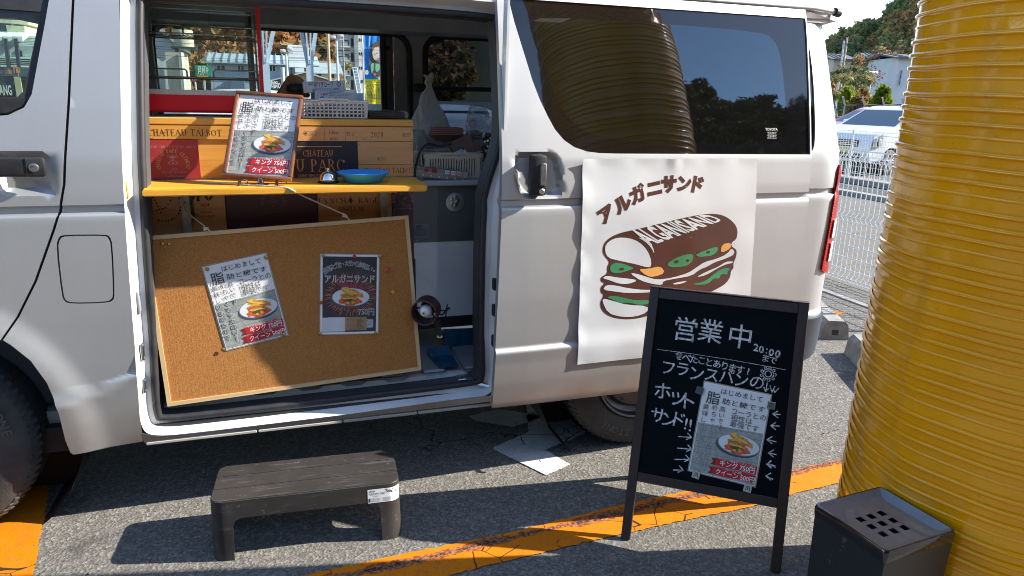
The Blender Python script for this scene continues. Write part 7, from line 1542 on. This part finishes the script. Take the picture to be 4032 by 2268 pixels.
# steel canopy columns
colm = mat('pale_blue_steel', (.42, .53, .62), .5, vs_=3)
def column(u, label, wl):
    p = atY(u, 300, 13.8); th = thing('steel_column', label, 'column', (p.x, 13.8, 0), group='pale blue steel columns'); mb = MB(); mb.box(p.x - .075, p.x + .075, 13.72, 13.88, 0, 2.06); mb.obj('shaft', colm, th)
    for sg, l_ in ((-1, wl[0]), (1, wl[1])):
        mb = MB(); mb.prism([(p.x + sg * .004, 1.98), (p.x + sg * .075, 2.06), (p.x + sg * (.075 + l_), 3.2), (p.x + sg * (.0 + l_), 3.2), (p.x + sg * .004, 2.12)], 13.76, 13.84); mb.obj('branch_arm', colm, th)
        mb = MB(); mb.prism([(p.x + sg * .010, 2.05), (p.x + sg * .030, 2.05), (p.x + sg * (l_ * .45), 3.2), (p.x + sg * (l_ * .45 - .05), 3.2)], 13.70, 13.755); mb.obj('brace', colm, th)
column(1221, 'pale blue steel column with forked arms, just left of the tan pole', (.17, .22)); column(1048, 'pale blue steel column with forked arms, behind the red case post', (.05, .30))
mb = MB(); p = atY(1062, 330, 13.0)
# feather banner
pb = at(1430, 260, 15); th = thing('feather_banner', 'tall blue and yellow banner with a smiling child, standing beyond the far window', 'banner', (pb.x, 13.55, 0)); nb = mat('banner_pole', (.6, .6, .62), .4); T_ = lambda u, v: atY(u, v, 13.5)
mb = MB(); a = T_(1431, 300); mb.tube([(a.x, 13.5, 0), (a.x, 13.5, 3.1)], .014, 8); mb.obj('pole', nb, th)
def bsheet(us, vs_, y, m, nm, par=th, n=10):
    mb = MB(); P = []
    for i in range(n + 1):
        for j in range(2):
            u0 = us[0][0] + (us[0][1] - us[0][0]) * i / n; u1 = us[1][0] + (us[1][1] - us[1][0]) * i / n; p = atY(u0 if j == 0 else u1, vs_[j], y); P.append((p.x, y + .02 * math.sin(i * 1.3), p.z))
    mb.add(P, [(i * 2, i * 2 + 2, i * 2 + 3, i * 2 + 1) for i in range(n)]); return mb.obj(nm, m, par, smooth=True)
cloth_b = mat('blue_banner_cloth', (.01, .24, .75), .7, vs_=3); cloth_y = mat('yellow_banner_cloth', (.78, .66, .01), .7, vs_=3)
def trans(m, k=.4):
    nt = m.node_tree; b = nt.nodes['Principled BSDF']; tl = nt.nodes.new('ShaderNodeBsdfTranslucent'); src = b.inputs['Base Color'].links[0].from_socket; nt.links.new(src, tl.inputs[0]); mx = nt.nodes.new('ShaderNodeMixShader'); mx.inputs[0].default_value = k; nt.links.new(b.outputs[0], mx.inputs[1]); nt.links.new(tl.outputs[0], mx.inputs[2]); nt.links.new(mx.outputs[0], nt.nodes['Material Output'].inputs[0])
trans(cloth_b); trans(cloth_y)
bsheet(((1432, 1528), (1436, 1522)), (60, 311), 13.5, cloth_b, 'blue_cloth'); yc_ = bsheet(((1437, 1521), (1440, 1514)), (311.5, 410), 13.5, cloth_y, 'yellow_cloth')
def bp_(mb, pts, d, mi=0): mb.add([tuple(atY(1000 + x / 3.623, 100 + y / 3.623, 13.5 - d)) for x, y in pts], [tuple(range(len(pts)))], mi)
skin = mat('print_skin', (.62, .54, .47), .7); hair = mat('print_hair', (.14, .075, .04), .7); shirt = mat('print_green_shirt', (.22, .50, .30), .7); strapm = mat('print_grey_strap', (.06, .06, .065), .7); seat_m = mat('print_grey_seat', (.10, .10, .11), .7); mouth = mat('print_mouth', (.55, .15, .12), .7); pale_b = mat('print_pale_blue', (.30, .55, .80), .7)
mb = MB(); bp_(mb, smooth_poly([(1650, 330), (1700, 240), (1900, 220), (1905, 780), (1640, 700), (1640, 500)], 2), .035, 4)
bp_(mb, smooth_poly([(1655, 560), (1720, 525), (1860, 540), (1890, 580), (1885, 700), (1800, 760), (1680, 720)], 2), .04, 2)
bp_(mb, smooth_poly([(1690, 260), (1790, 210), (1900, 230), (1905, 320), (1860, 290), (1720, 300), (1700, 370), (1680, 360)], 2), .055, 1); bp_(mb, smooth_poly([(1690, 340), (1720, 290), (1860, 300), (1900, 400), (1890, 500), (1810, 540), (1730, 510), (1690, 440)], 2), .05, 0)
bp_(mb, [(1755, 460), (1835, 480), (1815, 510), (1775, 505)], .06, 5)
for x, y in ((1755, 400), (1860, 430)): bp_(mb, [(x - 25, y + 8), (x - 8, y - 10), (x + 8, y - 8), (x + 22, y + 10), (x + 6, y), (x - 8, y)], .06, 1)
bp_(mb, smooth_poly([(1710, 530), (1735, 530), (1730, 660), (1790, 670), (1870, 560), (1885, 580), (1800, 690), (1790, 740), (1680, 730), (1690, 660), (1710, 640)], 1), .06, 3); bp_(mb, ell(1722, 700, 20, 18, 12), .065, 5); bp_(mb, ell(1610, 670, 26, 36, 12), .055, 0); bp_(mb, ell(1800, 760, 34, 16, 12), .06, 0); bp_(mb, [(1640, 150), (1665, 150), (1650, 330), (1635, 330)], .03, 6)
mb.obj('child_print', [skin, hair, shirt, strapm, seat_m, mouth, pale_b], th)
mb = MB()
for s_, x, y, f_, rt in (('みんなで守ろう', 1735, 860, 250, -3), ('こどもの安全！', 1730, 920, 250, -4), ('車内に置き去りにされた', 1715, 980, 205, -5), ('お子様を見かけたら', 1712, 1012, 170, -5), ('スタッフまでお声がけください', 1712, 1048, 220, -5)):
    a = atY(1000 + (x - f_ / 2) / 3.623, 100 + y / 3.623, 13.44); b = atY(1000 + (x + f_ / 2) / 3.623, 100 + y / 3.623, 13.44); text(mb, s_, (a.x + b.x) / 2, a.z, .1, 13.44, 0, .02, fit=b.x - a.x, rot=-3)
for y in (800, 1080): p, q = atY(1000 + 1595 / 3.623, 100 + y / 3.623, 13.44), atY(1000 + 1868 / 3.623, 100 + (y + 22) / 3.623, 13.44); stroke(mb, [(p.x, p.z), (q.x, q.z)], .009, 13.44)
mb.obj('banner_lettering', ink, yc_)
# posts, lamps and wires
def pole(name, label, cat, u, v_top, Y, r, m, grp=None):
    p = atY(u, v_top, Y); th = thing(name, label, cat, (p.x, Y, 0), group=grp); mb = MB(); mb.tube([(p.x, Y, 0), (p.x, Y, p.z)], [r, r * .8], 10); mb.obj('pole', m, th, smooth=True); return th, p
polem = mat('tan_pole', (.42, .33, .22), .7, vs_=2); polew = mat('pale_pole', (.55, .56, .55), .5, vs_=2)
pole('utility_pole', 'plain tan pole between the steel column and the white floodlight post', 'utility pole', 1287, 60, 40, .10, polem)
for u, v, Y, lab in ((1324, 152, 36, 'white floodlight post with twin lamps, left of the apartment block'), (1126, 205, 38, 'pale floodlight post in front of the blank billboard')):
    th, p = pole('floodlight_post', lab, 'floodlight post', u, v, Y, .075, polew, 'floodlight posts'); 
    for dx in (-.16, .2): mb = MB(); mb.rbox(p.x + dx - .14, p.x + dx + .14, Y - .2, Y + .05, p.z + .02 + dx * .3, p.z + .17 + dx * .3, .03, 2); mb.obj('lamp_head', polew, th, smooth=True)
    mb = MB(); mb.box(p.x - .3, p.x + .35, Y - .04, Y + .04, p.z - .06, p.z); mb.obj('crossbar', polew, th)
th, p = pole('utility_pole', 'dark utility pole with crossarms beside the apartment block', 'utility pole', 1346, 60, 120, .18, mat('grey_pole', (.25, .23, .21), .8)); mb = MB()
for v in (200, 225, 265): z = atY(1346, v, 120).z; mb.box(p.x - 1.1, p.x + 1.1, 119.9, 120.05, z, z + .16)
mb.obj('crossarm', dark_m, th)
pole('green_post', 'short green and white post in front of the brown shop', 'post', 1112, 265, 30, .10, mat('green_white_post', (.45, .55, .47), .6))
wire_m = mat('overhead_wire', (.05, .05, .055), .6)
for i, (v0, v1, Y) in enumerate(((158, 172, 70), (178, 186, 72), (187, 196, 74), (212, 221, 72), (222, 226, 76), (166, 150, 110))):
    a, b = atY(560, v0, Y), atY(1700, v1, Y); mb = MB(); mb.tube([tuple(a.lerp(b, k / 16) + Vector((0, 0, -.5 * (1 - (k / 8 - 1) ** 2)))) for k in range(-3, 20)], .022, 4); o = mb.obj('overhead_wire', wire_m); tag(o, ('topmost', 'second', 'third', 'fourth', 'lowest', 'farthest')[i] + ' thin overhead wire across the street, seen through the van', 'wire', 'overhead wires across the street')
# signs
p, q = atY(770, 297, 24), atY(829, 258, 24); th = thing('green_sign', 'green sign board with an orange strip, seen through the lower wire rack', 'sign', ((p.x + q.x) / 2, 24, 0)); mb = MB(); mb.box(p.x, q.x, 24, 24.06, p.z, q.z); mb.obj('board', mat('sign_green', (.01, .30, .17), .5), th); mb = MB(); mb.box(p.x + .05, q.x - .1, 23.98, 24.04, p.z - .08, p.z - .002); mb.obj('orange_strip', pin_y, th); mb = MB(); text(mb, '月極P', (p.x + q.x) / 2, (p.z + q.z) / 2, .3, 23.97, 0, .02, fit=.34); mb.obj('sign_lettering', paper, th); mb = MB(); mb.box((p.x + q.x) / 2 - .03, (p.x + q.x) / 2 + .03, 24.06, 24.12, 0, p.z); mb.obj('post', polew, th)
p, q = atY(754, 303, 22), atY(782, 303, 22); c = atY(768, 325, 22); th = thing('stop_sign', 'red triangular stop sign on a thin post beneath the green sign', 'road sign', (c.x, 22, 0)); mb = MB(); mb.prism([(p.x, p.z), (c.x, c.z), (q.x, q.z)], 22, 22.03); mb.obj('plate', pin_r, th); mb = MB(); text(mb, '止まれ', c.x, p.z - .05, .1, 21.98, 0, .02, fit=.15); mb.obj('sign_lettering', paper, th); mb = MB(); mb.tube([(c.x, 22.06, 0), (c.x, 22.06, p.z)], .025, 8); mb.obj('post', polew, th)
# hair salon seen through the cab windows
Yh = 36; hp = lambda u, v: atY(u, v, Yh); th = thing('hair_salon', 'pale two storey hair salon with dark posts, seen through the cab windows', 'shop', (hp(60, 200).x, Yh + 4, 0)); xa, xb = hp(-420, 200).x, hp(165, 200).x
mb = MB(); mb.box(xa, xb, Yh, Yh + 8, 0, hp(60, 137).z); mb.obj('wall', mat('pale_green_siding', (.58, .62, .56), .8, vs_=1), th)
for i in range(6): mb = MB(); z = hp(60, 145 + i * 6).z; mb.box(xa, xb + .1, Yh - .06, Yh - .02, z - .05, z + .03); mb.obj('siding_board', mat('pale_siding_board', (.64, .67, .62), .7), th)
for i in range(5): mb = MB(); z = hp(60, 230 + i * 7).z; mb.box(xa, xb + .1, Yh - .3, Yh - .02, z - .07, z + .06); mb.obj('white_brick_course', mat('pale_siding_board', (.64, .67, .62), .7), th)
mb = MB(); mb.box(xa, xb, Yh - .1, Yh - .02, hp(60, 222).z, hp(60, 178).z); mb.obj('grey_wall', mat('grey_recess_wall', (.34, .38, .38), .8), th)  # grey wall band between siding boards and brick courses
mb = MB(); mb.box(hp(36, 120).x, hp(108, 120).x, Yh - .3, Yh + 3, hp(60, 137).z + .02, hp(60, 103).z); up_ = mb.obj('upper_panel', mat('cream_louvre', (.62, .58, .38), .7), th)
for i in range(8): mb = MB(); z = hp(60, 136 - i * 4).z; mb.box(hp(38, 120).x, hp(106, 120).x, Yh - .35, Yh - .305, z, z + .05); mb.obj('louvre_slat', mat('cream_louvre', (.62, .58, .38), .7), up_)
mb = MB(); mb.box(xa, hp(32, 120).x, Yh + .5, Yh + 4, hp(60, 137).z + .02, hp(60, 90).z); mb.obj('dark_upper_wall', dark_m, th)
mb = MB(); mb.box(xa, hp(78, 60).x, Yh + 1, Yh + 5, hp(60, 88).z, hp(60, 62).z); mb.box(xa, hp(98, 60).x, Yh + 1.5, Yh + 5, hp(60, 60).z, hp(60, 50).z); mb.obj('cream_balcony', mat('cream_balcony', (.64, .58, .40), .7), th)
for u in (17, 57, 96): a, b = hp(u - 6, 158), hp(u + 6, 268); mb = MB(); mb.prism([(a.x, a.z), (a.x + .13, a.z), (b.x + .13, b.z), (b.x, b.z)], Yh - 1.2, Yh - 1.05); mb.obj('awning_post', dark_m, th); mb = MB(); c = hp(u - 2, 150); mb.prism([(Yh - 1.1, c.z - .2), (Yh - .06, c.z + .1), (Yh - .06, c.z + .3), (Yh - 1.1, c.z)], c.x - .1, c.x + .25, 'YZ'); mb.obj('awning_beam', wallw, th)
for i in range(7):
    if i != 3: a, b = hp(66 + i * 3.6, 222), hp(68 + i * 3.6, 200); mb = MB(); mb.box(a.x, b.x, Yh - .14, Yh - .105, a.z, b.z); mb.obj('vent_bar', dark_m, th)
mb = MB(); mb.box(xa, xb, Yh - .9, Yh - .5, hp(60, 298).z, hp(60, 266).z); fs_ = mb.obj('fascia', mat('dark_green_fascia', (.06, .09, .09), .5), th)
mb = MB(); a = hp(50, 282); text(mb, 'hair studio', a.x, a.z, .3, Yh - .92, 0, .015, fit=hp(75, 282).x - hp(26, 282).x); a = hp(94, 281); text(mb, 'rip', a.x, a.z + .05, .6, Yh - .92, 0, .03, fit=hp(106, 282).x - hp(82, 282).x); mb.obj('sign_lettering', mat('orange_sign_letters', (.75, .28, .10), .5), fs_)
mb = MB(); mb.box(xa, xb, Yh - .08, Yh - .02, .2, hp(60, 300).z); sw = mb.obj('shop_window', win_d, th); mb = MB(); a = hp(25, 355); text(mb, 'ANG', a.x, a.z, .6, Yh - .12, 0, .03, fit=hp(52, 355).x - hp(2, 355).x); mb.obj('window_lettering', wallw, sw)
for u in (58, 150): mb = MB(); a = hp(u, 300); mb.box(a.x, a.x + .25, Yh - .16, Yh - .09, 0, a.z); mb.obj('window_mullion', wallb, th)
# ---- right side houses, bushes, lamp
Yr = 66; rp = lambda u, v: at(u, v, 84)
def box_house(label, u0, u1, v_eave, v_ridge, t, wm, dep=7, wins=()):
    a, b, c = at(u0, v_eave, t), at(u1, v_eave, t), at((u0 + u1) / 2, v_ridge, t); d = (b - a); d.z = 0; L_ = d.length; d.normalize(); n = Vector((-d.y, d.x, 0)); M = Matrix(((d.x, n.x, 0, a.x), (d.y, n.y, 0, a.y), (0, 0, 1, 0), (0, 0, 0, 1)))
    th = thing('tiled_roof_house', label, 'house', M=M, group='houses at the foot of the pine hill'); mb = MB(); ze, zr = a.z, c.z; mb.box(0, L_, 0, dep, -1, ze); mb.obj('wall', wm, th, world=False)
    mb = MB(); mb.prism([(-.5, ze - .15), (dep / 2, zr), (dep + .5, ze - .15), (dep + .5, ze), (dep / 2, zr + .2), (-.5, ze)], -.6, L_ + .6, 'YZ'); rf = mb.obj('roof', rooft, th, world=False)
    for i in range(int(L_ / .6)): mb = MB(); x = .1 + i * .6; mb.prism([(-.5, ze + .0), (dep / 2, zr + .2), (dep / 2, zr + .28), (-.5, ze + .08)], x, x + .12, 'YZ'); mb.obj('tile_row', rooft, rf, world=False)
    for x0, x1, z0, z1 in wins:
        mb = MB(); mb.box(L_ * x0, L_ * x1, -.08, -.005, ze * z0, ze * z1); w_ = mb.obj('window', win_l, th, world=False); mb = MB(); mb.box(L_ * x0 + .1, L_ * x1 - .1, -.1, -.085, ze * z0 + .1, ze * z1 - .1); mb.obj('pane', win_d, w_, world=False)
    return th
box_house('cream house with a tiled roof, against the rear edge of the van', 3285, 3352, 232, 212, 92, mat('cream_wall', (.55, .50, .38), .8, vs_=.5), 7, ((.3, .7, .62, .82), (.3, .7, .18, .4)))
box_house('white house with a tiled roof, next to the yellow post', 3540, 3600, 226, 212, 80, wallw, 7, ((.2, .35, .55, .8),))
box_house('low white house with a dark overhanging roof, behind the round bush', 3458, 3522, 288, 266, 96, wallw, 5, ((.15, .6, .35, .75),))
box_house('far house with a grey tiled roof, at the foot of the pine hill', 3440, 3520, 236, 210, 105, wallb, 7, ())
def bush(label, u0, u1, v_top, t, m, n, ry=1.0, leaf=.05, name='round_bush'):
    a, b = at(u0, v_top, t), at(u1, v_top, t); c = (a + b) / 2; r = (b - a).length / 2; h = a.z; th = thing(name, label, 'bush', (c.x, c.y, 0)); rr = random.Random(int(u0)); bl = [(c.x + rr.gauss(0, r * .35), c.y + rr.gauss(0, r * .35), h * rr.uniform(.35, .82), r * rr.uniform(.45, .7), r * .6, h * .25) for _ in range(9)] + [(c.x, c.y, h * .6, r * .85, r * .8, h * .38)]
    o = np_obj('foliage', leaf_cloud(bl, n, leaf, int(u0)), m, None); Mi = INV[th.name]; o.parent = th; o.matrix_parent_inverse = Mi; mb = MB()
    for k in range(5): mb.tube([(c.x, c.y, 0), (c.x + rr.gauss(0, r * .3), c.y + rr.gauss(0, r * .3), h * .7)], [.03, .012], 5)
    mb.obj('stems', mat('bush_stem', (.08, .05, .03), .9), th); return th
bush('bright green leafy bush at the left, just past the van tail lamp', 3318, 3388, 334, 27, f_bush, 420, leaf=.10); bush('bright green leafy bush beside the yellow post, above the white car', 3440, 3536, 333, 26, f_bush, 520, leaf=.10); bush('straw yellow shrub between the two bright green bushes', 3372, 3450, 352, 27.5, f_yel, 300, leaf=.09); bush('low yellow green shrub behind the chain fence, left of the white car', 3330, 3420, 378, 25, f_yel, 260, leaf=.09)
def tree(label, u, v_top, t, m, r, n, leaf, bare=False, v_base=None, name='tree', cat='tree'):
    p = at(u, v_top, t); th = thing(name, label, cat, (p.x, p.y, 0)); rr = random.Random(int(u * 3)); h = p.z; mb = MB(); mb.tube([(p.x, p.y, -1), (p.x + .1, p.y, h * .4), (p.x - .1, p.y, h * .8)], [.16, .11, .05], 7); tips = []
    for k in range(22 if bare else 10):
        z0 = h * rr.uniform(.3, .75); a = rr.uniform(0, 6.28); l_ = r * rr.uniform(.6, 1.1); q = (p.x + l_ * math.cos(a), p.y + l_ * math.sin(a), min(h, z0 + l_ * rr.uniform(.5, 1.0))); mb.tube([(p.x, p.y, z0), ((p.x + q[0]) / 2, (p.y + q[1]) / 2, z0 + (q[2] - z0) * .65), q], [.045, .03, .012], 5); tips.append(q)
    mb.obj('trunk', mat('tree_bark', (.16, .12, .09), .9, vs_=4), th); bl = [(q[0], q[1], q[2], r * .4, r * .4, r * .35) for q in tips] + [(p.x, p.y, h * .9, r * .4, r * .4, r * .3)]
    o = np_obj('crown', leaf_cloud(bl, n, leaf, int(u), .2), m, None); o.parent = th; o.matrix_parent_inverse = INV[th.name]; return th
tree('thin almost bare tree with rusty twigs, in front of the tiled houses', 3392, 205, 70, foliage('rusty_twigs', [(.4, (.13, .06, .04)), (.7, (.20, .10, .07))], .8, 6), 2.0, 22, .10, True)
tree('pale green young tree beside the cream house', 3372, 250, 62, foliage('pale_olive_leaves', [(.4, (.10, .11, .05)), (.7, (.20, .20, .09))], .8, 6), 1.6, 150, .12)
tree('dark evergreen tree between the two tiled houses', 3470, 238, 88, f_pine, 2.6, 220, .2); tree('dark evergreen tree behind the bright bush', 3352, 300, 56, f_pine, 1.5, 150, .14)
tree('dark green tree behind the beige house, left of the apartment block', 1312, 256, 130, f_pine, 2.6, 220, .25)
th = thing('street_lamp', 'grey street lamp leaning slightly, between the bright bushes and the houses', 'street lamp', at(3422, 360, 58) * Vector((1, 1, 0)) if False else (at(3422, 360, 58).x, at(3422, 360, 58).y, 0)); a = at(3430, 292, 58); b = (at(3422, 360, 58).x, at(3422, 360, 58).y, 0); mb = MB(); mb.tube([b, (a.x, a.y, a.z)], .09, 8); mb.obj('pole', polew, th); mb = MB(); mb.rbox(a.x - .45, a.x + .45, a.y - .3, a.y + .3, a.z, a.z + .22, .08, 2); mb.obj('lamp_head', polew, th, smooth=True)
for (u0, v0, u1, v1), lab in (((3310, 268, 3324, 160), 'pale leaning pole at the left of the pair by the cream house'), ((3327, 215, 3336, 148), 'brownish leaning pole at the right of the pair by the cream house')):
    a, b = at(u0, v0, 80), at(u1, v1, 80); th = thing('utility_pole', lab, 'utility pole', (a.x, a.y, 0)); mb = MB(); mb.tube([tuple(a + (a - b) * (a.z / max(.1, b.z - a.z))), tuple(b)], .11, 8); mb.obj('pole', polew if u0 == 3310 else polem, th); mb = MB(); mb.tube([(b.x - .5, b.y + .5, b.z - .5), (b.x + .5, b.y - .5, b.z - .4)], .05, 6); mb.obj('crossarm', dark_m, th)
for w_, (v0, v1) in zip(('topmost level', 'second level', 'third', 'falling', 'rising'), ((152, 158), (163, 168), (180, 190), (160, 196), (208, 176))):
    a, b = at(3250, v0, 78), at(3620, v1, 78); mb = MB(); mb.tube([tuple(a.lerp(b, k / 10) + Vector((0, 0, -.3 * (1 - (k / 5 - 1) ** 2)))) for k in range(-2, 13)], .022, 4); o = mb.obj('overhead_wire', wire_m); tag(o, w_ + ' overhead wire strung in front of the pine hill', 'wire', 'overhead wires before the pine hill')
a, b = at(3300, 416, 22), at(3560, 412, 22); th = thing('chain_link_fence', 'dark chain link fence with barbed wire posts behind the white car', 'fence', ((a.x + b.x) / 2, (a.y + b.y) / 2, 0)); mb = MB(); d = b - a
for k in range(-4, 30):
    for sg in (1, -1):
        p0 = a + d * (k / 24); p1 = a + d * ((k + 3 * sg) / 24); mb.tube([(p0.x, p0.y, .3), (p1.x, p1.y, a.z)], .006, 3, cap=False)
mb.obj('link_mesh', mat('dark_wire_mesh', (.10, .11, .10), .6, .3), th, kind='stuff'); mb = MB(); mb.tube([tuple(a), tuple(b)], .02, 6); mb.obj('top_rail', mat('dark_wire_mesh', (.10, .11, .10), .6, .3), th)
for k in range(4): p0 = a + d * (k * .30 + .1); mb = MB(); mb.tube([(p0.x, p0.y, 0), (p0.x, p0.y, a.z + .02), (p0.x - .12, p0.y, a.z + .28)], .03, 6); mb.obj('post', polew, th)
# ---- cars
def car(label, M, paint_m, L=3.5, Wd=1.5, Hh=1.5, grp='parked cars beyond the fence'):
    """local frame: front towards -x, width along y."""
    th = thing('parked_car', label, 'car', M=M, group=grp); w = Wd / 2
    side = [(-1.70, .30), (-1.74, .55), (-1.68, .78), (-1.55, .90), (-.95, 1.00), (-.25, Hh - .12), (.0, Hh - .03), (.5, Hh), (1.2, Hh - .03), (1.52, Hh - .12), (1.66, 1.0), (1.72, .6), (1.66, .28)]; s_ = L / 3.5; side = [(x * s_, z) for x, z in smooth_poly(side, 2)]
    def wd(z): return w * (1 - .0 * z) if z < .95 else w * (1 - .20 * (z - .95) / max(.1, Hh - .95))
    arches = []
    for ax_ in (-1.08 * s_, 1.10 * s_): arches += [(ax_ + .32 * math.cos(R(d)), .28 + .32 * math.sin(R(d))) for d in range(170, 9, -16)]
    q = [p for p in side if p[1] > .29 or abs(p[0]) > 1.5 * s_] ; base = sorted([p for p in arches if p[1] > .27], key=lambda p: p[0])
    outline = [p for p in side]; low = [p for p in outline if p[1] <= .30]
    outl = [p for p in outline if p[1] > .30] + [(1.66 * s_, .28)] + [p for p in base[::-1]] + [(-1.68 * s_, .28)]
    mb = MB(); V, F, L0 = fill(outl, (), .12); n = len(V)
    taper = lambda x: 1 - .10 * sst(1.2 * s_, 1.75 * s_, abs(x))
    vs = [(x, -wd(z) * taper(x), z) for x, z in V] + [(x, wd(z) * taper(x), z) for x, z in V]; lp = L0[0]
    mb.add(vs, list(F) + [tuple(i + n for i in f)[::-1] for f in F] + [(lp[i], lp[(i + 1) % len(lp)], n + lp[(i + 1) % len(lp)], n + lp[i]) for i in range(len(lp))]); mb.obj('body', paint_m, th, world=False, smooth=True, angle=55)
    for sg in (-1, 1):
        for a0, a1, a2, a3 in ((-.55, .18, .16, -.10), (.24, 1.05, 1.02, .22), (1.11, 1.5, 1.42, 1.09)):
            mb = MB(); zt = Hh - .16; mb.add([(a0 * s_, sg * (wd(1.02) * .985 + .012), 1.02), (a1 * s_, sg * (wd(1.02) * .985 + .012), 1.02), (a2 * s_, sg * (wd(zt) + .006), zt), (a3 * s_, sg * (wd(zt) + .006), zt)], [(0, 1, 2, 3)]); mb.obj('side_window', car_glass, th, world=False)
    mb = MB(); zt = Hh - .13; mb.add([(-.93 * s_, -w * .86, 1.02), (-.93 * s_, w * .86, 1.02), (-.27 * s_, w * .74, zt + .015), (-.27 * s_, -w * .74, zt + .015)], [(0, 1, 2, 3)]); mb.v = [(x - .012, y, z + .012) for x, y, z in mb.v]; mb.obj('windscreen', car_glass, th, world=False)
    mb = MB(); mb.rbox(-1.752 * s_, -1.70 * s_, -w * .50, w * .50, .60, .74, .01, 1); gr_ = mb.obj('grille', car_blk, th, world=False)
    for i in range(3): mb = MB(); mb.box(-1.758 * s_, -1.753 * s_, -w * .48, w * .48, .625 + i * .04, .637 + i * .04); mb.obj('grille_bar', car_chr, gr_, world=False)
    mb = MB(); mb.rbox(-1.752 * s_, -1.70 * s_, -w * .6, w * .6, .36, .46, .01, 1); mb.obj('lower_grille', car_blk, th, world=False)
    mb = MB(); mb.box(-1.765 * s_, -1.755 * s_, -.16, .16, .47, .57); mb.obj('number_plate', mat('plate_yellow', (.62, .50, .05), .5), th, world=False)
    for sg in (-1, 1):
        mb = MB(); mb.prism([(-1.70 * s_, .62), (-1.60 * s_, .60), (-1.34 * s_, .74), (-1.22 * s_, .90), (-1.45 * s_, .86), (-1.66 * s_, .78)], sg * w * .60, sg * w * .965); hl = mb.obj('headlight', car_lamp, th, world=False)
        mb = MB(); mb.lathe([(0, -.012), (.07, -.008), (.08, 0)], (-1.50 * s_, sg * w * .965 + .012 * sg, .70), 14, 'Y'); mb.obj('lamp_lens', car_chr, hl, world=False)
        mb = MB(); mb.rbox(-.66 * s_, -.52 * s_, sg * (w + .02) - .06, sg * (w + .02) + .06, 1.02, 1.14, .03, 2); mb.obj('wing_mirror', paint_m, th, world=False, smooth=True)
        for ax_ in (-1.08 * s_, 1.10 * s_):
            y_ = sg * (w - .10); mb = MB(); mb.lathe([(.17, -.09), (.25, -.09), (.275, -.07), (.275, .07), (.25, .09), (.17, .09)], (ax_, y_, .275), 24, 'Y'); ty = mb.obj('wheel', tyre_m, th, world=False, smooth=True)
            mb = MB(); mb.lathe([(.175, sg * .085), (.165, sg * .06), (.05, sg * .075), (0, sg * .08)], (ax_, y_, .275), 24, 'Y'); mb.obj('rim', mat('dark_alloy', (.12, .12, .125), .4, .5), ty, world=False, smooth=True); mb = MB()
            for k in range(5): a_ = R(72 * k); mb.prism([(ax_ + .03 * math.cos(a_ + .8), .275 + .03 * math.sin(a_ + .8)), (ax_ + .165 * math.cos(a_ + .16), .275 + .165 * math.sin(a_ + .16)), (ax_ + .165 * math.cos(a_ - .16), .275 + .165 * math.sin(a_ - .16)), (ax_ + .03 * math.cos(a_ - .8), .275 + .03 * math.sin(a_ - .8))], y_ + sg * .086, y_ + sg * .094)
            mb.obj('rim_spokes', car_chr, ty, world=False)
    mb = MB(); mb.box(-1.55 * s_, 1.6 * s_, -w * .85, w * .85, .16, .30); mb.obj('underside', car_blk, th, world=False); return th
car_glass = NT('car_glass'); car_glass.set(Base_Color=(.02, .03, .035), Roughness=.03, Coat_Weight=.6); reg(car_glass); car_glass = car_glass.m; car_blk = mat('car_black_trim', (.02, .02, .022), .5); car_chr = mat('car_chrome', (.6, .6, .6), .2, .9); car_lamp = mat('headlamp_glass', (.16, .17, .18), .1, coat=1)
whitep = mat('white_car_paint', (.66, .68, .70), .25, vs_=2, var=.04, coat=.8); redp = mat('red_car_paint', (.42, .03, .04), .25, coat=.8); bluep = mat('dark_blue_car_paint', (.02, .035, .09), .25, coat=.8)
def place(u, v, t, rot, fx=-1.08): p = at(u, v, t); return Matrix.Translation((p.x, p.y, 0)) @ Matrix.Rotation(rot, 4, 'Z') @ Matrix.Translation((-fx, .65, 0))
car('white compact car facing the fence, its headlight showing beside the yellow post', place(3484, 655, 15.2, R(12)), whitep, 3.5, 1.5, 1.47)
car('red car parked behind the white compact car', Matrix.Translation((16.9, 13.4, 0)) @ Matrix.Rotation(R(12), 4, 'Z'), redp, 3.6, 1.6, 1.42)
p = at(840, 348, 15.2); car('white car roof showing below the wire rack, beyond the far window', Matrix.Translation((p.x, p.y + .7, 0)) @ Matrix.Rotation(R(2), 4, 'Z'), whitep, 4.2, 1.7, 1.52)
p = at(1395, 372, 19); car('dark blue car beyond the far window, behind the glove boxes', Matrix.Translation((p.x, p.y + .8, 0)) @ Matrix.Rotation(R(-4), 4, 'Z'), bluep, 3.9, 1.65, 1.50)
p = at(1500, 430, 18); car('white car low beyond the far window, behind the feather banner', Matrix.Translation((p.x + 1.2, p.y + .8, 0)) @ Matrix.Rotation(R(3), 4, 'Z'), whitep, 4.0, 1.65, 1.25)
